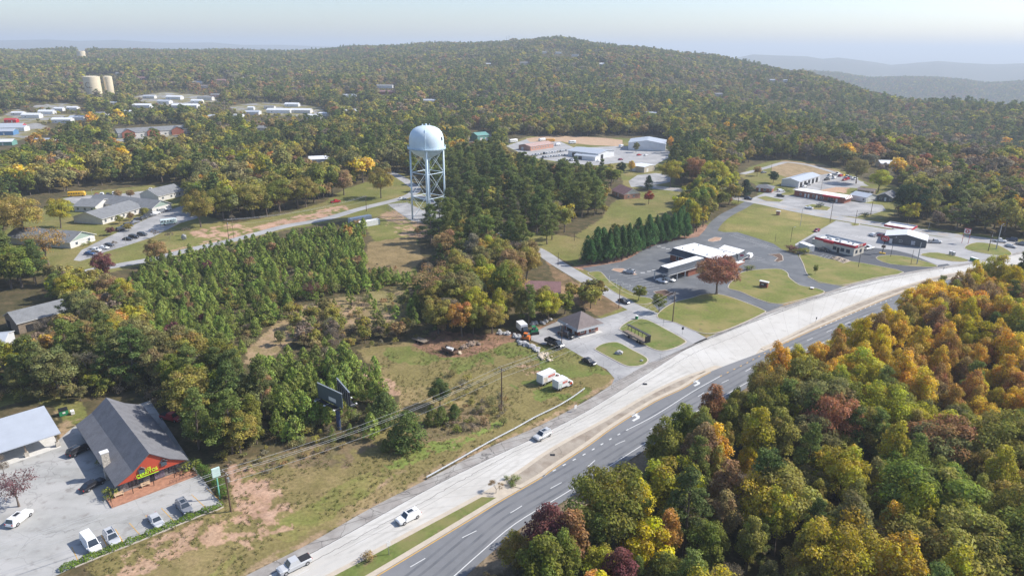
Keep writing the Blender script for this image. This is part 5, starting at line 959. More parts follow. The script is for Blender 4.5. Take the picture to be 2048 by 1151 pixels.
for x, y, c_, l_ in ((1188,319,'red','red car in front of the open warehouse'),(1198,323,'white','white car in front of the open warehouse'),(1241,320,'maroon','dark red car right of the open warehouse'),(1278,311,'red','red car before the big white warehouse'),(1292,312,'white','white car before the big white warehouse'),(1329,349,'white','white car beside the beige shed'),(1197,380,'white','white car among the pines by the brick house'),(805,399,'white','white car on the street left of the water tower'),(1527,346,'grey','grey car on the back lane lawn')): V('sedan', (x-7,y+0.8), (x+7,y-0.6), c_, l_)
V('pickup', (662,406), (680,404), 'red', 'red truck parked under the brown oak left of the water tower')
# --- larger vehicles
def boxtruck(tail, head, boxL, label, boxh=2.3, cabc='white', logo=True, grp=None, name='box_truck'):
    a, b = Vector(P(*tail)[:2]), Vector(P(*head)[:2]); d = (b-a).normalized(); rz = math.atan2(d.y, d.x); T_ = boxL+2.3
    c = (a+b)/2; t = empty(name, (c.x, c.y, 0.03), rz, label, 'truck', grp); x0 = -T_/2; W = 2.35
    mb = MB(); mb.box((x0+boxL/2, 0, 0.85+boxh/2), (boxL, W, boxh)); mb.box((x0+boxL/2,0,0.85+boxh+0.03),(boxL+.06,W+.06,.06)); part('cargo_box', mb, WBOX, t)
    mb = MB(); mb.box((x0+boxL*0.8, 0, 0.85+boxh-0.0), (0.01,0.01,0.01)); 
    cab = MB(); xc = x0+boxL+0.05; loft(cab, [[(x,-w_,z0),(x,w_,z0),(x,w_,z1*0.62+z0*0.38),(x,w_*0.86,z1),(x,-w_*0.86,z1),(x,-w_,z1*0.62+z0*0.38)] for x, w_, z0, z1 in ((T_/2,.82,.45,1.05),(T_/2-.15,.95,.35,1.3),(T_/2-.85,1.0,.35,1.45),(xc+.75,1.0,.35,2.15),(xc,1.0,.35,2.2))]); o = part('cab', cab, PAINT, t); o.color = (*PCOL[cabc], 1)
    g = MB(); g.poly([(T_/2-.86,-.84,1.48),(T_/2-.86,.84,1.48),(xc+.78,.76,2.12),(xc+.78,-.76,2.12)]); part('windscreen', g, CGL, t)
    for s in (1,-1): g = MB(); g.box((xc+.5,s*.99,1.6),(.8,.04,.5)); part('side_window', g, CGL, t); g = MB(); g.box((T_/2-.04,s*.6,.85),(.1,.3,.2)); part('headlight', g, HL, t); g = MB(); g.box((T_/2-1.2,s*1.15,1.5),(.1,.25,.35)); part('mirror', g, BLACKM, t)
    for x in (T_/2-.75, x0+1.0):
        for s in (1,-1): g = MB(); g.tube((x,s*.8,.4),(x,s*1.08,.4),.4,n=14); wh = part('wheel', g, TYRE, t); g = MB(); g.tube((x,s*1.08,.4),(x,s*1.11,.4),.22,n=10); part('rim', g, RIM, wh)
    g = MB(); g.box((x0+T_/2-0.5,0,.6),(T_-1.2,.9,.3)); g.box((x0+.05,0,.5),(.1,2.1,.3)); part('chassis', g, CHR, t)
    if logo:
        for s in (-1, 1):
            g = MB(); g.box((x0+boxL*.68,s*(W/2+.02),.85+boxh*.62),(boxL*.5,.03,boxh*.26)); st = part('stripe', g, REDO, t); textobj('lettering', 'U-HAUL', st, (x0+boxL*.68,s*(W/2+.05),.85+boxh*.62), (R(90),0,0 if s < 0 else math.pi), boxh*.24, TRIM, 0.005, shear=0.15)
            g = MB(); g.box((T_/2-1.0,s*1.01,1.0),(.9,.03,.5)); part('door_panel', g, REDO, t)
        for s in (-1,):
            g = MB(); g.box((x0+boxL*.22,s*(W/2+.02),.85+boxh*.40),(boxL*.3,.03,boxh*.62)); part('side_picture', g, mat('faded_picture', (0.62,0.55,0.45), 0.6, 0.35, 1.5) if boxL > 4 else mat('pale_picture', (0.62,0.70,0.66), 0.6, 0.25, 1.5), t)
        g = MB(); g.box((x0-.02,0,.85+boxh*.5),(.03,W*.86,boxh*.86)); part('rear_shutter', g, TRIM, t)
    return t
REDO = mat('orange_red_livery', (0.62,0.07,0.02), 0.5, 0)
boxtruck((1076,772), (1119,753), 4.9, 'longer rental box truck with an orange-red stripe, farther from the highway', 2.35); boxtruck((1109,781), (1143,767), 3.5, 'shorter rental box truck with an orange-red stripe, nearer the highway', 2.1)
boxtruck((1036,655), (1057,674), 3.8, 'white-boxed flatbed truck parked beside the tree line', 2.0, 'black', False)
def bus(tail, head, L, W, Hh, color, label, cat='bus', name='bus', stripe=None):
    a, b = Vector(P(*tail)[:2]), Vector(P(*head)[:2]); d = (b-a).normalized(); c = (a+b)/2; t = empty(name, (c.x, c.y, 0.03), math.atan2(d.y, d.x), label, cat); h = W/2
    mb = MB(); loft(mb, [[(x,-w_+.1,.45),(x,w_-.1,.45),(x,w_,.6),(x,w_,z1-.3),(x,w_-.25,z1),(x,-w_+.25,z1),(x,-w_,z1-.3),(x,-w_,.6)] for x, w_, z1 in ((L/2,h*.9,Hh*.8),(L/2-.4,h,Hh*.96),(L/2-1.2,h,Hh),(-L/2+.1,h,Hh),(-L/2,h*.95,Hh*.95))]); o = part('body', mb, PAINT, t); o.color = (*color, 1)
    for s in (1,-1):
        n = max(3, int(L/1.3))
        for k in range(n-1): g = MB(); g.box((-L/2+.8+k*(L-1.2)/n,s*(h+.0),Hh*.68),(.75,.05,Hh*.22)); part('side_window', g, CGL, t)
        for x in (L/2-1.3, -L/2+1.6): g = MB(); g.tube((x,s*(h-.3),.42),(x,s*(h+.02),.42),.42,n=14); part('wheel', g, TYRE, t)
        if stripe: g = MB(); g.box((0,s*(h+.015),Hh*.42),(L*.9,.03,.18)); part('stripe', g, stripe, t)
    g = MB(); g.box((L/2-.12,0,Hh*.66),(.1,W*.7,Hh*.24)); part('windscreen', g, CGL, t); return t
bus((325,450), (351,447), 7.6, 2.4, 2.9, (.62,.70,.68), 'pale teal shuttle bus on the church lot', stripe=GREENP); bus((143,393), (166,392), 9, 2.5, 2.9, (.75,.42,.02), 'yellow school bus behind the church')
bus((1017,286), (1036,284), 9.5, 2.6, 3.2, (.78,.77,.74), 'white motorhome in the dirt yard', 'motorhome', 'motorhome', BLACKM); bus((1091,284), (1110,283), 9, 2.5, 2.8, (.62,.28,.02), 'orange school bus behind the pink-brick hall'); bus((1076,283), (1092,281), 8, 2.5, 2.7, (.72,.73,.73), 'white trailer behind the pink-brick hall', 'trailer', 'travel_trailer')
bus((1108,292), (1122,290), 6, 2.4, 2.2, (.78,.78,.78), 'white boat-like camper beside the pink-brick hall', 'camper', 'camper_trailer'); bus((1137,288), (1152,287), 7, 2.5, 3.0, (.72,.74,.76), 'white camper at the back of the dirt yard', 'camper', 'camper_trailer'); bus((1237,296), (1247,294), 5, 2.4, 2.8, (.75,.76,.78), 'small white trailer left of the big white warehouse', 'trailer', 'travel_trailer')
def dump_truck(tail, head):
    a, b = Vector(P(*tail)[:2]), Vector(P(*head)[:2]); d = (b-a).normalized(); c = (a+b)/2; t = empty('dump_truck', (c.x, c.y, 0.03), math.atan2(d.y, d.x), 'black dump truck with an open empty bed on the office lot', 'truck')
    mb = MB(); mb.box((-1.2,0,1.05),(4.2,2.2,.12)); 
    for s in (1,-1): mb.box((-1.2,s*1.1,1.5),(4.2,.1,.9))
    mb.box((-3.3,0,1.5),(.1,2.2,.9)); mb.box((.9,0,1.65),(.12,2.3,1.2)); part('dump_bed', mb, BEDM, t)
    mb = MB(); loft(mb, [[(x,-w_,.5),(x,w_,.5),(x,w_,z1*.7),(x,w_*.85,z1),(x,-w_*.85,z1),(x,-w_,z1*.7)] for x, w_, z1 in ((3.3,.85,1.25),(3.1,.98,1.45),(2.1,1.0,1.55),(1.8,1.0,2.2),(1.05,1.0,2.25))]); o = part('cab', mb, PAINT, t); o.color = (.03,.035,.045,1)
    g = MB(); g.poly([(2.12,-.84,1.58),(2.12,.84,1.58),(1.83,.8,2.15),(1.83,-.8,2.15)]); part('windscreen', g, CGL, t)
    for s in (1,-1):
        for x in (2.4,-1.9): g = MB(); g.tube((x,s*.85,.45),(x,s*1.12,.45),.45,n=14); part('wheel', g, TYRE, t)
        g = MB(); g.box((3.28,s*.6,.95),(.08,.3,.2)); part('headlight', g, HL, t)
dump_truck((1094,686), (1124,699))
def loader(px, py, rz, m, label, name):
    p = P(px, py); t = empty(name, (p[0], p[1], 0.03), rz, label, 'construction machine'); mb = MB(); mb.box((0,0,.9),(2.4,1.5,.9)); mb.box((-.7,0,1.5),(1.0,1.4,.5)); part('body', mb, m, t)
    mb = MB(); mb.box((0.1,0,1.9),(1.0,1.1,1.1)); part('cab', mb, CGL, t); mb = MB(); mb.box((0.1,0,2.5),(1.2,1.2,.1)); part('cab_roof', mb, m, t)
    for s in (1,-1): mb = MB(); mb.box((0,s*.95,.42),(2.6,.4,.8)); part('track', mb, TYRE, t); mb = MB(); mb.tube((-.3,s*.8,1.5),(1.7,s*.8,.7),.1); part('lift_arm', mb, m, t)
    mb = MB(); mb.box((2.1,0,.45),(.7,1.9,.6)); part('bucket', mb, STEEL, t)
loader(1068,667, R(200), GREENP, 'green tracked loader behind the boulder row', 'tracked_loader'); loader(1052,681, R(160), ORP, 'orange skid steer loader at the boulder row', 'skid_steer_loader')
# ------------------------------------------------------------------ poles, wires, signs and small things
def height_at(px, py, ytop, z=0.0):
    x, y, _ = P(px, py, z); lo, hi = 0.0, 80.0
    for _ in range(40):
        m = (lo+hi)/2
        if project(x, y, z+m)[1] > ytop: lo = m
        else: hi = m
    return lo
POLES = {}
def pole(px, py, ytop, label, kind='wood', arm=0, lamp=False, r=0.15, az=0.6, lean=0.0):
    x, y, _ = P(px, py); h = height_at(px, py, ytop); nm = 'utility_pole' if (arm or kind == 'wood') and not lamp else 'lamp_post'
    t = empty(nm, (x, y, 0), az, label, 'utility pole' if nm == 'utility_pole' else 'lamp post'); m = {'wood': POLEW, 'grey': GREYP, 'black': BLACKM, 'white': TRIM}[kind]
    mb = MB(); mb.tube((0,0,0),(lean,0,h), r, r*0.65, n=8); part('pole', mb, m, t)
    if arm:
        mb = MB(); mb.box((lean,0,h-0.5),(0.12,2.4,0.14)); part('crossarm', mb, m, t)
        for k in (-1.05,-0.4,0.4,1.05): mb = MB(); mb.tube((lean,k,h-0.43),(lean,k,h-0.2),0.05,n=6); part('insulator', mb, TRIM, t)
        if arm > 1: mb = MB(); mb.tube((lean+0.35,0,h-2.6),(lean+0.35,0,h-1.7),0.24,n=10); part('transformer', mb, STEEL, t)
    if lamp:
        mb = MB(); mb.tube((0,0,h-0.2),(1.5,0,h+0.15),0.05,n=6); part('arm', mb, m, t); mb = MB(); mb.box((1.7,0,h+0.12),(0.7,0.28,0.14)); part('lamp_head', mb, STEEL, t)
    POLES[(px, py)] = (x, y, h); return t
ALW = mat('aluminium_wire', (0.50,0.50,0.50), 0.5, 0, metal=0.1); ALD = mat('dark_wire', (0.10,0.10,0.10), 0.6, 0)
def wires(a, b, label, offs=((-1.05,-.2),(-0.4,-.2),(1.05,-.2),(0,-2.6)), sag=1.6, r=0.022, m=ALW):
    t = None; a_ = Vector((a[0], a[1])); b_ = Vector((b[0], b[1])); d = (b_-a_).normalized(); n_ = Vector((-d.y, d.x)); c = (a_+b_)/2
    t = empty('power_line', (c.x, c.y, 0), 0, label, 'power line', 'overhead power lines')
    for o, dz in offs:
        mb = MB(); pts = []; K = 14
        for k in range(K+1): s = k/K; p = a_*(1-s)+b_*s+n_*o-c; pts.append((p.x, p.y, (a[2]+dz)*(1-s)+(b[2]+dz)*s-4*sag*s*(1-s)))
        for k in range(K): mb.tube(pts[k], pts[k+1], r, n=5, caps=False)
        part('wire', mb, m, t)
pole(462,1022,941,'dark wooden utility pole beside the restaurant hedge and green sign', arm=2, r=0.19, az=R(45)); pole(1003,820,735,'tall wooden utility pole on the field bank left of the box trucks', arm=1, r=0.19, az=R(40)); pole(1345,643,583,'wooden utility pole with crossarm on the lawn before the rust-leaved oak', arm=2, r=0.19, az=R(40))
pole(1123,690,651,'lamp pole beside the black dump truck', lamp=True, r=0.12); pole(1237.6,615.5,569,'wooden pole beside the black car on the church street', r=0.13); pole(458,480,438,'wooden pole with transformer on the red bank by the church street', arm=2, r=0.16, az=R(70)); pole(468,477,440,'thin pole just right of the transformer pole on the red bank', r=0.1)
pole(733,422,391,'wooden pole left of the storage containers', arm=1, r=0.16, az=R(70)); pole(253,491,464,'slim lamp post in the lower church car row', 'grey', lamp=True, r=0.08); pole(185,391,378,'lamp post behind the church', 'grey', lamp=True, r=0.08)
pole(1476,408,371,'wooden pole with many wires at the bend of the main street', arm=1, r=0.17, az=R(30)); pole(1600,453,417,'green-grey lamp pole on the mown lawn edge', 'grey', r=0.12); pole(1660,444,403,'leaning dark pole at the lawn corner by the main street', arm=1, r=0.15, az=R(30)); pole(1709.5,450,420,'short wooden pole on the little grass oval', r=0.15); pole(1741,430,398,'wooden pole beside the round dark shrub', arm=1, r=0.16, az=R(30))
pole(1581,483.5,455,'lamp pole left of the drive-in hedge', 'black', lamp=True, r=0.1); pole(1550,483.5,467,'short lamp post in the bank parking lot edge', 'black', r=0.07); pole(1716.5,534,502.5,'lamp pole on the drive-in lawn', 'black', r=0.11); pole(1781,513.6,476,'lamp pole at the left end of the oval lawn', 'black', lamp=True, r=0.11); pole(1821.5,528.5,499,'short brown pole beside the thick grey pole', r=0.1); pole(1833.5,528,485,'thick grey pole on the oval lawn', 'grey', r=0.24)
pole(1976,502.5,463,'dark pole on the last lawn at the right', arm=2, r=0.17, az=R(30)); pole(1992,498,449,'tall thick pale pole with a street lamp arm', 'grey', lamp=True, r=0.26); pole(1857,458,445,'small grey pole at the wood edge', 'grey', r=0.12); pole(1642,380,358,'thin pole between the strip building and the garage', r=0.09); pole(1542,343,325,'thin pole on the back lane lawn', r=0.09); pole(1560,322,300,'pole at the wood edge above the back lane', r=0.12); pole(1148.7,481,465,'short pole at the upper church street lawn', r=0.12); pole(1116,531,504,'leaning pole beside the church street bend', r=0.12); pole(1240,538,519,'slim lamp post in the bank island', 'grey', r=0.07)
q = POLES; a1, a2, a3 = q[(462,1022)], q[(1003,820)], q[(1345,643)]
wires(a1, a2, 'long wires between the hedge pole and the field bank pole'); wires(a2, a3, 'wires between the field bank pole and the lawn pole'); wires(a1, (-118, 66, 10.5), 'wires running from the hedge pole over the restaurant lot', r=0.028)
wires(a3, (96, 305, 11), 'wires from the lawn pole towards the drive-in', ((-.4,-.2),(.4,-.2)), 1.5, 0.02, ALD)
b1, b2 = q[(458,480)], q[(733,422)]; wires(b1, b2, 'wires along the church street', sag=2.2); wires(b1, (-200, 262, 10), 'wires leaving the red bank pole to the left', ((-.6,-.2),(.6,-.2)), 2, 0.025, ALD)
c1, c2, c3, c4, c5 = q[(1476,408)], q[(1660,444)], q[(1741,430)], q[(1857,458)], q[(1992,498)]
wires(c1, (c1[0]-42, c1[1]-4, 9), 'bundle of wires left of the main street bend', sag=1.2, r=0.04); wires(c1, c2, 'thin wires over the main street beside the mown lawn', ((-.6,-.2),(.6,-.2)), 1.5, 0.025, ALD); wires(c3, c4, 'thin wires along the wood behind the gas station', ((-.6,-.2),(.6,-.2)), 1.5, 0.025, ALD); wires(c4, c5, 'thin wires towards the tall pale pole', ((-.6,-.2),(.6,-.2)), 2, 0.025, ALD); wires(c2, c3, 'short wires over the main street to the shrub pole', ((-.6,-.2),(.6,-.2)), 0.8, 0.025, ALD)
# billboard: two boards set in a V on a single steel column
bt = empty('billboard', (-40.4,141.0,0), 0, 'dark billboard of two boards in a V on a navy column among pines', 'billboard')
mb = MB(); mb.tube((0,0,0),(0,0,6.0),0.5,n=16); part('column', mb, PURP, bt)
def board(p0, p1, z0, z1, face, back, nm):
    a = Vector(p0)-Vector((-40.4,141.0)); b = Vector(p1)-Vector((-40.4,141.0)); c = (a+b)/2; L = (b-a).length; an = math.atan2((b-a).y, (b-a).x)
    mb = MB(); mb.box((0,0,0),(L,0.18,z1-z0)); o = part(nm, mb, face, bt); o.location = (c.x,c.y,(z0+z1)/2); o.rotation_euler = (0,0,an)
    f = MB()
    for k in range(6): f.box((-L/2+0.8+k*(L-1.6)/5,0.22,0),(0.14,0.2,z1-z0))
    f.box((0,0,(z1-z0)/2+0.05),(L+.1,0.3,0.12),0,0); part('frame', f, STEEL, o)
    w = MB(); w.box((0,-0.75,-(z1-z0)/2-0.15),(L,1.1,0.08)); part('walkway', w, BLACKM, o)
    for k in range(3): l = MB(); l.tube((-L/2+1+k*(L-2)/2,-0.2,-(z1-z0)/2-0.1),(-L/2+1+k*(L-2)/2,-1.7,-(z1-z0)/2-0.1),0.04,n=5); l.box((-L/2+1+k*(L-2)/2,-1.8,-(z1-z0)/2-0.05),(0.5,0.3,0.2)); part('floodlight', l, TRIM, o)
    return o, L
SLATE = mat('board_slats', (0.085,0.11,0.125), 0.7, 0.06, 1.0, extra=wave_lines(3.0, 0.75, 'X'))
o1, L1 = board((-45.9,145.4), (-38.8,139.9), 6.2, 9.9, SLATE, SLATE, 'board')
mb = MB(); mb.box((0.9,-0.11,-0.75),(2.6,0.04,0.95)); pn = part('notice_panel', mb, TRIM, o1); NV = mat('notice_navy', (0.05,0.06,0.12), 0.6, 0)
o2, L2 = board((-37.2,140.6), (-41.9,147.9), 6.2, 9.9, mat('board_black', (0.03,0.03,0.04), 0.7, 0.1), SLATE, 'board')
mb = MB(); mb.box((L2/2-0.1,0,0),(0.22,0.24,3.0)); part('yellow_edge', mb, YEL, o2)
# guardrail
gp = smooth_line(PP([(853,958),(912,925),(975,889),(1030,860),(1069,838),(1116,815),(1147,796),(1169,780)]), 3); c0 = Vector(gp[0])
gr = empty('guardrail', (c0.x, c0.y, 0), 0, 'long galvanised guardrail curving along the highway shoulder', 'guardrail'); rl = [(p[0]-c0.x, p[1]-c0.y) for p in gp]; mb = MB()
mb.ribbon(rl, 0.10, 0.42, 0, h=0.34); mb.ribbon(rl, 0.16, 0.50, 0, h=0.08); mb.ribbon(rl, 0.16, 0.64, 0, h=0.08); part('rail', mb, mat('rail_steel', (0.62,0.64,0.66), 0.4, 0.05, 1, 0.3), gr)
acc = 0
for i in range(len(rl)-1):
    a, b = Vector(rl[i]), Vector(rl[i+1]); L = (b-a).length; t = (-acc) % 3.8
    while t < L: p = a+(b-a)*(t/L); mb = MB(); mb.box((p.x+0.1,p.y+0.12,0.36),(0.14,0.14,0.72)); part('post', mb, WOOD, gr); t += 3.8
    acc = (acc+L) % 3.8
# hedges
def hedge(pts, wd, h, label, colr, seed, dens=60):
    g = np.random.default_rng(seed); l = smooth_line(pts, 5); P0 = np.array(l); seg = np.linalg.norm(np.diff(P0, axis=0), axis=1); cum = np.concatenate([[0], np.cumsum(seg)]); L = cum[-1]; n = int(L*dens)
    s = g.uniform(0, L, n); x = np.interp(s, cum, P0[:, 0]); y = np.interp(s, cum, P0[:, 1]); bump = 1+0.22*np.sin(s*1.9+seed)+0.12*np.sin(s*4.3); a = g.uniform(0, math.pi, n)
    k = np.searchsorted(cum, s).clip(1, len(seg))-1; d = np.diff(P0, axis=0)[k]/seg[k][:, None]; rr_ = g.uniform(0.7, 1.02, n); o = np.cos(a)*wd/2*rr_*bump; z = np.abs(np.sin(a))**0.6*h*rr_*bump
    C = np.stack([x-d[:, 1]*o, y+d[:, 0]*o, z], 1); c = C.mean(0); c[2] = 0
    N = np.stack([-d[:, 1]*np.cos(a), d[:, 0]*np.cos(a), np.sin(a)+0.2], 1)+g.normal(size=(n, 3))*0.4; var = np.stack([g.uniform(.65,1.35,n), .5+g.normal(0,.012,n), g.uniform(.9,1.1,n)], 1)
    me = leaves_to_mesh('hedge', C-c, N, np.full(n, 0.14), var, [M_leaf], g=g); o_ = link('hedge', me); o_.location = c; o_.color = (*colr, 1); tag(o_, label, 'hedge')
def late_hedges():
    hedge(PP([(392,936),(412,950),(438,975),(452,1000)]), 2.2, 1.8, 'taller clipped hedge at the right side of the restaurant lot', (.13,.21,.045), 1, 150)
    hedge(PP([(444,1009),(432,1016),(400,1027),(335,1054),(275,1079),(219,1101),(175,1118),(120,1142)]), 1.5, 0.95, 'long low hedge along the front of the restaurant lot', (.17,.25,.045), 2, 110)
    hedge(PP([(1559,379),(1568,381),(1584,385)]), 1.6, 1.6, 'clipped hedge between the brick office and the garage', (.07,.12,.04), 3, 60)
mb = MB(); mb.ribbon(smooth_line(PP([(447,1013),(434,1020),(402,1031),(337,1058),(277,1083),(221,1105),(150,1134)]), 2), 0.22, 0.02, 0, h=0.16); tag(part('kerb', mb, M_kerb), None, None, kind='structure')
# signs
x, y, _ = P(440,996); sg = empty('pole_sign', (x,y,0), R(40), 'pale teal sign on a green pole beside the restaurant hedge', 'sign'); mb = MB(); mb.tube((0,0,0),(0,0,5.2),0.13,n=8); part('pole', mb, mat('mint_paint', (0.20,0.55,0.42), 0.5, 0.05), sg)
mb = MB(); mb.box((0,0,6.1),(1.5,0.4,1.9)); part('sign_panel', mb, mat('pale_teal_panel', (0.55,0.72,0.68), 0.5, 0.1, 1.0), sg)
def monument(px, py, rz, w_, h, label, cap=0.35, body=BRICK, face=True):
    x, y, _ = P(px, py); t = empty('monument_sign', (x,y,0.1), rz, label, 'sign'); mb = MB(); mb.box((0,0,h/2),(w_,1.1,h)); part('brick_base', mb, body, t); mb = MB(); mb.box((0,0,h+cap/2),(w_+0.5,1.5,cap)); part('cap', mb, TRIM, t)
    if face: mb = MB(); mb.box((-0.1,-0.58,h*0.55),(w_*0.72,0.08,h*0.55)); part('sign_panel', mb, mat('dark_sign_panel', (0.05,0.05,0.07), 0.5, 0.1), t); mb = MB(); mb.box((-0.3,-0.63,h*0.6),(w_*0.32,0.05,h*0.2)); part('emblem', mb, TRIM, t)
    return t
monument(1527,574,R(-38),3.0,2.0,'brick bank sign with a white cap on the lawn'); monument(1556,429.5,R(-30),1.9,1.9,'small brick sign with white cap on the big mown lawn', 0.3, BRICK2, False); monument(1624,578,R(-30),0.8,0.5,'tiny red-brick marker on the bank lawn', 0.05, BRICK, False)
def panel_sign(px, py, z, w_, h, pan, label, rz=0.0, posts=(0,), pm=STEEL, pr=0.06, name='road_sign', cat='sign'):
    x, y, _ = P(px, py); t = empty(name, (x,y,0), rz, label, cat)
    for k in posts: mb = MB(); mb.tube((k,0,0),(k,0,z+h/2),pr,n=7); part('post', mb, pm, t)
    mb = MB(); mb.box((0,-0.05-pr,z),(w_,0.06,h)); part('sign_panel', mb, pan, t); return t
panel_sign(778,1109,2.5,0.75,0.95,TRIM,'white speed limit sign on the grass median', R(40)); panel_sign(1063,796,1.0,0.6,0.8,TRIM,'white box on a post at the guardrail end', R(40)) if False else None
panel_sign(1631,645,1.7,0.5,0.7,DARK,'small dark sign on the paved median', R(30)); panel_sign(1886,541,1.2,0.9,0.9,GREYP,'grey cabinet sign beside the right median', R(20)); panel_sign(1150,822,1.3,0.8,1.0,TRIM,'white sign on the shoulder below the guardrail end', R(40)); panel_sign(1326,652,2.0,0.7,0.7,STEEL,'small sign at the church street mouth', R(40)); panel_sign(1365,668,2.0,0.8,0.9,BLACKM,'black road sign where the church street meets the highway', R(200))
panel_sign(1938,533,1.0,0.4,0.7,TRIM,'little white marker at the right driveway', R(20))
x, y, _ = P(1764.5,507); t = empty('drive_in_sign', (x,y,0), R(-35), 'drive-in pole sign with a red oval above a dark menu board', 'sign')
mb = MB(); mb.tube((0,0,0),(0,0,6.6),0.16,n=8); part('pole', mb, BLACKM, t); mb = MB(); mb.box((0,0,3.3),(1.6,0.35,1.1)); part('menu_board', mb, mat('menu_brown', (0.12,0.07,0.05), 0.6, 0.2), t); mb = MB(); mb.box((0,0,.25),(2.4,1.0,.5)); part('yellow_base', mb, YEL, t)
mb = MB(); n = 24; el = [(1.75*math.cos(2*math.pi*k/n), 1.15*math.sin(2*math.pi*k/n)) for k in range(n)]
mb.poly([(a,-.2,6.9+b) for a, b in el]); mb.poly([(a,.2,6.9+b) for a, b in el][::-1]); [mb.poly([(el[k][0],-.2,6.9+el[k][1]),(el[k][0],.2,6.9+el[k][1]),(el[(k+1)%n][0],.2,6.9+el[(k+1)%n][1]),(el[(k+1)%n][0],-.2,6.9+el[(k+1)%n][1])]) for k in range(n)]; ov = part('oval_panel', mb, REDP, t); textobj('lettering', 'DQ', ov, (0,-.24,6.85), (R(90),0,0), 1.5, TRIM, 0.02)
x, y, _ = P(1929.5,487); t = empty('gas_price_sign', (x,y,0), R(-40), 'tall red-framed gas station sign with a white star panel', 'sign')
for k in (-1.25,1.25): mb = MB(); mb.box((k,0,3.6),(0.16,0.2,7.2)); part('post', mb, REDP, t)
mb = MB(); mb.box((0,0,5.9),(2.5,0.3,2.3)); pn = part('sign_panel', mb, TRIM, t); mb = MB(); mb.box((0,0,7.15),(2.7,0.34,0.14)); part('top_bar', mb, REDP, t)
mb = MB(); mb.tube((0,-.16,5.95),(0,-.22,5.95),0.85,n=24); em = part('round_emblem', mb, REDP, pn); mb = MB(); st = [((0.62 if k % 2 == 0 else 0.25)*math.sin(math.pi*k/5), (0.62 if k % 2 == 0 else 0.25)*math.cos(math.pi*k/5)) for k in range(10)]
for k in range(10): mb.poly([(0,-.235,5.95),(st[k][0],-.235,5.95+st[k][1]),(st[(k+1)%10][0],-.235,5.95+st[(k+1)%10][1])])
part('star', mb, TRIM, em)
# boulders
def rock_mesh(seed, m):
    g = np.random.default_rng(seed); mb = MB(); n1, n2 = 8, 5; f = g.uniform(0.7, 1.15, (n2+1, n1)); b = 0
    for i in range(n2+1):
        th = math.pi*i/n2
        for k in range(n1): a = 2*math.pi*k/n1+i*0.3; r_ = f[i, k] if 0 < i < n2 else 0.8; mb.v.append((math.sin(th)*math.cos(a)*r_*0.6, math.sin(th)*math.sin(a)*r_*0.45, 0.28+math.cos(th)*0.36*r_))
    for i in range(n2):
        for k in range(n1): j = (k+1)%n1; mb.f.append((i*n1+k, (i+1)*n1+k, (i+1)*n1+j, i*n1+j)); mb.m.append(0)
    return mb.mesh('boulder', [m])
RG = mat('grey_rock', (0.42,0.41,0.40), 0.9, 0.22, 2.0); RT = mat('tan_rock', (0.55,0.46,0.34), 0.9, 0.2, 2.0); RB_ = mat('brown_rock', (0.27,0.20,0.15), 0.9, 0.25, 2.0)
RKM = {k: [rock_mesh(s*7+i, m) for i in range(3)] for s, (k, m) in enumerate((('grey', RG), ('tan', RT), ('brown', RB_)))}
rg = random.Random(6)
def rocks(pts, n, wd, kind, s0, s1, label, group):
    l = smooth_line(PP(pts), 8)
    for i in range(n):
        a = rg.choice(l); o = link('boulder', RKM[kind][rg.randrange(3)]); s = rg.uniform(s0, s1); o.location = (a[0]+rg.uniform(-wd, wd), a[1]+rg.uniform(-wd, wd), -0.05); o.rotation_euler = (0, 0, rg.uniform(0, 6.28)); o.scale = (s, s, s*rg.uniform(0.7, 1.1)); tag(o, label, 'boulder', group)
rocks([(1003,664),(1025,672),(1045,684)], 26, 1.3, 'grey', 0.8, 1.7, 'grey landscaping boulder at the upper end of the boulder row', 'grey boulders in the upper row'); rocks([(1045,686),(1062,694),(1080,704)], 24, 0.9, 'grey', 1.0, 2.0, 'large pale grey boulder beside the dump truck', 'pale grey boulders by the dump truck'); rocks([(1085,710),(1095,718)], 30, 1.5, 'tan', 0.7, 1.3, 'tan rock in the loose pile on the grass edge', 'tan rocks in the loose pile')
rocks([(925,696),(940,688),(956,686)], 24, 1.3, 'brown', 0.8, 1.6, 'brown rock in the low heap under the trees', 'brown rocks in the low heap'); rocks([(1062,648),(1080,646),(1100,641)], 14, 0.9, 'grey', 0.9, 1.8, 'grey boulder along the tree line behind the office', 'grey boulders behind the office')
rocks([(1178,719),(1180,720)], 1, 0.2, 'grey', 1.8, 2.0, 'single grey boulder on the smaller kerbed grass island', None) if False else None
o = link('boulder', RKM['grey'][0]); o.location = (*P(1238,708)[:2], 0.1); o.scale = (2.2,2.0,1.8); tag(o, 'single grey boulder on the smaller kerbed grass island', 'boulder'); o = link('boulder', RKM['grey'][1]); o.location = (*P(1283,722)[:2], 0.1); o.scale = (0.9,0.9,0.8); tag(o, 'small white stone at the tip of the smaller kerbed island', 'boulder'); o = link('standing_stone', RKM['grey'][2]); o.location = (*P(368,479)[:2], 0); o.scale = (2.2,1.6,4.6); tag(o, 'pale standing stone on the church verge', 'stone')
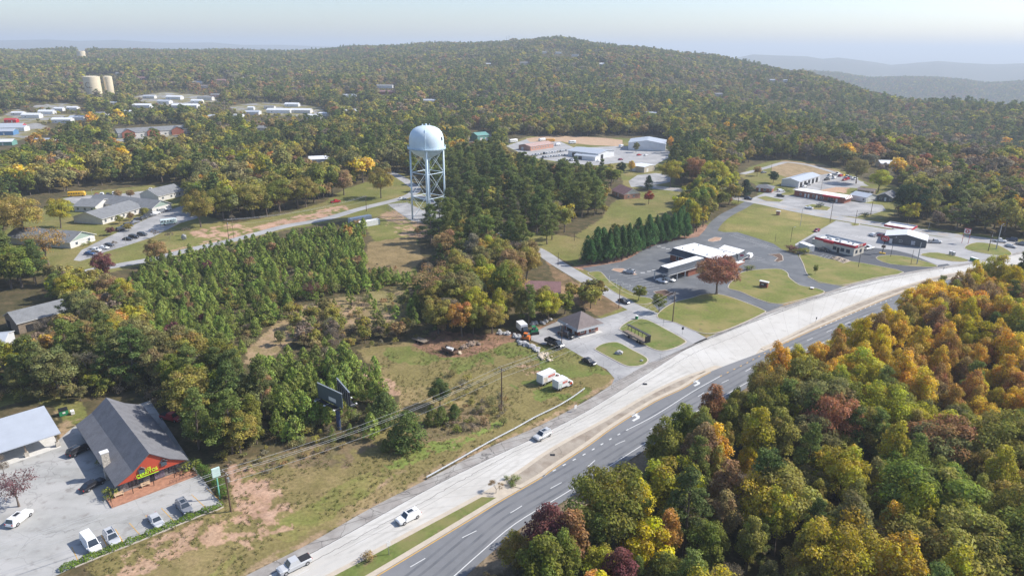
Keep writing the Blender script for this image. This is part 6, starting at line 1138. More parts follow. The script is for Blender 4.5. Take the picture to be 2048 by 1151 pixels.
# trailers, containers, bins
def two(a, b): a, b = Vector(P(*a)[:2]), Vector(P(*b)[:2]); d = b-a; return (a+b)/2, math.atan2(d.y, d.x), d.length
c, rz, L = two((1249,668), (1294,692)); t = empty('long_trailer', (c.x,c.y,0.1), rz, 'long dark open-frame trailer on the bigger kerbed island', 'trailer'); mb = MB(); mb.box((0,0,1.1),(L,2.3,0.22)); part('deck', mb, WOOD, t)
mb = MB(); mb.box((0,0.95,3.1),(L,0.9,0.22)); part('top_rail', mb, mat('charred_timber', (0.06,0.06,0.065), 0.8, 0.3, 2.0), t)
for k in range(7): x = -L/2+0.3+k*(L-0.6)/6; mb = MB(); mb.box((x,1.05,2.1),(0.12,0.12,1.8)); part('upright', mb, BLACKM, t)
mb = MB(); mb.box((L/2-0.2,0.3,2.1),(0.5,1.8,2.0)); part('end_wall', mb, BLACKM, t)
for x in (L/2-2.2,L/2-3.4,-L/2+3.2):
    for s in (1,-1): mb = MB(); mb.tube((x,s*0.9,0.45),(x,s*1.15,0.45),0.45,n=14); part('wheel', mb, TYRE, t)
c, rz, L = two((828,679), (853,688)); t = empty('flatbed_trailer', (c.x,c.y,0), rz, 'old flatbed trailer in the shade at the back of the field', 'trailer'); mb = MB(); mb.box((0,0,0.85),(L,2.2,0.2)); part('deck', mb, WOOD, t)
for x in (-0.6,0.6):
    for s in (1,-1): mb = MB(); mb.tube((x,s*0.9,0.35),(x,s*1.12,0.35),0.35,n=12); part('wheel', mb, TYRE, t)
c, rz, L = two((888,700), (912,710)); t = empty('dump_trailer', (c.x,c.y,0), rz, 'rusty open dump trailer loaded with junk on the field', 'trailer'); RUST = mat('rusty_steel', (0.16,0.10,0.07), 0.9, 0.35, 2.0); mb = MB(); mb.box((0,0,0.7),(L,2.0,0.15))
for s in (1,-1): mb.box((0,s*1.0,1.1),(L,0.1,0.8))
mb.box((-L/2,0,1.1),(0.1,2.0,0.8)); mb.box((L/2,0,1.1),(0.1,2.0,0.8)); part('box', mb, RUST, t); mb = MB(); mb.box((0.3,0,1.3),(1.6,1.2,0.6),0.3); mb.box((-1,0.2,1.2),(0.9,1.0,0.5),0.8); part('load', mb, mat('pale_junk', (0.55,0.54,0.52), 0.8, 0.3, 3.0), t)
for s in (1,-1): mb = MB(); mb.tube((0,s*0.9,0.35),(0,s*1.12,0.35),0.35,n=12); part('wheel', mb, TYRE, t)
rocks([(912,706),(920,708)], 7, 0.8, 'tan', 0.7, 1.4, 'pale block of rubble beside the rusty dump trailer', 'rubble beside the dump trailer')
CONT = mat('container_white', (0.62,0.63,0.62), 0.6, 0.1, 0.8, extra=wave_lines(4.0, 0.82, 'X'))
def container(a, b, W, Hh, label, m=CONT, name='storage_container', cat='container', z=0.0):
    c, rz, L = two(a, b); c = c+Vector((-math.sin(rz), math.cos(rz)))*W/2; t = empty(name, (c.x,c.y,z), rz, label, cat); mb = MB(); mb.box((0,0,Hh/2+.1),(L,W,Hh)); part('body', mb, m, t); mb = MB(); mb.box((0,0,Hh+.14),(L+.06,W+.06,.1)); part('roof', mb, MEMB, t)
    for s in (-1,1): mb = MB(); mb.box((L/2+.03,s*W/4,Hh/2+.1),(.06,W*.46,Hh*.9)); part('door', mb, m, t)
container((702,449),(744,441),2.6,2.7,'white storage container, the farther of two near the water tower'); container((714,457),(760,449),2.6,2.7,'white storage container, the nearer of two near the water tower'); container((1596,497),(1617,505),3.0,2.8,'white storage container between the drive-in and its hedge')
container((1939,520),(1943,521.3),1.3,1.3,'left teal bin by the highway driveway',GREENP,'waste_bin','bin'); container((1944,521.5),(1947.5,522.8),1.3,1.3,'middle teal bin by the highway driveway',GREENP,'waste_bin','bin'); container((1949,523),(1952.5,524.2),1.3,1.3,'right teal bin by the highway driveway',GREENP,'waste_bin','bin')
container((1897,509),(1900,510),1.1,1.6,'left grey cabinet on the triangular lawn',GREYP,'utility_cabinet','cabinet'); container((1903,511),(1906,512),1.1,1.6,'right grey cabinet on the triangular lawn',GREYP,'utility_cabinet','cabinet')
container((1270,638),(1274,639),0.8,1.1,'green wheeled bin at the office driveway mouth',GREENP,'wheeled_bin','bin')
c, rz, L = two((119,831), (137,826)); t = empty('dumpster', (c.x,c.y,0), rz, 'green dumpster behind the metal-roofed pavilion', 'dumpster'); mb = MB(); mb.prism([(-L/2,-.8),(L/2,-.8),(L/2,.8),(-L/2,.8)],0.1,1.4); part('body', mb, GREENP, t); mb = MB(); mb.poly([(-L/2,-.85,1.42),(L/2,-.85,1.42),(L/2,.85,1.6),(-L/2,.85,1.6)]); mb.poly([(-L/2,-.85,1.38),(-L/2,.85,1.56),(L/2,.85,1.56),(L/2,-.85,1.38)]); part('lid', mb, BLACKM, t); mb = MB(); mb.box((0,-.83,.85),(.6,.05,.4)); part('label_plate', mb, TRIM, t)
container((143,830),(150,828),1.0,0.8,'white junk crate beside the green dumpster',CONCW,'crate','crate')
for i, (px, py) in enumerate(((1218,566),(1232,573.5),(1245,579),(1259,584))): mb = MB(); mb.tube((0,0,0.1),(0,0,2.7),0.09,n=8); mb.box((0,0,2.75),(0.24,0.24,0.1)); o = part('white_post', mb, TRIM); o.location = (*P(px, py)[:2], 0); tag(o, od[i]+' white post from the left on the strip lawn of the bank', 'post', 'white posts beside the bank lot')
x, y, _ = P(1484,540); t = empty('flagpole', (x,y,0), 0, 'flagpole with a small flag at the bank entrance', 'flagpole'); mb = MB(); mb.tube((0,0,0),(0,0,7),0.06,n=7); part('pole', mb, TRIM, t); mb = MB(); mb.box((-0.8,0,6.3),(1.5,0.03,0.9)); part('flag', mb, mat('flag_red_blue', (0.45,0.12,0.18), 0.8, 0.5, 2.5), t)
# picnic patio
mb = MB(); mb.prism(PP([(1660,516),(1676,513),(1702,522.5),(1687,527)]), 0.12, 0.22); tag(part('patio_slab', mb, mat('patio_pavers', (0.42,0.34,0.26), 0.9, 0.15, 1.0)), None, None, kind='structure')
for i, (px, py) in enumerate(((1667,517.5),(1678,520),(1688,523.5))):
    x, y, _ = P(px, py); t = empty('picnic_table', (x,y,0.22), i*0.7, 'black round picnic table, '+('left','middle','right')[i]+' one on the drive-in patio', 'picnic table', 'picnic tables on the drive-in patio'); mb = MB(); mb.tube((0,0,.72),(0,0,.78),0.6,n=14); part('table_top', mb, BLACKM, t); mb = MB(); mb.tube((0,0,0),(0,0,.72),0.07,n=6); part('leg', mb, BLACKM, t)
    for k in range(4): a = k*math.pi/2; mb = MB(); mb.tube((math.cos(a),math.sin(a),.42),(math.cos(a),math.sin(a),.48),0.28,n=10); mb.tube((0,0,.2),(math.cos(a),math.sin(a),.42),0.035,n=5); part('seat', mb, BLACKM, t)
# fences by the water tower
def fence(pts, h, label):
    l = PP(pts); c = Vector(l[0]); t = empty('chain_link_fence', (c.x,c.y,0), 0, label, 'fence'); r_ = [(a-c.x, b-c.y) for a, b in l]; mb = MB(); mb.ribbon(r_, 0.05, h-0.05, 0, h=0.06); mb.ribbon(r_, 0.04, 0.1, 0, h=0.05); mb.ribbon(r_, 0.04, h*0.5, 0, h=0.04); part('rails', mb, STEEL, t)
    for i in range(len(r_)-1):
        a, b = Vector(r_[i]), Vector(r_[i+1]); n = max(1, int((b-a).length/3.2))
        for k in range(n): p = a+(b-a)*k/n; mb = MB(); mb.tube((p.x,p.y,0),(p.x,p.y,h),0.06,n=5); part('post', mb, STEEL, t)
fence([(776,418),(800,433),(822,447),(850,452)], 2.2, 'grey chain-link fence left of the water tower'); fence([(780,417),(822,406),(848,403)], 2.2, 'grey chain-link fence behind the water tower')
# radio masts on the hill
for i, (px, yt, hh) in enumerate(((1018,69,1),(1013,72,0.7),(1094,76,0.5))):
    x, y, z = G(px, 92 if i < 2 else 88); lo, hi = 0.0, 150.0
    for _ in range(40):
        m = (lo+hi)/2
        if project(x, y, z+m)[1] > yt: lo = m
        else: hi = m
    t = empty('radio_mast', (x,y,z), 0, ('tallest thin radio mast on the hill top','shorter mast beside the tallest one on the hill','low mast right of the hill summit')[i], 'mast'); mb = MB(); mb.tube((0,0,0),(0,0,lo),0.7,0.4,n=6); part('mast', mb, STEEL, t); mb = MB(); mb.box((0,0,lo*0.8),(2.4,0.4,1.2)); part('antenna', mb, TRIM, t)
# drain grates and lids on the paving
for i, (px, py) in enumerate(((1105,910),(1700,649),(1290,768))): mb = MB(); mb.box((0,0,0.15),(1.1,0.8,0.03)); o = part('drain_grate', mb, BLACKM); o.location = (*P(px,py)[:2],0); tag(o, ('drain grate on the wide paved median','drain grate on the right paved median','drain grate beside the highway seam')[i], 'drain grate')
# ------------------------------------------------------------------ trees
def leaf_mat(name, inst):
    m = bpy.data.materials.new(name); m.use_nodes = True; n = m.node_tree; L = n.links.new
    for x in list(n.nodes): n.nodes.remove(x)
    out = n.nodes.new('ShaderNodeOutputMaterial')
    if inst:
        a = n.nodes.new('ShaderNodeAttribute'); a.attribute_type = 'INSTANCER'; a.attribute_name = 'tint'; src = a.outputs['Color']
    else: src = n.nodes.new('ShaderNodeObjectInfo').outputs['Color']
    v = n.nodes.new('ShaderNodeAttribute'); v.attribute_name = 'leafvar'       # x: brightness, y: hue swing towards autumn yellow
    sp = n.nodes.new('ShaderNodeSeparateColor'); L(v.outputs['Color'], sp.inputs[0])
    hs = n.nodes.new('ShaderNodeHueSaturation'); L(src, hs.inputs['Color']); L(sp.outputs[0], hs.inputs['Value']); L(sp.outputs[1], hs.inputs['Hue']); L(sp.outputs[2], hs.inputs['Saturation'])
    d = n.nodes.new('ShaderNodeBsdfDiffuse'); t = n.nodes.new('ShaderNodeBsdfTranslucent'); mx = n.nodes.new('ShaderNodeMixShader'); mx.inputs[0].default_value = 0.38
    L(hs.outputs[0], d.inputs[0]); L(hs.outputs[0], t.inputs[0]); L(d.outputs[0], mx.inputs[1]); L(t.outputs[0], mx.inputs[2]); L(mx.outputs[0], out.inputs[0])
    return m
M_leaf = leaf_mat('foliage', False); M_leafi = leaf_mat('foliage_mass', True)
M_trunk = mat('tree_bark', (0.16,0.125,0.10), 0.95, 0.3, 1.5); M_twig = mat('pale_bark', (0.25,0.22,0.20), 0.95, 0.2, 2.0)
def leaves_to_mesh(name, C, N, sz, var, mats, aspect=None, up=None, trunk=None, g=None):
    """one quad per leaf spray; C centres, N normals, sz half sizes, var (brightness, hue, saturation)"""
    n = len(C); g = g or np.random.default_rng(1)
    rnd = g.normal(size=(n, 3)); N = N/np.linalg.norm(N, axis=1, keepdims=True)
    if up is not None: rnd = np.tile(np.array(up, float), (n, 1)) + rnd*0.35
    U = np.cross(N, rnd); U /= np.linalg.norm(U, axis=1, keepdims=True)+1e-9; V = np.cross(N, U)
    sx = sz[:, None]; sy = sz[:, None]*(aspect if aspect else 1.0)
    k = g.uniform(0.55, 1.15, size=(n, 4, 1))
    q = np.stack([C-U*sx*k[:, 0], C-V*sy*k[:, 1], C+U*sx*k[:, 2], C+V*sy*k[:, 3]], 1).reshape(-1, 3)
    tv = np.array(trunk.v, float).reshape(-1, 3) if trunk else np.zeros((0, 3))
    me = bpy.data.meshes.new(name); nv = len(q)+len(tv)
    me.vertices.add(nv); me.vertices.foreach_set('co', np.concatenate([q, tv]).reshape(-1).astype(np.float32))
    li = list(range(len(q))); ls = list(range(0, len(q), 4)); mi = [0]*n
    if trunk:
        for f, m_ in zip(trunk.f, trunk.m): ls.append(len(li)); li += [i+len(q) for i in f]; mi.append(1)
    me.loops.add(len(li)); me.loops.foreach_set('vertex_index', li); me.polygons.add(len(ls)); me.polygons.foreach_set('loop_start', ls); me.polygons.foreach_set('material_index', mi)
    at = me.attributes.new('leafvar', 'FLOAT_COLOR', 'FACE'); vv = np.ones((len(ls), 4)); vv[:n, :3] = var; vv[n:, :3] = (1, .5, 1); at.data.foreach_set('color', vv.reshape(-1).astype(np.float32))
    for m_ in mats: me.materials.append(m_)
    me.update(); return me
def sph(g, n):
    v = g.normal(size=(n, 3)); return v/np.linalg.norm(v, axis=1, keepdims=True)
def trunk_mb(g, h, r, lean=0.03, limbs=(), top=0.8, n=6):
    mb = MB(); pts = []; k = 5
    for i in range(k+1): t = i/k; pts.append((h*lean*math.sin(t*3)*t, h*lean*t*math.cos(t*2), h*top*t))
    for i in range(k): mb.tube(pts[i], pts[i+1], r*(1-0.75*i/k)*(1.25 if i == 0 else 1), r*(1-0.75*(i+1)/k), n=n, caps=False)
    for (a, b, rr_) in limbs:
        m_ = tuple((a[i]*0.55+b[i]*0.45) - (0.0 if i < 2 else -0.04*h) for i in range(3)); mb.tube(a, m_, rr_, rr_*0.7, n=5, caps=False); mb.tube(m_, b, rr_*0.7, rr_*0.25, n=5, caps=False)
    return mb
def make_broad(seed, h, R, n, leaf, K=16, low=0.25, shape=1.0, top=0.0, fill=0.2, hue=0.011, mats=None, split=True, clr=0.32, bright=0.22):
    """a crown of leaf sprays on the shells of many overlapping clumps, with the limbs that carry them"""
    g = np.random.default_rng(seed); zc = h*(low+(1-low)*0.5); sz_ = h*(1-low)*0.5
    cs = []; rs = []
    for k in range(K):
        for _ in range(30):
            d = sph(g, 1)[0]; d[2] = d[2]*0.9+0.12; t = g.uniform(0.5, 0.80) if k > K*0.2 else g.uniform(0.0, 0.35)
            wz = 1.0-top*max(0, d[2])
            c = np.array([d[0]*R*t*wz, d[1]*R*t*wz, zc+d[2]*sz_*t]); 
            if all(np.linalg.norm((c-o)/np.array([1, 1, shape])) > R*0.34 for o in cs): break
        cs.append(c); rs.append(R*g.uniform(clr*0.8, clr*1.25))
    cs = np.array(cs); rs = np.array(rs)
    pr = rs**2/np.sum(rs**2); ci = g.choice(K, size=n, p=pr); d = sph(g, n); d[:, 2] = np.where(d[:, 2] < -0.35, -d[:, 2], d[:, 2]); rad = rs[ci]*g.uniform(0.62, 1.22, n)
    inner = g.random(n) < fill; rad = np.where(inner, rad*g.uniform(0.2, 0.9, n), rad)
    C = cs[ci]+d*rad[:, None]*np.array([1, 1, 0.85*shape])
    # drop sprays buried deep inside neighbouring clumps
    dep = np.min([np.linalg.norm((C-c)/np.array([1,1,0.85*shape]), axis=1)/r for c, r in zip(cs, rs)], axis=0)
    keep = (dep > 0.62) | (g.random(n) < 0.25); C = C[keep]; d = d[keep]; ci = ci[keep]
    m_ = len(C); cb = g.uniform(1-bright, 1+bright, K)[ci]; hb = g.normal(0, hue, K)[ci]
    var = np.stack([cb*g.uniform(0.7, 1.32, m_), 0.5+hb+g.normal(0, hue*0.7, m_), g.uniform(0.85, 1.12, m_)], 1)
    N = d*1.2+g.normal(size=(m_, 3))*0.5+np.array([0, 0, 0.4])
    limbs = []
    for k in range(min(K, 9)):
        t = g.uniform(0.28, 0.55); a = (0, 0, h*t*0.9); limbs.append((a, tuple(cs[k]), h*0.009+0.03))
    tr = trunk_mb(g, h, h*0.017+0.07, 0.02, limbs, 0.72)
    s = leaf*g.uniform(0.6, 1.3, m_)
    if split: return leaves_to_mesh('crown', C, N, s, var, [M_leaf], g=g), tr.mesh('trunk', [M_trunk])
    return leaves_to_mesh('tree_mass', C, N, s, var, mats or [M_leafi, M_trunk], g=g, trunk=tr if n > 300 else None)
def make_pine(seed, h, R, n, leaf, base=0.35, split=True, cone=0.6, mats=None, bright=0.2):
    """tall pine: a bare bole, then uneven whorls of flat needle clumps"""
    g = np.random.default_rng(seed); cs = []; rs = []; limbs = []
    lv = int(9+h*0.3)
    for i in range(lv):
        t = base+(1-base)*(i+0.5)/lv; rr_ = R*(1-((t-base)/(1-base))**1.5*cone)*g.uniform(0.7, 1.15)
        if (t-base)/(1-base) < 0.15: rr_ *= 0.7
        for k in range(g.integers(3, 6)):
            a = g.uniform(0, 6.28); ln = rr_*g.uniform(0.35, 1.0); c = np.array([math.cos(a)*ln, math.sin(a)*ln, h*t+g.uniform(-.03, .03)*h]); cs.append(c); rs.append(R*g.uniform(0.22, 0.36)*(1-0.35*(t-base)/(1-base)))
            if len(limbs) < 26 and g.random() < 0.6: limbs.append(((0, 0, h*t-0.4), tuple(c), 0.05))
    cs.append(np.array([0, 0, h*0.97])); rs.append(R*0.25)
    cs = np.array(cs); rs = np.array(rs); K = len(cs); pr = rs**2/np.sum(rs**2); ci = g.choice(K, size=n, p=pr); d = sph(g, n); rad = rs[ci]*g.uniform(0.35, 1.1, n)
    C = cs[ci]+d*rad[:, None]*np.array([1, 1, 0.55]); cb = g.uniform(1-bright, 1+bright, K)[ci]
    var = np.stack([cb*g.uniform(0.65, 1.35, n), 0.5+g.normal(0, 0.012, n), g.uniform(0.85, 1.1, n)], 1)
    N = d*0.9+g.normal(size=(n, 3))*0.55+np.array([0, 0, 0.5]); tr = trunk_mb(g, h, h*0.011+0.07, 0.015, limbs, 0.97)
    s = leaf*g.uniform(0.6, 1.3, n)
    if split: return leaves_to_mesh('crown', C, N, s, var, [M_leaf], aspect=0.7, g=g), tr.mesh('trunk', [M_trunk])
    return leaves_to_mesh('tree_mass', C, N, s, var, mats or [M_leafi, M_trunk], aspect=0.7, g=g, trunk=tr if n > 300 else None)
def make_cone(seed, h, R, n, leaf, base=0.02, power=0.9, split=True, jag=0.28, aspect=1.6, mats=None, tuft=True, spires=1):
    """young pine, cedar or cypress: a cone of upward pointing sprays, ragged at the edge"""
    g = np.random.default_rng(seed); t = g.random(n)**0.8; lobes = g.uniform(0, 6.28, 5)
    a = g.uniform(0, 6.28, n); 
    if tuft:   # branches in whorls
        nb = max(14, int(n/26)); ba = g.uniform(0, 6.28, nb); bt = g.random(nb)**0.85; k = g.integers(0, nb, n); a = ba[k]+g.normal(0, 0.22, n)/(0.4+0.6*(1-bt[k])); t = np.clip(bt[k]+g.normal(0, 0.03, n), 0, 0.995)
    prof = (1-t)**power*(1-np.exp(-t*14-1.2)); rad = R*prof*(1+jag*(np.sin(a*3+lobes[0]+t*9)*0.5+np.sin(a*7+lobes[1]-t*17)*0.5))*g.uniform(0.45, 1.08, n)
    C = np.stack([np.cos(a)*rad, np.sin(a)*rad, h*(base+(1-base)*t)], 1); C[:, 2] += rad*0.18
    lean = np.stack([np.cos(a), np.sin(a), np.full(n, 0.8)], 1); var = np.stack([g.uniform(0.6, 1.4, n)*(1+0.18*np.sin(a*4+t*20)), 0.5+g.normal(0, 0.015, n), g.uniform(0.85, 1.1, n)], 1)
    N = lean*0.8+g.normal(size=(n, 3))*0.55; tr = trunk_mb(g, h, h*0.012+0.04, 0.0, (), 0.92)
    s = leaf*g.uniform(0.6, 1.3, n)*(0.6+0.4*(1-t))
    if split: return leaves_to_mesh('crown', C, N, s, var, [M_leaf], aspect=aspect, up=(0, 0, 1), g=g), tr.mesh('trunk', [M_trunk])
    return leaves_to_mesh('tree_mass', C, N, s, var, mats or [M_leafi, M_trunk], aspect=aspect, up=(0, 0, 1), g=g)
def make_bare(seed, h, R, n, leaf=0.16):
    """a tree that has dropped most leaves: forked limbs, fine twigs and a thin scatter of leaves"""
    g = np.random.default_rng(seed); mb = MB(); tips = []
    def grow(p, d, L, r, k):
        q = p+d*L; mb.tube(p, q, max(r, 0.03), max(r*0.62, 0.025), n=5 if k < 2 else 3, caps=False)
        if k == 4: tips.append(q); return
        for _ in range(3 if k < 3 else 4):
            nd = d*0.9+sph(g, 1)[0]*0.62; nd[2] = nd[2]*0.8+0.12; nd /= np.linalg.norm(nd); grow(q, nd, L*g.uniform(0.62, 0.8), r*0.58, k+1)
    grow(np.array([0, 0, 0.0]), np.array([0, 0, 1.0]), h*0.27, h*0.014+0.04, 0)
    tips = np.array(tips); k = g.integers(0, len(tips), n); C = tips[k]+g.normal(size=(n, 3))*h*0.035; d = sph(g, n)
    var = np.stack([g.uniform(0.6, 1.4, n), 0.5+g.normal(0, 0.02, n), g.uniform(0.8, 1.1, n)], 1)
    return leaves_to_mesh('crown', C, d, leaf*g.uniform(0.6, 1.3, n), var, [M_leaf], g=g), mb.mesh('trunk', [M_twig])
# prototypes: unit trees that copies scale; near ones carry many sprays
PROTO = {
 'round': [make_broad(100+i, 12, 5.2, 9500, 0.20, K=36, low=0.12, hue=0.011, clr=0.235, top=0.15) for i in range(6)],
 'tall': [make_broad(120+i, 15, 3.4, 8500, 0.19, K=32, low=0.10, shape=1.5, top=0.6, clr=0.30, hue=0.011) for i in range(4)],
 'wide': [make_broad(140+i, 14, 7.6, 15000, 0.21, K=54, low=0.18, clr=0.20, hue=0.011) for i in range(3)],
 'airy': [make_broad(160+i, 12, 6.0, 3000, 0.20, K=26, low=0.26, clr=0.26, fill=0.5, hue=0.011) for i in range(2)],
 'mid': [make_broad(180+i, 12, 5.0, 2000, 0.42, K=15, low=0.14, hue=0.011) for i in range(3)] + [make_broad(190, 14, 4.0, 2000, 0.42, K=16, low=0.12, shape=1.3, top=0.35, clr=0.4)],
 'pine': [make_pine(200+i, 17, 4.9, 7500, 0.235, base=0.24, cone=0.72) for i in range(4)],
 'pinemid': [make_pine(220+i, 17, 5.0, 2300, 0.45, base=0.24, cone=0.72) for i in range(3)],
 'young': [make_cone(300+i, 6, 2.1, 1300, 0.19, power=0.62, aspect=1.25) for i in range(5)],
 'cedar': [make_cone(320+i, 7, 2.6, 4200, 0.17, power=0.55, jag=0.22, aspect=1.1) for i in range(3)],
 'cypress': [make_cone(340+i, 15, 3.5, 4600, 0.27, base=0.09, power=0.55, jag=0.42, aspect=1.3) for i in range(5)],
 'shrub': [make_broad(400+i, 2.2, 1.5, 420, 0.14, K=9, low=0.0, clr=0.45, hue=0.011) for i in range(4)],
 'bare': [make_bare(500+i, 11, 4, 2200, 0.13) for i in range(3)],
}
PH = {'round': 12, 'tall': 15, 'wide': 14, 'airy': 12, 'mid': 12, 'pine': 17, 'pinemid': 17, 'young': 6, 'cedar': 7, 'cypress': 15, 'shrub': 2.2, 'bare': 11}
TN = {'round': 'broadleaf_tree', 'tall': 'poplar_tree', 'wide': 'broadleaf_tree', 'airy': 'broadleaf_tree', 'mid': 'broadleaf_tree', 'pine': 'pine_tree', 'pinemid': 'pine_tree', 'young': 'young_pine', 'cedar': 'cedar_tree', 'cypress': 'cypress_tree', 'shrub': 'shrub', 'bare': 'bare_tree'}
CN = {'broadleaf_tree': 'tree', 'poplar_tree': 'poplar', 'pine_tree': 'pine', 'young_pine': 'pine sapling', 'cedar_tree': 'cedar', 'cypress_tree': 'cypress', 'shrub': 'shrub', 'bare_tree': 'bare tree'}
# albedo of the foliage
PAL = dict(dpine=(0.140,0.180,0.056), pine=(0.205,0.240,0.066), ypine=(0.29,0.36,0.08), green=(0.22,0.24,0.05), olive=(0.335,0.295,0.075), ygreen=(0.45,0.41,0.055), gold=(0.66,0.46,0.065),
           yellow=(0.56,0.46,0.035), amber=(0.52,0.32,0.085), rust=(0.38,0.21,0.095), brown=(0.38,0.26,0.12), maroon=(0.20,0.085,0.08), red=(0.36,0.08,0.045), greyb=(0.27,0.225,0.155), drab=(0.26,0.245,0.095), dark=(0.048,0.085,0.045), cyp=(0.10,0.19,0.06))
CW = dict(dpine='dark green', pine='green', ypine='bright green', green='green', olive='olive green', ygreen='yellow-green', gold='golden', yellow='bright yellow', amber='amber orange', rust='rusty brown', brown='brown', maroon='maroon', red='red', greyb='grey-brown', drab='dull green', dark='blackish green', cyp='deep green')
ntree = {}
def tree(kind, x, y, h, colr, label, group=None, var=None, sx=1.0, g=random, jitter=0.12, z=None):
    crown, trunk = PROTO[kind][var if var is not None else g.randrange(len(PROTO[kind]))]
    s = h/PH[kind]; z = float(terr(x, y)) if z is None else z
    t = bpy.data.objects.new(TN[kind], None); COL.objects.link(t); t.location = (x, y, z-0.05); t.rotation_euler = (g.gauss(0, 0.035), g.gauss(0, 0.035), g.uniform(0, 6.28)); t.scale = (s*sx, s*sx, s); t.empty_display_size = 0.5
    tag(t, label, CN[TN[kind]], group)
    c = bpy.data.objects.new('crown', crown); COL.objects.link(c); c.parent = t
    b = PAL[colr] if isinstance(colr, str) else colr
    k = g.uniform(1-jitter, 1+jitter); c.color = (b[0]*k*g.uniform(0.93, 1.07), b[1]*k*g.uniform(0.93, 1.07), b[2]*k, 1)
    u = bpy.data.objects.new('trunk', trunk); COL.objects.link(u); u.parent = t
    ntree[TN[kind]] = ntree.get(TN[kind], 0)+1; return t
def scatter(poly, spacing, seed, jitter=0.42, world=False):
    """loose triangular grid of points inside a polygon of ground points"""
    g = np.random.default_rng(seed); bx = [p[0] for p in poly]; by = [p[1] for p in poly]; out = []
    ys = np.arange(min(by), max(by), spacing*0.87)
    for j, yy in enumerate(ys):
        xs = np.arange(min(bx)+(j % 2)*spacing/2, max(bx), spacing); out.append(np.stack([xs, np.full(len(xs), yy)], 1))
    pts = np.concatenate(out); pts += g.uniform(-jitter, jitter, pts.shape)*spacing
    return pts[pip(pts[:, 0], pts[:, 1], poly)]
def pick(g, mix):
    r_ = g.random()*sum(w for _, w in mix)
    for k, w_ in mix:
        r_ -= w_
        if r_ <= 0: return k
    return mix[-1][0]
CAND = []      # every tree: (kind, colour, x, y, h, sx, zone) ; the largest in view become things, the rest one mass per kind
def zone(name, poly, spacing, kinds, colors, hr, seed, avoid=(), sxr=(0.9, 1.15)):
    g = random.Random(seed)
    for x, y in scatter(poly, spacing, seed):
        if any(pip(np.array([x]), np.array([y]), a)[0] for a in avoid): continue
        if name in ('PA','PB'):
            nz = float(fbm(np.array(x/9.0), np.array(y/9.0), 91)); 
            if nz > 0.66 and g.random() < 0.75: continue
        k = pick(g, kinds); c = pick(g, colors[k] if isinstance(colors, dict) else colors); h = g.uniform(*(hr[k] if isinstance(hr, dict) else hr))
        if name in ('PA','PB'): h *= 0.72+0.62*(1-nz)
        CAND.append((k, c, float(x), float(y), h, g.uniform(*(sxr if k != 'young' else (0.72, 1.3))), name))
# ------------------------------------------------------------------ where the woods stand
def near_road(x, y, line, d):
    L = np.array(line); m = np.full(x.shape, 1e9)
    for i in range(len(L)-1):
        a, b = L[i], L[i+1]; e = b-a; t = np.clip(((x-a[0])*e[0]+(y-a[1])*e[1])/(e@e+1e-9), 0, 1); m = np.minimum(m, np.hypot(x-a[0]-t*e[0], y-a[1]-t*e[1]))
    return m < d
E0 = off_line(HWE, 5.0)
RW = E0 + [(430,330),(430,120),(250,40),(60,20),(-15,45)]
def rw_fill():
    g = random.Random(11); pts = scatter(RW, 5.7, 11, 0.40)
    d0 = np.array([min(math.hypot(x-a, y-b) for a, b in E0[::2]) for x, y in pts])
    for (x, y), d in zip(pts, d0):
        if d > 150: continue
        px, py = project(x, y, 8)
        up = px > 1400 and py < 815-0.10*(2048-px)
        n_ = fbm(np.array(x/22), np.array(y/22), 77)
        if up:
            kind = pick(g, [('tall',6.0),('round',2.6),('pine',0.45),('bare',0.35)]); c = pick(g, [('gold',5.2),('amber',3.0),('ygreen',2.2),('brown',1.3),('rust',0.6),('olive',0.7),('maroon',0.12),('yellow',0.8)])
        elif px > 1500 and py > 700:
            kind = pick(g, [('round',3.6),('wide',1.5),('tall',3.4),('pine',0.8),('bare',0.6)]); c = pick(g, [('olive',5),('ygreen',3.4),('gold',1.0),('green',1.4),('rust',0.5),('drab',1.5),('brown',0.7)])
        else:
            kind = pick(g, [('round',3.2),('tall',4.6),('pine',1.0),('wide',0.6),('bare',1.0)]); c = pick(g, [('rust',1.0),('ygreen',2.8),('olive',3.4),('brown',1.5),('green',1.8),('yellow',0.7),('maroon',0.12),('amber',0.8),('gold',0.9)])
        if kind == 'pine': c = pick(g, [('dpine',2),('pine',3)])
        if kind == 'bare': c = 'greyb'
        h = {'tall': g.uniform(10.5,18), 'round': g.uniform(8,16.5), 'wide': g.uniform(12,17.5), 'pine': g.uniform(12,18), 'bare': g.uniform(7,11)}[kind]
        if n_ > 0.62: h *= 0.72
        if d < 5: h *= 0.62 if g.random() < 0.7 else 0.85
        if px < 1000: h *= 0.75
        CAND.append((kind, c, float(x), float(y), h, g.uniform(0.76, 1.05), 'RW'))
rw_fill()
CONI = {'pine': [('dpine',3),('pine',3)], 'cedar': [('dpine',3),('pine',2)], 'young': [('ypine',6),('pine',1.3)], 'bare': [('greyb',1)], 'shrub': [('drab',3),('olive',2),('greyb',2),('brown',1)]}
def cols(**kw):
    d = dict(CONI); b = list(kw.items()); 
    for k in ('round', 'tall', 'wide', 'airy', 'mid'): d[k] = b
    return d
zone('NLa', PP([(-150,812),(-100,760),(0,745),(100,738),(250,722),(330,735),(430,745),(500,760),(535,840),(540,885),(515,908),(430,922),(396,905),(378,855),(335,812),(250,792),(180,795),(120,798),(60,790),(0,792)]), 6.4,
     [('pine',4.4),('round',3.6),('bare',0.9),('tall',1),('cedar',0.6)], cols(olive=3, drab=3, green=3, brown=1, ygreen=0.6), {'pine':(12,17),'round':(11,15),'bare':(9,12),'tall':(12,15),'cedar':(7,10)}, 21)
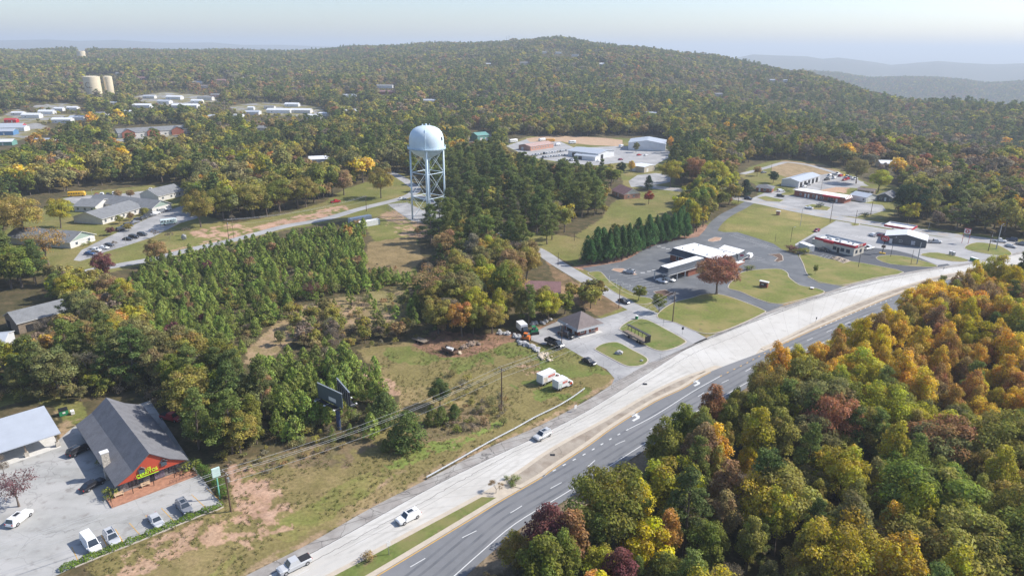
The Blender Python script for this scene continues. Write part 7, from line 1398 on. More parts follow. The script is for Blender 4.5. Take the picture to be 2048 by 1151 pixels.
zone('VS', PP([(-150,800),(-100,770),(0,752),(110,750),(250,735),(330,745),(430,760),(520,800),(540,885),(430,925),(385,880),(335,818),(250,795),(120,805)]), 4.0, [('shrub',4),('round',1.2)], cols(drab=3, green=2, olive=2), {'shrub':(1.5,3.2),'round':(4,7)}, 121)
zone('NLb', PP([(100,562),(175,572),(255,600),(292,660),(320,720),(250,718),(100,733),(0,738),(-150,745),(-150,700),(0,692),(60,665),(112,642),(98,600),(90,575)]), 6.0,
     [('round',5),('wide',1),('bare',0.8),('airy',1),('pine',0.8)], cols(olive=4, brown=1.6, amber=0.9, ygreen=1.2, greyb=1.2, drab=2), {'round':(7.5,12.5),'wide':(9,12),'bare':(7,10),'airy':(8,11),'pine':(9,13)}, 22)
zone('NLc', PP([(-150,600),(-150,480),(0,470),(30,500),(70,520),(98,545),(86,572),(0,585)]), 7.5, [('pine',3),('round',3)], cols(green=4, olive=2, maroon=0.3), {'pine':(14,18),'round':(12,17)}, 23)
PA = PP([(248,592),(262,562),(300,538),(350,520),(453,499),(570,472),(640,455),(700,443),(728,450),(728,505),(735,545),(800,562),(835,577),(760,582),(690,590),(600,603),(560,633),(522,668),(500,695),(482,722),(420,724),(340,718),(300,680),(278,640)])
zone('PA', PA, 3.25, [('young',26),('shrub',5),('cedar',1.2),('round',0.7)], cols(brown=2, amber=1, maroon=0.5, olive=2), {'cedar':(4,6),'young':(2.8,6.6),'shrub':(1.3,3),'round':(4,7)}, 24)
zone('PA', PP([(735,545),(760,520),(830,545),(880,575),(890,640),(850,650),(800,640),(830,600),(800,575)]), 4.6, [('young',5),('shrub',3)], cols(olive=1), {'young':(3,6),'shrub':(1.2,2.5)}, 25)
PB = PP([(512,760),(560,728),(640,722),(700,724),(748,750),(772,790),(768,812),(705,808),(665,845),(600,878),(560,900),(548,885),(535,820)])
zone('PB', PB, 3.2, [('young',30),('shrub',1)], cols(olive=1), {'young':(4.6,8.0),'shrub':(1.5,2.5)}, 26)
zone('NB', PP([(598,695),(620,655),(700,640),(740,655),(800,652),(860,655),(895,668),(850,682),(730,698),(700,712),(620,718)]), 4.4, [('round',3.4),('shrub',5),('young',1.8),('bare',0.5)], cols(drab=3, olive=3, greyb=1.5, brown=1, ygreen=0.7), {'round':(4,6.5),'shrub':(1.5,3.2),'young':(3,5),'bare':(5,7)}, 27)
zone('NB', PP([(600,650),(590,690),(640,700),(690,660),(680,620),(640,612)]), 5, [('round',4),('shrub',2)], cols(drab=3, olive=3, greyb=1), {'round':(4.5,7),'shrub':(2,3)}, 127)
zone('NT', PP([(868,668),(900,640),(950,640),(1040,640),(1120,622),(1138,628),(1106,641),(1028,661),(960,680)]), 5.6, [('round',5),('tall',2),('pine',0.5)], cols(olive=5, amber=0.9, brown=1.5, ygreen=1.6, green=1.4, gold=0.5, greyb=0.8), {'round':(10,15),'tall':(12,16.5),'pine':(11,15)}, 28)
zone('NB', PP([(560,640),(600,612),(700,598),(800,592),(870,600),(860,650),(700,645),(600,690),(560,690)]), 4.0, [('shrub',5),('young',2.4),('round',0.8)], cols(drab=3, olive=3, greyb=1.5), {'shrub':(1.2,2.8),'young':(2.4,4.6),'round':(4,6)}, 128)
zone('NB', PP([(735,470),(815,470),(845,500),(835,540),(740,545)]), 4.6, [('shrub',6),('young',0.6)], cols(drab=3, olive=3, greyb=1.5), {'shrub':(0.9,2.2),'young':(2.4,4)}, 129)
zone('NT', PP([(1150,592),(1188,592),(1218,604),(1200,618),(1150,626),(1132,612)]), 4.8, [('round',4),('airy',2)], cols(olive=4, ygreen=1, drab=2), {'round':(6.5,9),'airy':(7,9)}, 29)
zone('NT', PP([(852,605),(870,565),(930,545),(1010,525),(1075,532),(1104,556),(1055,590),(1040,620),(950,622),(900,640),(860,652)]), 7.5, [('round',5),('tall',1),('bare',0.8),('airy',1)], cols(olive=4.6, brown=1.3, amber=0.6, greyb=1.2, ygreen=1.2, green=1.4, drab=2), {'round':(11,16),'tall':(13,18),'bare':(9,13),'airy':(11,14)}, 30, avoid=())
CP1 = PP([(872,396),(880,352),(920,332),(1020,332),(1110,356),(1200,386),(1216,408),(1192,438),(1120,452),(1082,478),(1020,462),(960,438),(905,410)])
CP2 = PP([(872,432),(905,434),(940,452),(1000,482),(1058,508),(1040,528),(960,532),(880,545),(862,520),(880,470)])
zone('CP', CP1, 9.4, [('pine',7),('round',2.2),('bare',0.8)], cols(olive=2, brown=1), {'pine':(16,21),'round':(11,15),'bare':(12,16)}, 31)
zone('CP', CP2, 8.2, [('pine',7),('round',2.2),('bare',0.5)], cols(olive=2, brown=2), {'pine':(15,20),'round':(11,15),'bare':(11,14)}, 32)
zone('CP', PP([(1060,470),(1120,466),(1150,480),(1110,500),(1075,492)]), 13, [('pine',1)], cols(olive=1), {'pine':(15,18)}, 33)
zone('GR', PP([(1372,475),(1360,440),(1380,400),(1420,380),(1450,392),(1432,420),(1418,448),(1400,468)]), 7.0, [('round',3),('tall',2),('pine',1.2)], cols(olive=4, ygreen=2, green=2), {'round':(10,14),'tall':(13,17),'pine':(12,15)}, 34)
# verge scrub and bushes
zone('VS', PP([(560,930),(640,895),(700,870),(720,880),(690,905),(600,935),(520,950),(470,930),(520,915)]), 2.7, [('shrub',1)], {'shrub': [('drab',3),('brown',2),('greyb',2),('olive',1)]}, {'shrub':(0.7,1.6)}, 35)
zone('VS', PP([(880,825),(1000,792),(1030,815),(1008,850),(930,868),(885,866),(850,850)]), 2.6, [('shrub',1)], {'shrub': [('drab',3),('brown',2),('greyb',3),('green',1.5)]}, {'shrub':(0.8,2.0)}, 36)
zone('VS', PP([(590,830),(640,800),(700,800),(760,830),(745,860),(700,880),(620,895),(570,910)]), 3.0, [('shrub',3),('young',1)], CONI, {'shrub':(1,2.3),'young':(2.5,4.5)}, 37)
zone('VS', PP([(870,760),(900,745),(990,770),(1000,790),(900,815),(860,800)]), 4.4, [('shrub',3),('cedar',0.4)], CONI, {'shrub':(1,2.2),'cedar':(3,4.5)}, 38)
zone('VS', PP([(500,930),(560,905),(560,880),(520,905),(430,925),(445,940)]), 3.0, [('shrub',1)], CONI, {'shrub':(0.8,1.8)}, 39)
ROADS = [(R1, 6), (R2, 5.2), (R3, 9), (R4, 5), (R5, 5)]

NEARX = PP([(-700,640),(60,548),(150,562),(244,541),(347,515),(453,491),(560,463),(650,447),(720,432),(830,440),(862,400),(1075,492),(1150,530),(1440,440),(1520,408),(1800,452),(2300,520),(2300,1400),(-700,1400)])
VISP = [[(-20,222),(45,226),(60,262),(50,292),(-20,300)],[(55,205),(172,208),(172,244),(60,246)],[(268,186),(330,180),(440,183),(446,212),(268,214)],[(455,205),(500,200),(650,212),(650,240),(460,234)],[(226,250),(374,248),(376,272),(228,276)],
 [(1008,270),(1100,274),(1240,272),(1330,270),(1340,322),(1300,325),(1240,318),(1180,325),(1100,318),(1020,296)],[(170,150),(232,150),(232,184),(170,184)],[(155,100),(172,100),(172,112),(155,112)],[(1256,320),(1312,320),(1312,350),(1345,352),(1345,372),(1256,372)],[(1222,362),(1274,362),(1335,392),(1340,432),(1232,440)],
 [(30,396),(140,385),(150,372),(345,366),(372,378),(350,445),(200,512),(140,520),(140,480),(20,485)],[(936,260),(982,260),(982,281),(936,281)],[(1048,548),(1122,548),(1118,574),(1070,574)],[(1478,330),(1560,318),(1700,340),(1790,368),(1800,408),(1760,430),(1500,410)],[(760,165),(792,165),(792,184),(760,184)],[(1768,322),(1796,322),(1796,334),(1768,334)],
 [(1084,98),(1128,98),(1160,104),(1160,116),(1084,116)],[(968,124),(986,124),(986,132),(968,132)],[(1038,124),(1060,124),(1060,132),(1038,132)],[(1536,154),(1580,154),(1580,166),(1536,166)],[(1430,184),(1446,184),(1446,194),(1430,194)],[(432,150),(452,150),(452,166),(432,166)],[(400,300),(1,1)],[(640,402),(690,388),(755,374),(780,352),(850,352),(860,400),(700,440),(420,480),(380,462),(470,446),(560,430)],
 [(1780,452),(2060,480),(2060,500),(1780,470)],[(10,590),(78,588),(80,640),(50,670),(10,660)],[(-10,640),(12,650),(12,700),(-10,710)],[(595,318),(650,318),(650,328),(595,328)],[(870,455),(880,470),(840,540),(735,520),(735,450),(830,440)],[(1150,440),(1190,470),(1150,520),(1100,505),(1125,470)]]
VISP += SMV
def blocked(x, y, h, z, wd):
    """True where a tree would stand in one of the clearings the town is seen through"""
    x = np.asarray(x, float); y = np.asarray(y, float); m = np.zeros(x.shape, bool); pw = FPX/np.maximum(y, 50)*wd*0.35
    for f in (0.0, 0.5, 0.92):
        a, b = project(x, y, z+h*f)
        for s in ((0,) if f == 0 else (-1, 0, 1)):
            for pl in VISP: m |= pip(a+s*pw, b, pl)
    return m
def far_wood():
    g = np.random.default_rng(5); pr = random.Random(5)
    opens = OPEN_FAR + [[G(a, b)[:2] for a, b in pl] for pl in OPEN_LAND]
    rs = []; r_ = 285.0
    X = []; Y = []
    while r_ < 5600:
        sp = 9.3 if r_ < 700 else (9.8 if r_ < 1400 else (10.5 if r_ < 3000 else 13.0))
        lo = -41 if r_ < 3300 else 6
        a = np.arange(R(lo), R(41), sp/r_); a = a+g.uniform(-0.45, 0.45, len(a))*sp/r_; q = r_+g.uniform(-0.42, 0.42, len(a))*sp; X.append(np.sin(a)*q); Y.append(np.cos(a)*q); r_ += sp*0.87
    X = np.concatenate(X); Y = np.concatenate(Y); keep = ~pip(X, Y, NEARX)
    for pl in opens + [CP1, CP2] + BLD: keep &= ~pip(X, Y, pl)
    for l, d in ROADS: keep &= ~near_road(X, Y, l, d)
    X = X[keep]; Y = Y[keep]; return X, Y
# single trees that stand out
ORD = ['first','second','third','fourth','fifth','sixth','seventh','eighth','ninth','tenth','eleventh','twelfth','thirteenth','fourteenth','fifteenth','sixteenth','seventeenth','eighteenth','nineteenth','twentieth','twenty-first','twenty-second','twenty-third','twenty-fourth','twenty-fifth']
MEANH = {'broadleaf_tree': 12.5, 'poplar_tree': 14, 'pine_tree': 15.5, 'young_pine': 5.2, 'cedar_tree': 7, 'shrub': 1.9, 'bare_tree': 10}
LMK = {'PA': [('church street',400,505),('red bank',560,468),('storage containers',715,455),('bare strip',560,640),('grey barn',290,640),('maroon sapling',625,600),('grassy clearing',800,570),('pinkish-topped tree',320,545)],
 'PB': [('billboard column',665,850),('mown field',768,790),('bare strip',520,762),('restaurant wood',548,880),('scrub trees',690,725)],
 'CP': [('water tower',880,420),('church street bend',1075,500),('brick house',1205,400),('car yard',1040,335),('spruce',880,540),('white house',1000,525),('street left end',930,450)],
 'NLa': [('restaurant roof',300,800),('pavilion',60,790),('highway verge',450,920),('billboard pines',530,850),('plantation',330,735),('left frame side',-60,760)],
 'NLb': [('grey barn',70,640),('plantation',280,650),('church street',150,565),('shady wood',150,730)], 'NLc': [('church street',90,550),('orange oak',20,480)],
 'NB': [('bare strip',620,680),('mown field',760,700),('spruce',870,650)], 'NT': [('spruce',870,600),('maroon roof',1080,560),('boulder row',1030,660),('brick office',1130,630),('church street',1195,600)],
 'VS': [('restaurant',350,820),('guardrail',950,860),('field bank pole',1000,800),('billboard column',665,860),('hedge pole',500,930),('largest cedar',790,850)], 'GR': [('bank lane',1425,450),('cypress screen',1375,470)]}
def T(kind, px, py, h, c, label, sx=1.0, group=None, var=None):
    x, y, _ = P(px, py); return tree(kind, x, y, h, c, label, group, var, sx)
T('wide',1433,588,15.0,(0.40,0.205,0.115),'spreading rust-leaved oak on the lawn in front of the white-roofed bank',1.22)
T('pine',880,463,17,'pine','pine standing before the right side of the water tower',1.2); T('pine',862,486,18,'dpine','dark pine just below the water tower centre',1.15); T('round',905,500,14,'olive','olive tree under the two pines by the water tower',1.1)
T('round',1277,601,6.2,'green','round green tree in the kerbed strip beside the church street',1.05)
T('round',1318,624,7.2,'green','dark rounded tree at the lawn corner by the wooden power pole',0.9)
T('round',1630,549,4.6,'green','slim little tree alone on the drive-in lawn',0.55)
T('wide',402,454,19,'olive','big olive-green oak at the far end of the church car park',0.92)
T('wide',50,482,21,(0.40,0.29,0.085),'huge orange-tinged oak beside the left end of the church',1.05)
T('round',0,470,16,'olive','olive oak behind the huge orange-tinged oak',1.1)
T('round',122,456,16,'ygreen','green tree touching the right side of the huge orange oak',0.9)
T('airy',97,530,16,(0.42,0.29,0.09),'thin orange-leaved tree at the near gable of the church',1.2)
T('round',318,530,11.5,'brown','pinkish-topped round tree between the church drive and the street',1.0)
T('round',212,560,11,'maroon','reddish tree at the corner of the street and the wood',1.0)
T('airy',625,600,7.5,'maroon','maroon young tree among the young pines',0.9)
T('round',880,812,7.4,'dpine','dense dark green bushy tree on the mown field',1.05)
T('cedar',816,893,9.2,'dpine','largest dark cedar on the slope beside the power lines',1.45)
T('cedar',770,848,8.5,'dpine','dark cedar just behind the largest cedar on the slope',1.4)
T('cedar',865,848,5.2,'pine','lighter green cedar between the largest cedar and the field',1.1)
T('cedar',882,846,4.9,'pine','middle cedar of the three right of the largest cedar',1.1)
T('cedar',908,840,4.6,'dpine','rightmost cedar of the three right of the largest cedar',1.15)
T('young',742,876,7.0,'ypine','narrow bright young pine on the slope under the wires',1.0)
T('cedar',771,902,3.2,'pine','smallest cedar, on the verge below the largest cedar',1.0)
T('cypress',877,606,11.0,'cyp','blue-green spruce at the back edge of the field',1.25)
T('round',1240,352,10,'dark','dark round tree behind the brick house',1.0); T('round',1226,365,9,'dark','dark tree left of the brick house chimney side',1.1)
T('cypress',1296,380,9.5,'dark','dark pointed magnolia on the brick house lawn',1.5)
T('round',1297,408,8,'red','crimson maple in front of the brick house lawn',0.95)
T('wide',1818,437,19,'dark','very big dark green oak behind the gas station canopy',1.0)
T('round',1756,383,15,'ygreen','lime-yellow tree beside the dark-roofed bungalow',1.15)
T('wide',1712,367,17,'drab','tall grey-green oak over the parked cars of the garage',1.0)
T('round',1546,366,8.5,'dark','dark round tree beside the brick office',1.1); T('round',1514,352,7.5,'brown','copper-tinted tree left of the garage yard',1.0)
T('cypress',1490,392,10.5,'dark','dark evergreen left of the brick office',1.8); T('round',1470,396,9,'green','green tree at the bend of the main street',1.1)
T('round',1458,408,5,'brown','small brown shrubby tree where bank lane meets the street',0.9)
T('wide',1340,374,18,'ygreen','yellow-green maple behind the shed yard',0.95); T('wide',1385,370,19,'rust','red-topped maple between two yellow maples',0.9); T('wide',1422,380,19,'ygreen','right-hand yellow maple beside the main street',0.95)
T('round',1262,345,9,'gold','golden tree left of the beige metal shed',0.8); T('round',1340,300,12,'gold','yellow tree right of the big white warehouse',0.7)
T('round',1272,305,9,'drab','grey-green tree in front of the big white warehouse',0.9)
T('round',835,470,4,'brown','small brown bush near the storage containers',1.0)
T('round',905,470,11.5,'brown','brown-topped tree in front of the water tower legs',0.95); T('pine',905,446,13,'pine','pine beside the right legs of the water tower',1.2)
T('wide',448,440,17,'green','dark broad tree at the upper edge of the red bank, nearest the church oak'); T('wide',505,434,18,'olive','second broad tree along the upper edge of the red bank'); T('wide',560,424,18,'green','third broad tree along the upper edge of the red bank'); T('wide',612,414,17,'olive','fourth broad tree along the upper edge of the red bank')
T('wide',762,396,19,'olive','broad oak on the lawn left of the water tower',0.85); T('round',688,390,16,'brown','brown oak near the parked red truck',1.0)
for i, (px, py) in enumerate(((222,470),(258,462),(290,430))): T('round', px, py, 4.2, ('maroon','olive','olive')[i], ('small maroon tree','first small olive tree','second small olive tree')[i]+' in the church front bed', 1.3)
T('round',240,447,4.5,'olive','olive street tree before the long church wing',1.3); T('round',262,440,4.0,'brown','brownish street tree before the long church wing',1.3)
T('round',238,398,5.5,'brown','left one of two brown trees behind the church roof',1.1); T('round',262,397,5.5,'brown','right one of two brown trees behind the church roof',1.1)
for i, px in enumerate((310,340,372,465)): T('bare', px, (476,480,470,445)[i], 5.0, 'greyb', ('leafless tree by the church drive nearest the parked cars','leafless tree in the middle of the church verge','leafless tree on the red bank of the church verge','leafless tree beside the power pole on the red bank')[i], 0.9)
T('bare',190,512,3.6,'greyb','tiny leafless tree at the low end of the church lot',1.0); T('bare',230,495,4.2,'greyb','thin leafless tree on the church lawn',0.8)
T('airy',38,1012,7.4,(0.20,0.115,0.11),'purplish half-bare crape myrtle on the restaurant lot',1.25)
T('bare',8,945,5.5,'greyb','grey leafless shrub in front of the metal-roofed pavilion',1.1)
T('bare',992,985,3.6,'brown','small brown ornamental tree in the grass median',1.1)
T('bare',858,560,9,'greyb','pale dead snag at the edge of the grassy clearing',0.6)
T('shrub',1030,962,1.5,'pine','green shrub at the head of the grass median',1.2); T('shrub',1022,968,1.1,'pine','lower green shrub in the median mulch bed',1.1); T('shrub',1013,958,1.0,'pine','smallest green shrub in the median mulch bed',1.1); T('shrub',1025,972,1.0,'pine','shrub nearest the yellow line in the median bed',1.1)
T('shrub',735,1121,1.7,'brown','low brown bush near the bottom end of the grass median',1.3)
for i, (px, py, c) in enumerate(((1578,502,'maroon'),(1588,504,'maroon'),(1598,507,'green'),(1608,508,'olive'))): T('shrub', px, py, 2.6, c, ('first dark red hedge shrub','second dark red hedge shrub','green hedge shrub','olive hedge shrub nearest the container')[i]+' behind the drive-in', 1.5)
for i, (px, py) in enumerate(((1493,540),(1503,539))): T('shrub', px, py, 1.8, 'green', ('left','right')[i]+' clipped shrub at the bank corner', 1.5)
T('shrub',1641,414,2.2,'dark','round dark shrub on the strip building island',2.0); T('shrub',1730,433,2.4,'dark','round dark shrub below the roadside pole',1.9)
T('shrub',1470,410,2,'green','low green shrub beside the bank lane entrance',2.0)
T('shrub',222,995,2.2,'green','clipped shrub at the restaurant front corner',1.2); T('shrub',205,930,1.8,'green','shrub against the restaurant side wall',1.0)
T('shrub',168,492,1.6,'green','round shrub at the church gable end',1.2); T('shrub',178,489,1.7,'green','second round shrub at the church gable end',1.2); T('shrub',190,425,2,'green','round shrub at the middle wing of the church',1.2)
T('shrub',380,940,2.6,'green','leafy bush at the right corner of the restaurant deck',1.3)
# the cypress screen along the bank lot
gg = random.Random(3); ln = smooth_line(PP([(1166,532),(1200,526),(1240,520),(1278,503),(1310,490),(1345,482),(1372,474)]), 6); a_ = [Vector(p) for p in ln]
pos = []; acc = 0; 
for i in range(len(a_)-1):
    d = (a_[i+1]-a_[i]).length; t = 0
    while acc+d-t >= 4.2: t += 4.2-acc; acc = 0; pos.append(a_[i]+(a_[i+1]-a_[i])*(t/d))
    acc += d-t
for i, p in enumerate(pos):
    for k in range(2):
        q = p+Vector((gg.uniform(-.5,.5)-1.6*k, gg.uniform(-.5,.5)+3.0*k)); tree('cypress', q.x, q.y, gg.uniform(8.5, 15.5), 'cyp', ORD[i]+(' cypress from the church street in the front row of the bank screen', ' cypress from the church street in the back row of the bank screen')[k], 'cypress screen along the bank lot', None, gg.uniform(0.75, 1.2), g=gg, jitter=0.22)
# ------------------------------------------------------------------ fill the zones
ZL = {'NLa': ('in the shady wood behind the restaurant', 'trees of the shady wood behind the restaurant'), 'NLb': ('in the mixed wood beside the grey barn', 'trees of the mixed wood beside the grey barn'),
      'NLc': ('in the clump left of the church street', 'trees in the clump left of the church street'), 'PA': ('in the young pine plantation', 'young pines and saplings of the plantation'), 'PB': ('behind the billboard', 'young pines behind the billboard'),
      'NB': ('in the scrub at the back edge of the field', 'scrub trees at the back edge of the field'), 'NT': ('around the maroon-roofed white house', 'trees around the maroon-roofed white house'), 'CP': ('in the pine stand by the water tower', 'tall pines right of the water tower'),
      'GR': ('at the upper end of the cypress screen', 'trees at the upper end of the cypress screen'), 'VS': ('on the weedy verge below the field', 'scrub bushes on the weedy verge')}
ST = [(1150, 'opposite the guardrail start'), (1330, 'opposite the two box trucks'), (1500, 'opposite the hip-roofed office'), (1700, 'opposite the bank lawn'), (1880, 'opposite the drive-in'), (9999, 'opposite the gas station')]
def rwl(x, y):
    px, py = project(x, y, 0)
    # along-road station by nearest edge point
    d, i = min((math.hypot(x-a, y-b), i) for i, (a, b) in enumerate(E0)); ex = project(E0[i][0], E0[i][1], 0)[0]
    st = next(s for v, s in ST if ex < v); row = 'at the highway edge of the wood' if d < 9 else ('in the second rank of the wood' if d < 24 else 'deep in the wood')
    return row + ' ' + st, 'roadside wood ' + st
far = far_wood(); FX, FY = far; fn = fbm(FX/55, FY/55, 41); fn2 = fbm(FX/260, FY/260, 42); fr = np.hypot(FX, FY); gq = random.Random(9)
MIX_MID = [('olive',3.8),('ygreen',1.5),('green',2.6),('brown',0.8),('drab',2.4),('gold',0.35),('amber',0.14),('greyb',0.5),('rust',0.16)]
MIX_HILL = [('drab',4.2),('olive',2.0),('greyb',1.4),('green',2.0),('brown',1.1),('rust',0.4),('ygreen',0.35),('maroon',0.2),('amber',0.1)]
MIX_R = [('drab',3.4),('greyb',2.2),('olive',2.2),('brown',1.0),('green',1.6),('gold',0.6),('rust',0.35),('ygreen',0.6)]
FAR = []
fz = terr(FX, FY); bl_full = blocked(FX, FY, 15.0, fz, 12.0); bl_half = blocked(FX, FY, 7.5, fz, 8.0); fpx = 1024 + FPX*(FX/np.maximum(FY, 1))/_cp
for i in range(len(FX)):
    r_ = fr[i]; pf = 0.42 if fn[i] < 0.44 else 0.10
    if r_ > 1100: pf *= 0.55
    if fpx[i] > 1650 and r_ < 700: pf = 0.07
    k = 'P' if gq.random() < pf else 'B'
    if bl_half[i] and not (r_ > 880 and gq.random() < 0.75): continue
    if bl_full[i]: k = 'B'
    if k == 'P': c = pick(gq, [('dpine',3),('pine',3)]); h = gq.uniform(14, 21)
    else:
        mx = MIX_HILL if r_ > 1000 else (MIX_R if fpx[i] > 1650 else MIX_MID); c = pick(gq, mx) if gq.random() > 0.45 else pick(gq, ([('brown',2),('greyb',2.4),('rust',1),('drab',2),('olive',1)] if fn2[i] > 0.52 else [('green',2),('olive',2.4),('drab',1.6),('ygreen',0.8)])); h = (10+9*gq.random()**1.4)*(0.92 if r_ > 1000 else 1)*(0.8+0.4*fn[i])
    if bl_full[i]: h = gq.uniform(5.5, 8)
    if bl_half[i]: h = gq.uniform(3.5, 6.5)
    FAR.append((k, c, FX[i], FY[i], h, gq.uniform(0.8, 1.3), fz[i]))
allc = []
for (k, c, x, y, h, sx, zn) in CAND:
    z = float(terr(x, y))
    if zn != 'RW' and blocked(np.array([x]), np.array([y]), h, z, h*0.6)[0]:
        if k in ('young','shrub') or blocked(np.array([x]), np.array([y]), h*0.6, z, h*0.36)[0]: continue
        h *= 0.6
    px, py = project(x, y, z+h*0.6); inn = -60 < px < 2108 and -40 < py < 1230
    allc.append([TN[k], h*(1 if inn else 0.15)/math.hypot(math.hypot(x, y), H-z), k, c, x, y, h, sx, zn, z])
for (k, c, x, y, h, sx, z) in FAR:
    r_ = math.hypot(x, y)
    if r_ > 620: continue
    px, py = project(x, y, z+h*0.6); inn = -40 < px < 2088
    kk = ('pinemid' if k == 'P' else 'mid'); allc.append([TN[kk], h*(1 if inn else 0.15)/r_, kk, c, x, y, h, sx, 'FW', z])
FAR = [f for f in FAR if math.hypot(f[2], f[3]) > 620]
CAP = {'broadleaf_tree': 300, 'poplar_tree': 220, 'pine_tree': 290, 'young_pine': 295, 'cedar_tree': 100, 'shrub': 240, 'bare_tree': 120}
allc.sort(key=lambda a: -a[1]); MASS = []
tg = random.Random(77)
for (tn, ap, k, c, x, y, h, sx, zn, z) in allc:
    if any(pip(np.array([x]), np.array([y]), b)[0] for b in BLD): continue
    if ntree.get(tn, 0) >= CAP.get(tn, 300): MASS.append((k, c, x, y, h, sx, z)); continue
    if zn == 'RW': ph, gr = rwl(x, y)
    elif zn == 'FW':
        px = project(x, y, z)[0]; ph = 'in the wood behind the church' if px < 500 else ('in the wood left of the water tower' if px < 860 else ('in the wood behind the industrial yard' if px < 1450 else 'in the wood beyond the main street')); gr = 'trees ' + ph
    else: ph, gr = ZL[zn]
    lm = LMK.get(zn); nr = ''
    if lm: nr = ', nearest the '+min(lm, key=lambda a: (P(a[1],a[2])[0]-x)**2+(P(a[1],a[2])[1]-y)**2)[0]
    noun = {'broadleaf_tree': 'broadleaf tree', 'poplar_tree': 'poplar', 'pine_tree': 'pine', 'young_pine': 'young pine', 'cedar_tree': 'cedar', 'shrub': 'bush', 'bare_tree': 'half-bare tree'}[tn]
    q_ = h/MEANH.get(tn, 12); lab = f"{'tall ' if q_ > 1.12 else ('low ' if q_ < 0.85 else '')}{CW[c]} {noun} {ph}{nr}".replace('tall tall','very tall').replace('low tall','shortish')
    if len(lab.split()) > 16: lab = f'{CW[c]} {noun} {ph}{nr}'
    if len(lab.split()) > 16: lab = f'{CW[c]} {noun} {ph}'
    tree(k, x, y, h, c, lab, gr, None, sx, g=tg, z=z)
# ------------------------------------------------------------------ the woods beyond: one mass per kind
MP = {}
def mproto(key, me):
    o = bpy.data.objects.new('tree_shape_'+key, me); MP[key] = o; return o
mm = [M_leafi, M_trunk]
LOD = {'B0': [make_broad(600+i, 12, 5.0, 1500, 0.47, K=15, low=0.12, split=False, mats=mm) for i in range(3)], 'B1': [make_broad(620+i, 12, 5.3, 420, 0.85, K=12, low=0.10, split=False, mats=mm) for i in range(3)], 'B2': [make_broad(640+i, 12, 5.6, 150, 1.45, K=9, low=0.05, split=False, mats=mm) for i in range(3)],
       'P0': [make_pine(660+i, 17, 5.0, 1500, 0.52, base=0.2, split=False, mats=mm) for i in range(2)], 'P1': [make_pine(680+i, 17, 5.2, 480, 0.9, base=0.15, split=False, mats=mm) for i in range(2)],
       'Y0': [make_cone(700+i, 6, 2.1, 700, 0.26, power=0.62, split=False, mats=mm) for i in range(3)], 'S0': [make_broad(720+i, 2.2, 1.5, 300, 0.17, K=8, low=0.0, split=False, mats=mm) for i in range(2)]}
LH = {'B': 12, 'P': 17, 'Y': 6, 'S': 2.2}
def mass(name, label, cat, items):
    """items: (shape key, variant, x, y, z, scale, widening, colour)"""
    n = len(items); keys = sorted({(a[0], a[1]) for a in items}); km = {k: i for i, k in enumerate(keys)}
    me = bpy.data.meshes.new(name); me.vertices.add(n); me.vertices.foreach_set('co', np.array([[a[2], a[3], a[4]] for a in items], np.float32).reshape(-1))
    def fa(nm, ty, arr, prop='value'): at = me.attributes.new(nm, ty, 'POINT'); at.data.foreach_set(prop, arr)
    g = np.random.default_rng(8)
    fa('shape', 'INT', np.array([km[(a[0], a[1])] for a in items], np.int32)); fa('turn', 'FLOAT', g.uniform(0, 6.28, n).astype(np.float32))
    fa('size', 'FLOAT_VECTOR', np.array([[a[5]*a[6], a[5]*a[6], a[5]] for a in items], np.float32).reshape(-1), 'vector')
    fa('tint', 'FLOAT_COLOR', np.array([[*a[7], 1] for a in items], np.float32).reshape(-1), 'color')
    o = tag(link(name, me), label, cat, kind='stuff'); ng = bpy.data.node_groups.new(name, 'GeometryNodeTree'); N = ng.nodes.new; L = ng.links.new
    ng.interface.new_socket('Geometry', in_out='INPUT', socket_type='NodeSocketGeometry'); ng.interface.new_socket('Geometry', in_out='OUTPUT', socket_type='NodeSocketGeometry')
    gi = N('NodeGroupInput'); go = N('NodeGroupOutput'); jn = N('GeometryNodeJoinGeometry')
    def na(nm, ty): q = N('GeometryNodeInputNamedAttribute'); q.data_type = ty; q.inputs[0].default_value = nm; return [s for s in q.outputs if s.enabled][0]
    sh = na('shape', 'INT'); tu = na('turn', 'FLOAT'); sz = na('size', 'FLOAT_VECTOR'); cx = N('ShaderNodeCombineXYZ'); L(tu, cx.inputs[2])
    mp = N('GeometryNodeMeshToPoints'); L(gi.outputs[0], mp.inputs[0])
    for k in keys:
        oi = N('GeometryNodeObjectInfo'); oi.inputs[0].default_value = MP[f'{k[0]}_{k[1]}']; oi.inputs[1].default_value = True
        cp = N('FunctionNodeCompare'); cp.data_type = 'INT'; cp.operation = 'EQUAL'; L(sh, cp.inputs[2]); cp.inputs[3].default_value = km[k]
        ip = N('GeometryNodeInstanceOnPoints'); L(mp.outputs[0], ip.inputs[0]); L(cp.outputs[0], ip.inputs[1]); L(oi.outputs['Geometry'], ip.inputs[2]); L(cx.outputs[0], ip.inputs[5]); L(sz, ip.inputs[6]); L(ip.outputs[0], jn.inputs[0])
    L(jn.outputs[0], go.inputs[0]); md = o.modifiers.new('spread', 'NODES'); md.node_group = ng; return o
for k, l in LOD.items():
    for i, me in enumerate(l): mproto(f'{k}_{i}', me)
def jcol(c, g, amt=0.13): b = PAL[c]; k = g.uniform(1-amt, 1+amt); return (b[0]*k*g.uniform(0.92, 1.08), b[1]*k*g.uniform(0.92, 1.08), b[2]*k)
mg = random.Random(12); IB_, IP_, IY_, IS_ = [], [], [], []
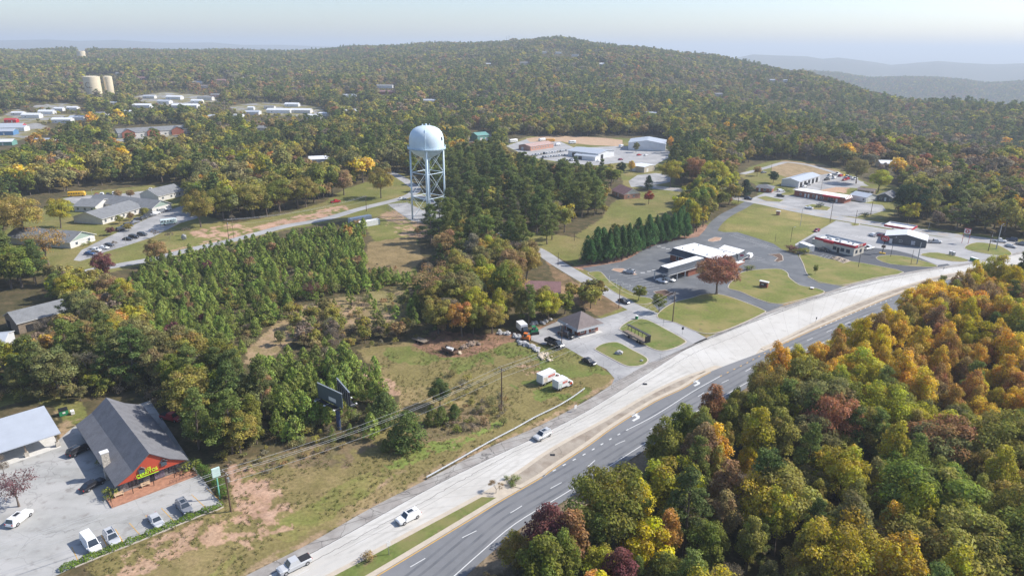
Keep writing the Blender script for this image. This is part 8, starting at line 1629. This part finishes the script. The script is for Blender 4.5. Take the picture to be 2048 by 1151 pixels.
for (k, c, x, y, h, sx, z) in MASS:
    if k in ('pine', 'pinemid', 'cypress'): IP_.append(('P0', mg.randrange(2), x, y, z, h/17, sx, jcol(c, mg)))
    elif k in ('young', 'cedar'): IY_.append(('Y0', mg.randrange(3), x, y, z, h/6, sx, jcol(c, mg)))
    elif k == 'shrub': IS_.append(('S0', mg.randrange(2), x, y, z, h/2.2, sx, jcol(c, mg)))
    elif k == 'bare': IB_.append(('B0', mg.randrange(3), x, y, z, h/12, sx*0.8, jcol(c, mg)))
    else: IB_.append(('B0', mg.randrange(3), x, y, z, h/12, sx*(0.82 if k == 'tall' else 1), jcol(c, mg)))
for (k, c, x, y, h, sx, z) in FAR:
    r_ = math.hypot(x, y)
    if k == 'P': IP_.append(('P0' if r_ < 800 else 'P1', mg.randrange(2), x, y, z, h/17, sx, jcol(c, mg)))
    else: l = 'B0' if r_ < 850 else ('B1' if r_ < 1500 else 'B2'); IB_.append((l, mg.randrange(3), x, y, z-0.5, h/12, sx*(1.05 if r_ < 1500 else 1.15), jcol(c, mg)))
print('MASS', len(IB_), len(IP_), len(IY_), len(IS_), ntree)
mass('broadleaf_forest', 'mixed autumn woodland covering the plateau and the long hill', 'forest', IB_)
mass('pine_forest', 'dark pines mixed through the far woodland', 'forest', IP_)
if IY_: mass('pine_plantation', 'dense young pines at the back of the plantation', 'plantation', IY_)
if IS_: mass('undergrowth', 'brown and green scrub under the trees and on the verge', 'undergrowth', IS_)
TF = [make_cone(800+i, 0.5, 0.42, 26, 0.085, power=0.5, split=False, mats=mm, tuft=False) for i in range(3)]
for i, me in enumerate(TF): mproto(f'T0_{i}', me)
tp = scatter(FIELD, 1.15, 55, 0.5); tn_ = fbm(tp[:, 0]/6, tp[:, 1]/6, 56); tg2 = random.Random(5); it = []
for (x, y), n__ in zip(tp, tn_):
    if n__ < 0.42 or pip(np.array([x]), np.array([y]), LOT_REST)[0] or pip(np.array([x]), np.array([y]), LOT_OFF)[0]: continue
    k = tg2.uniform(0.75, 1.25); c_ = ((.22,.20,.07), (.30,.24,.11), (.17,.19,.05))[tg2.randrange(3)]; it.append(('T0', tg2.randrange(3), float(x), float(y), 0.0, tg2.uniform(0.35, 1.1), tg2.uniform(0.9, 1.6), (c_[0]*k, c_[1]*k, c_[2]*k)))
mass('grass_tufts', 'dry grass tufts and weeds on the unmown field and verge', 'grass', it)
late_hedges()
# ------------------------------------------------------------------ haze
hz = MB(); hz.box((0, 30000, -10.0), (150000, 150000, 470.0)); 
hm = bpy.data.materials.new('haze'); hm.use_nodes = True; n_ = hm.node_tree
for q in list(n_.nodes): n_.nodes.remove(q)
ho = n_.nodes.new('ShaderNodeOutputMaterial'); hv = n_.nodes.new('ShaderNodeVolumePrincipled'); hv.inputs['Color'].default_value = (0.80, 0.885, 0.975, 1); hv.inputs['Density'].default_value = 0.00017; hv.inputs['Anisotropy'].default_value = 0.1
n_.links.new(hv.outputs[0], ho.inputs['Volume'])
tag(part('haze', hz, hm), 'thin bluish haze lying over the hills', 'haze', kind='stuff')
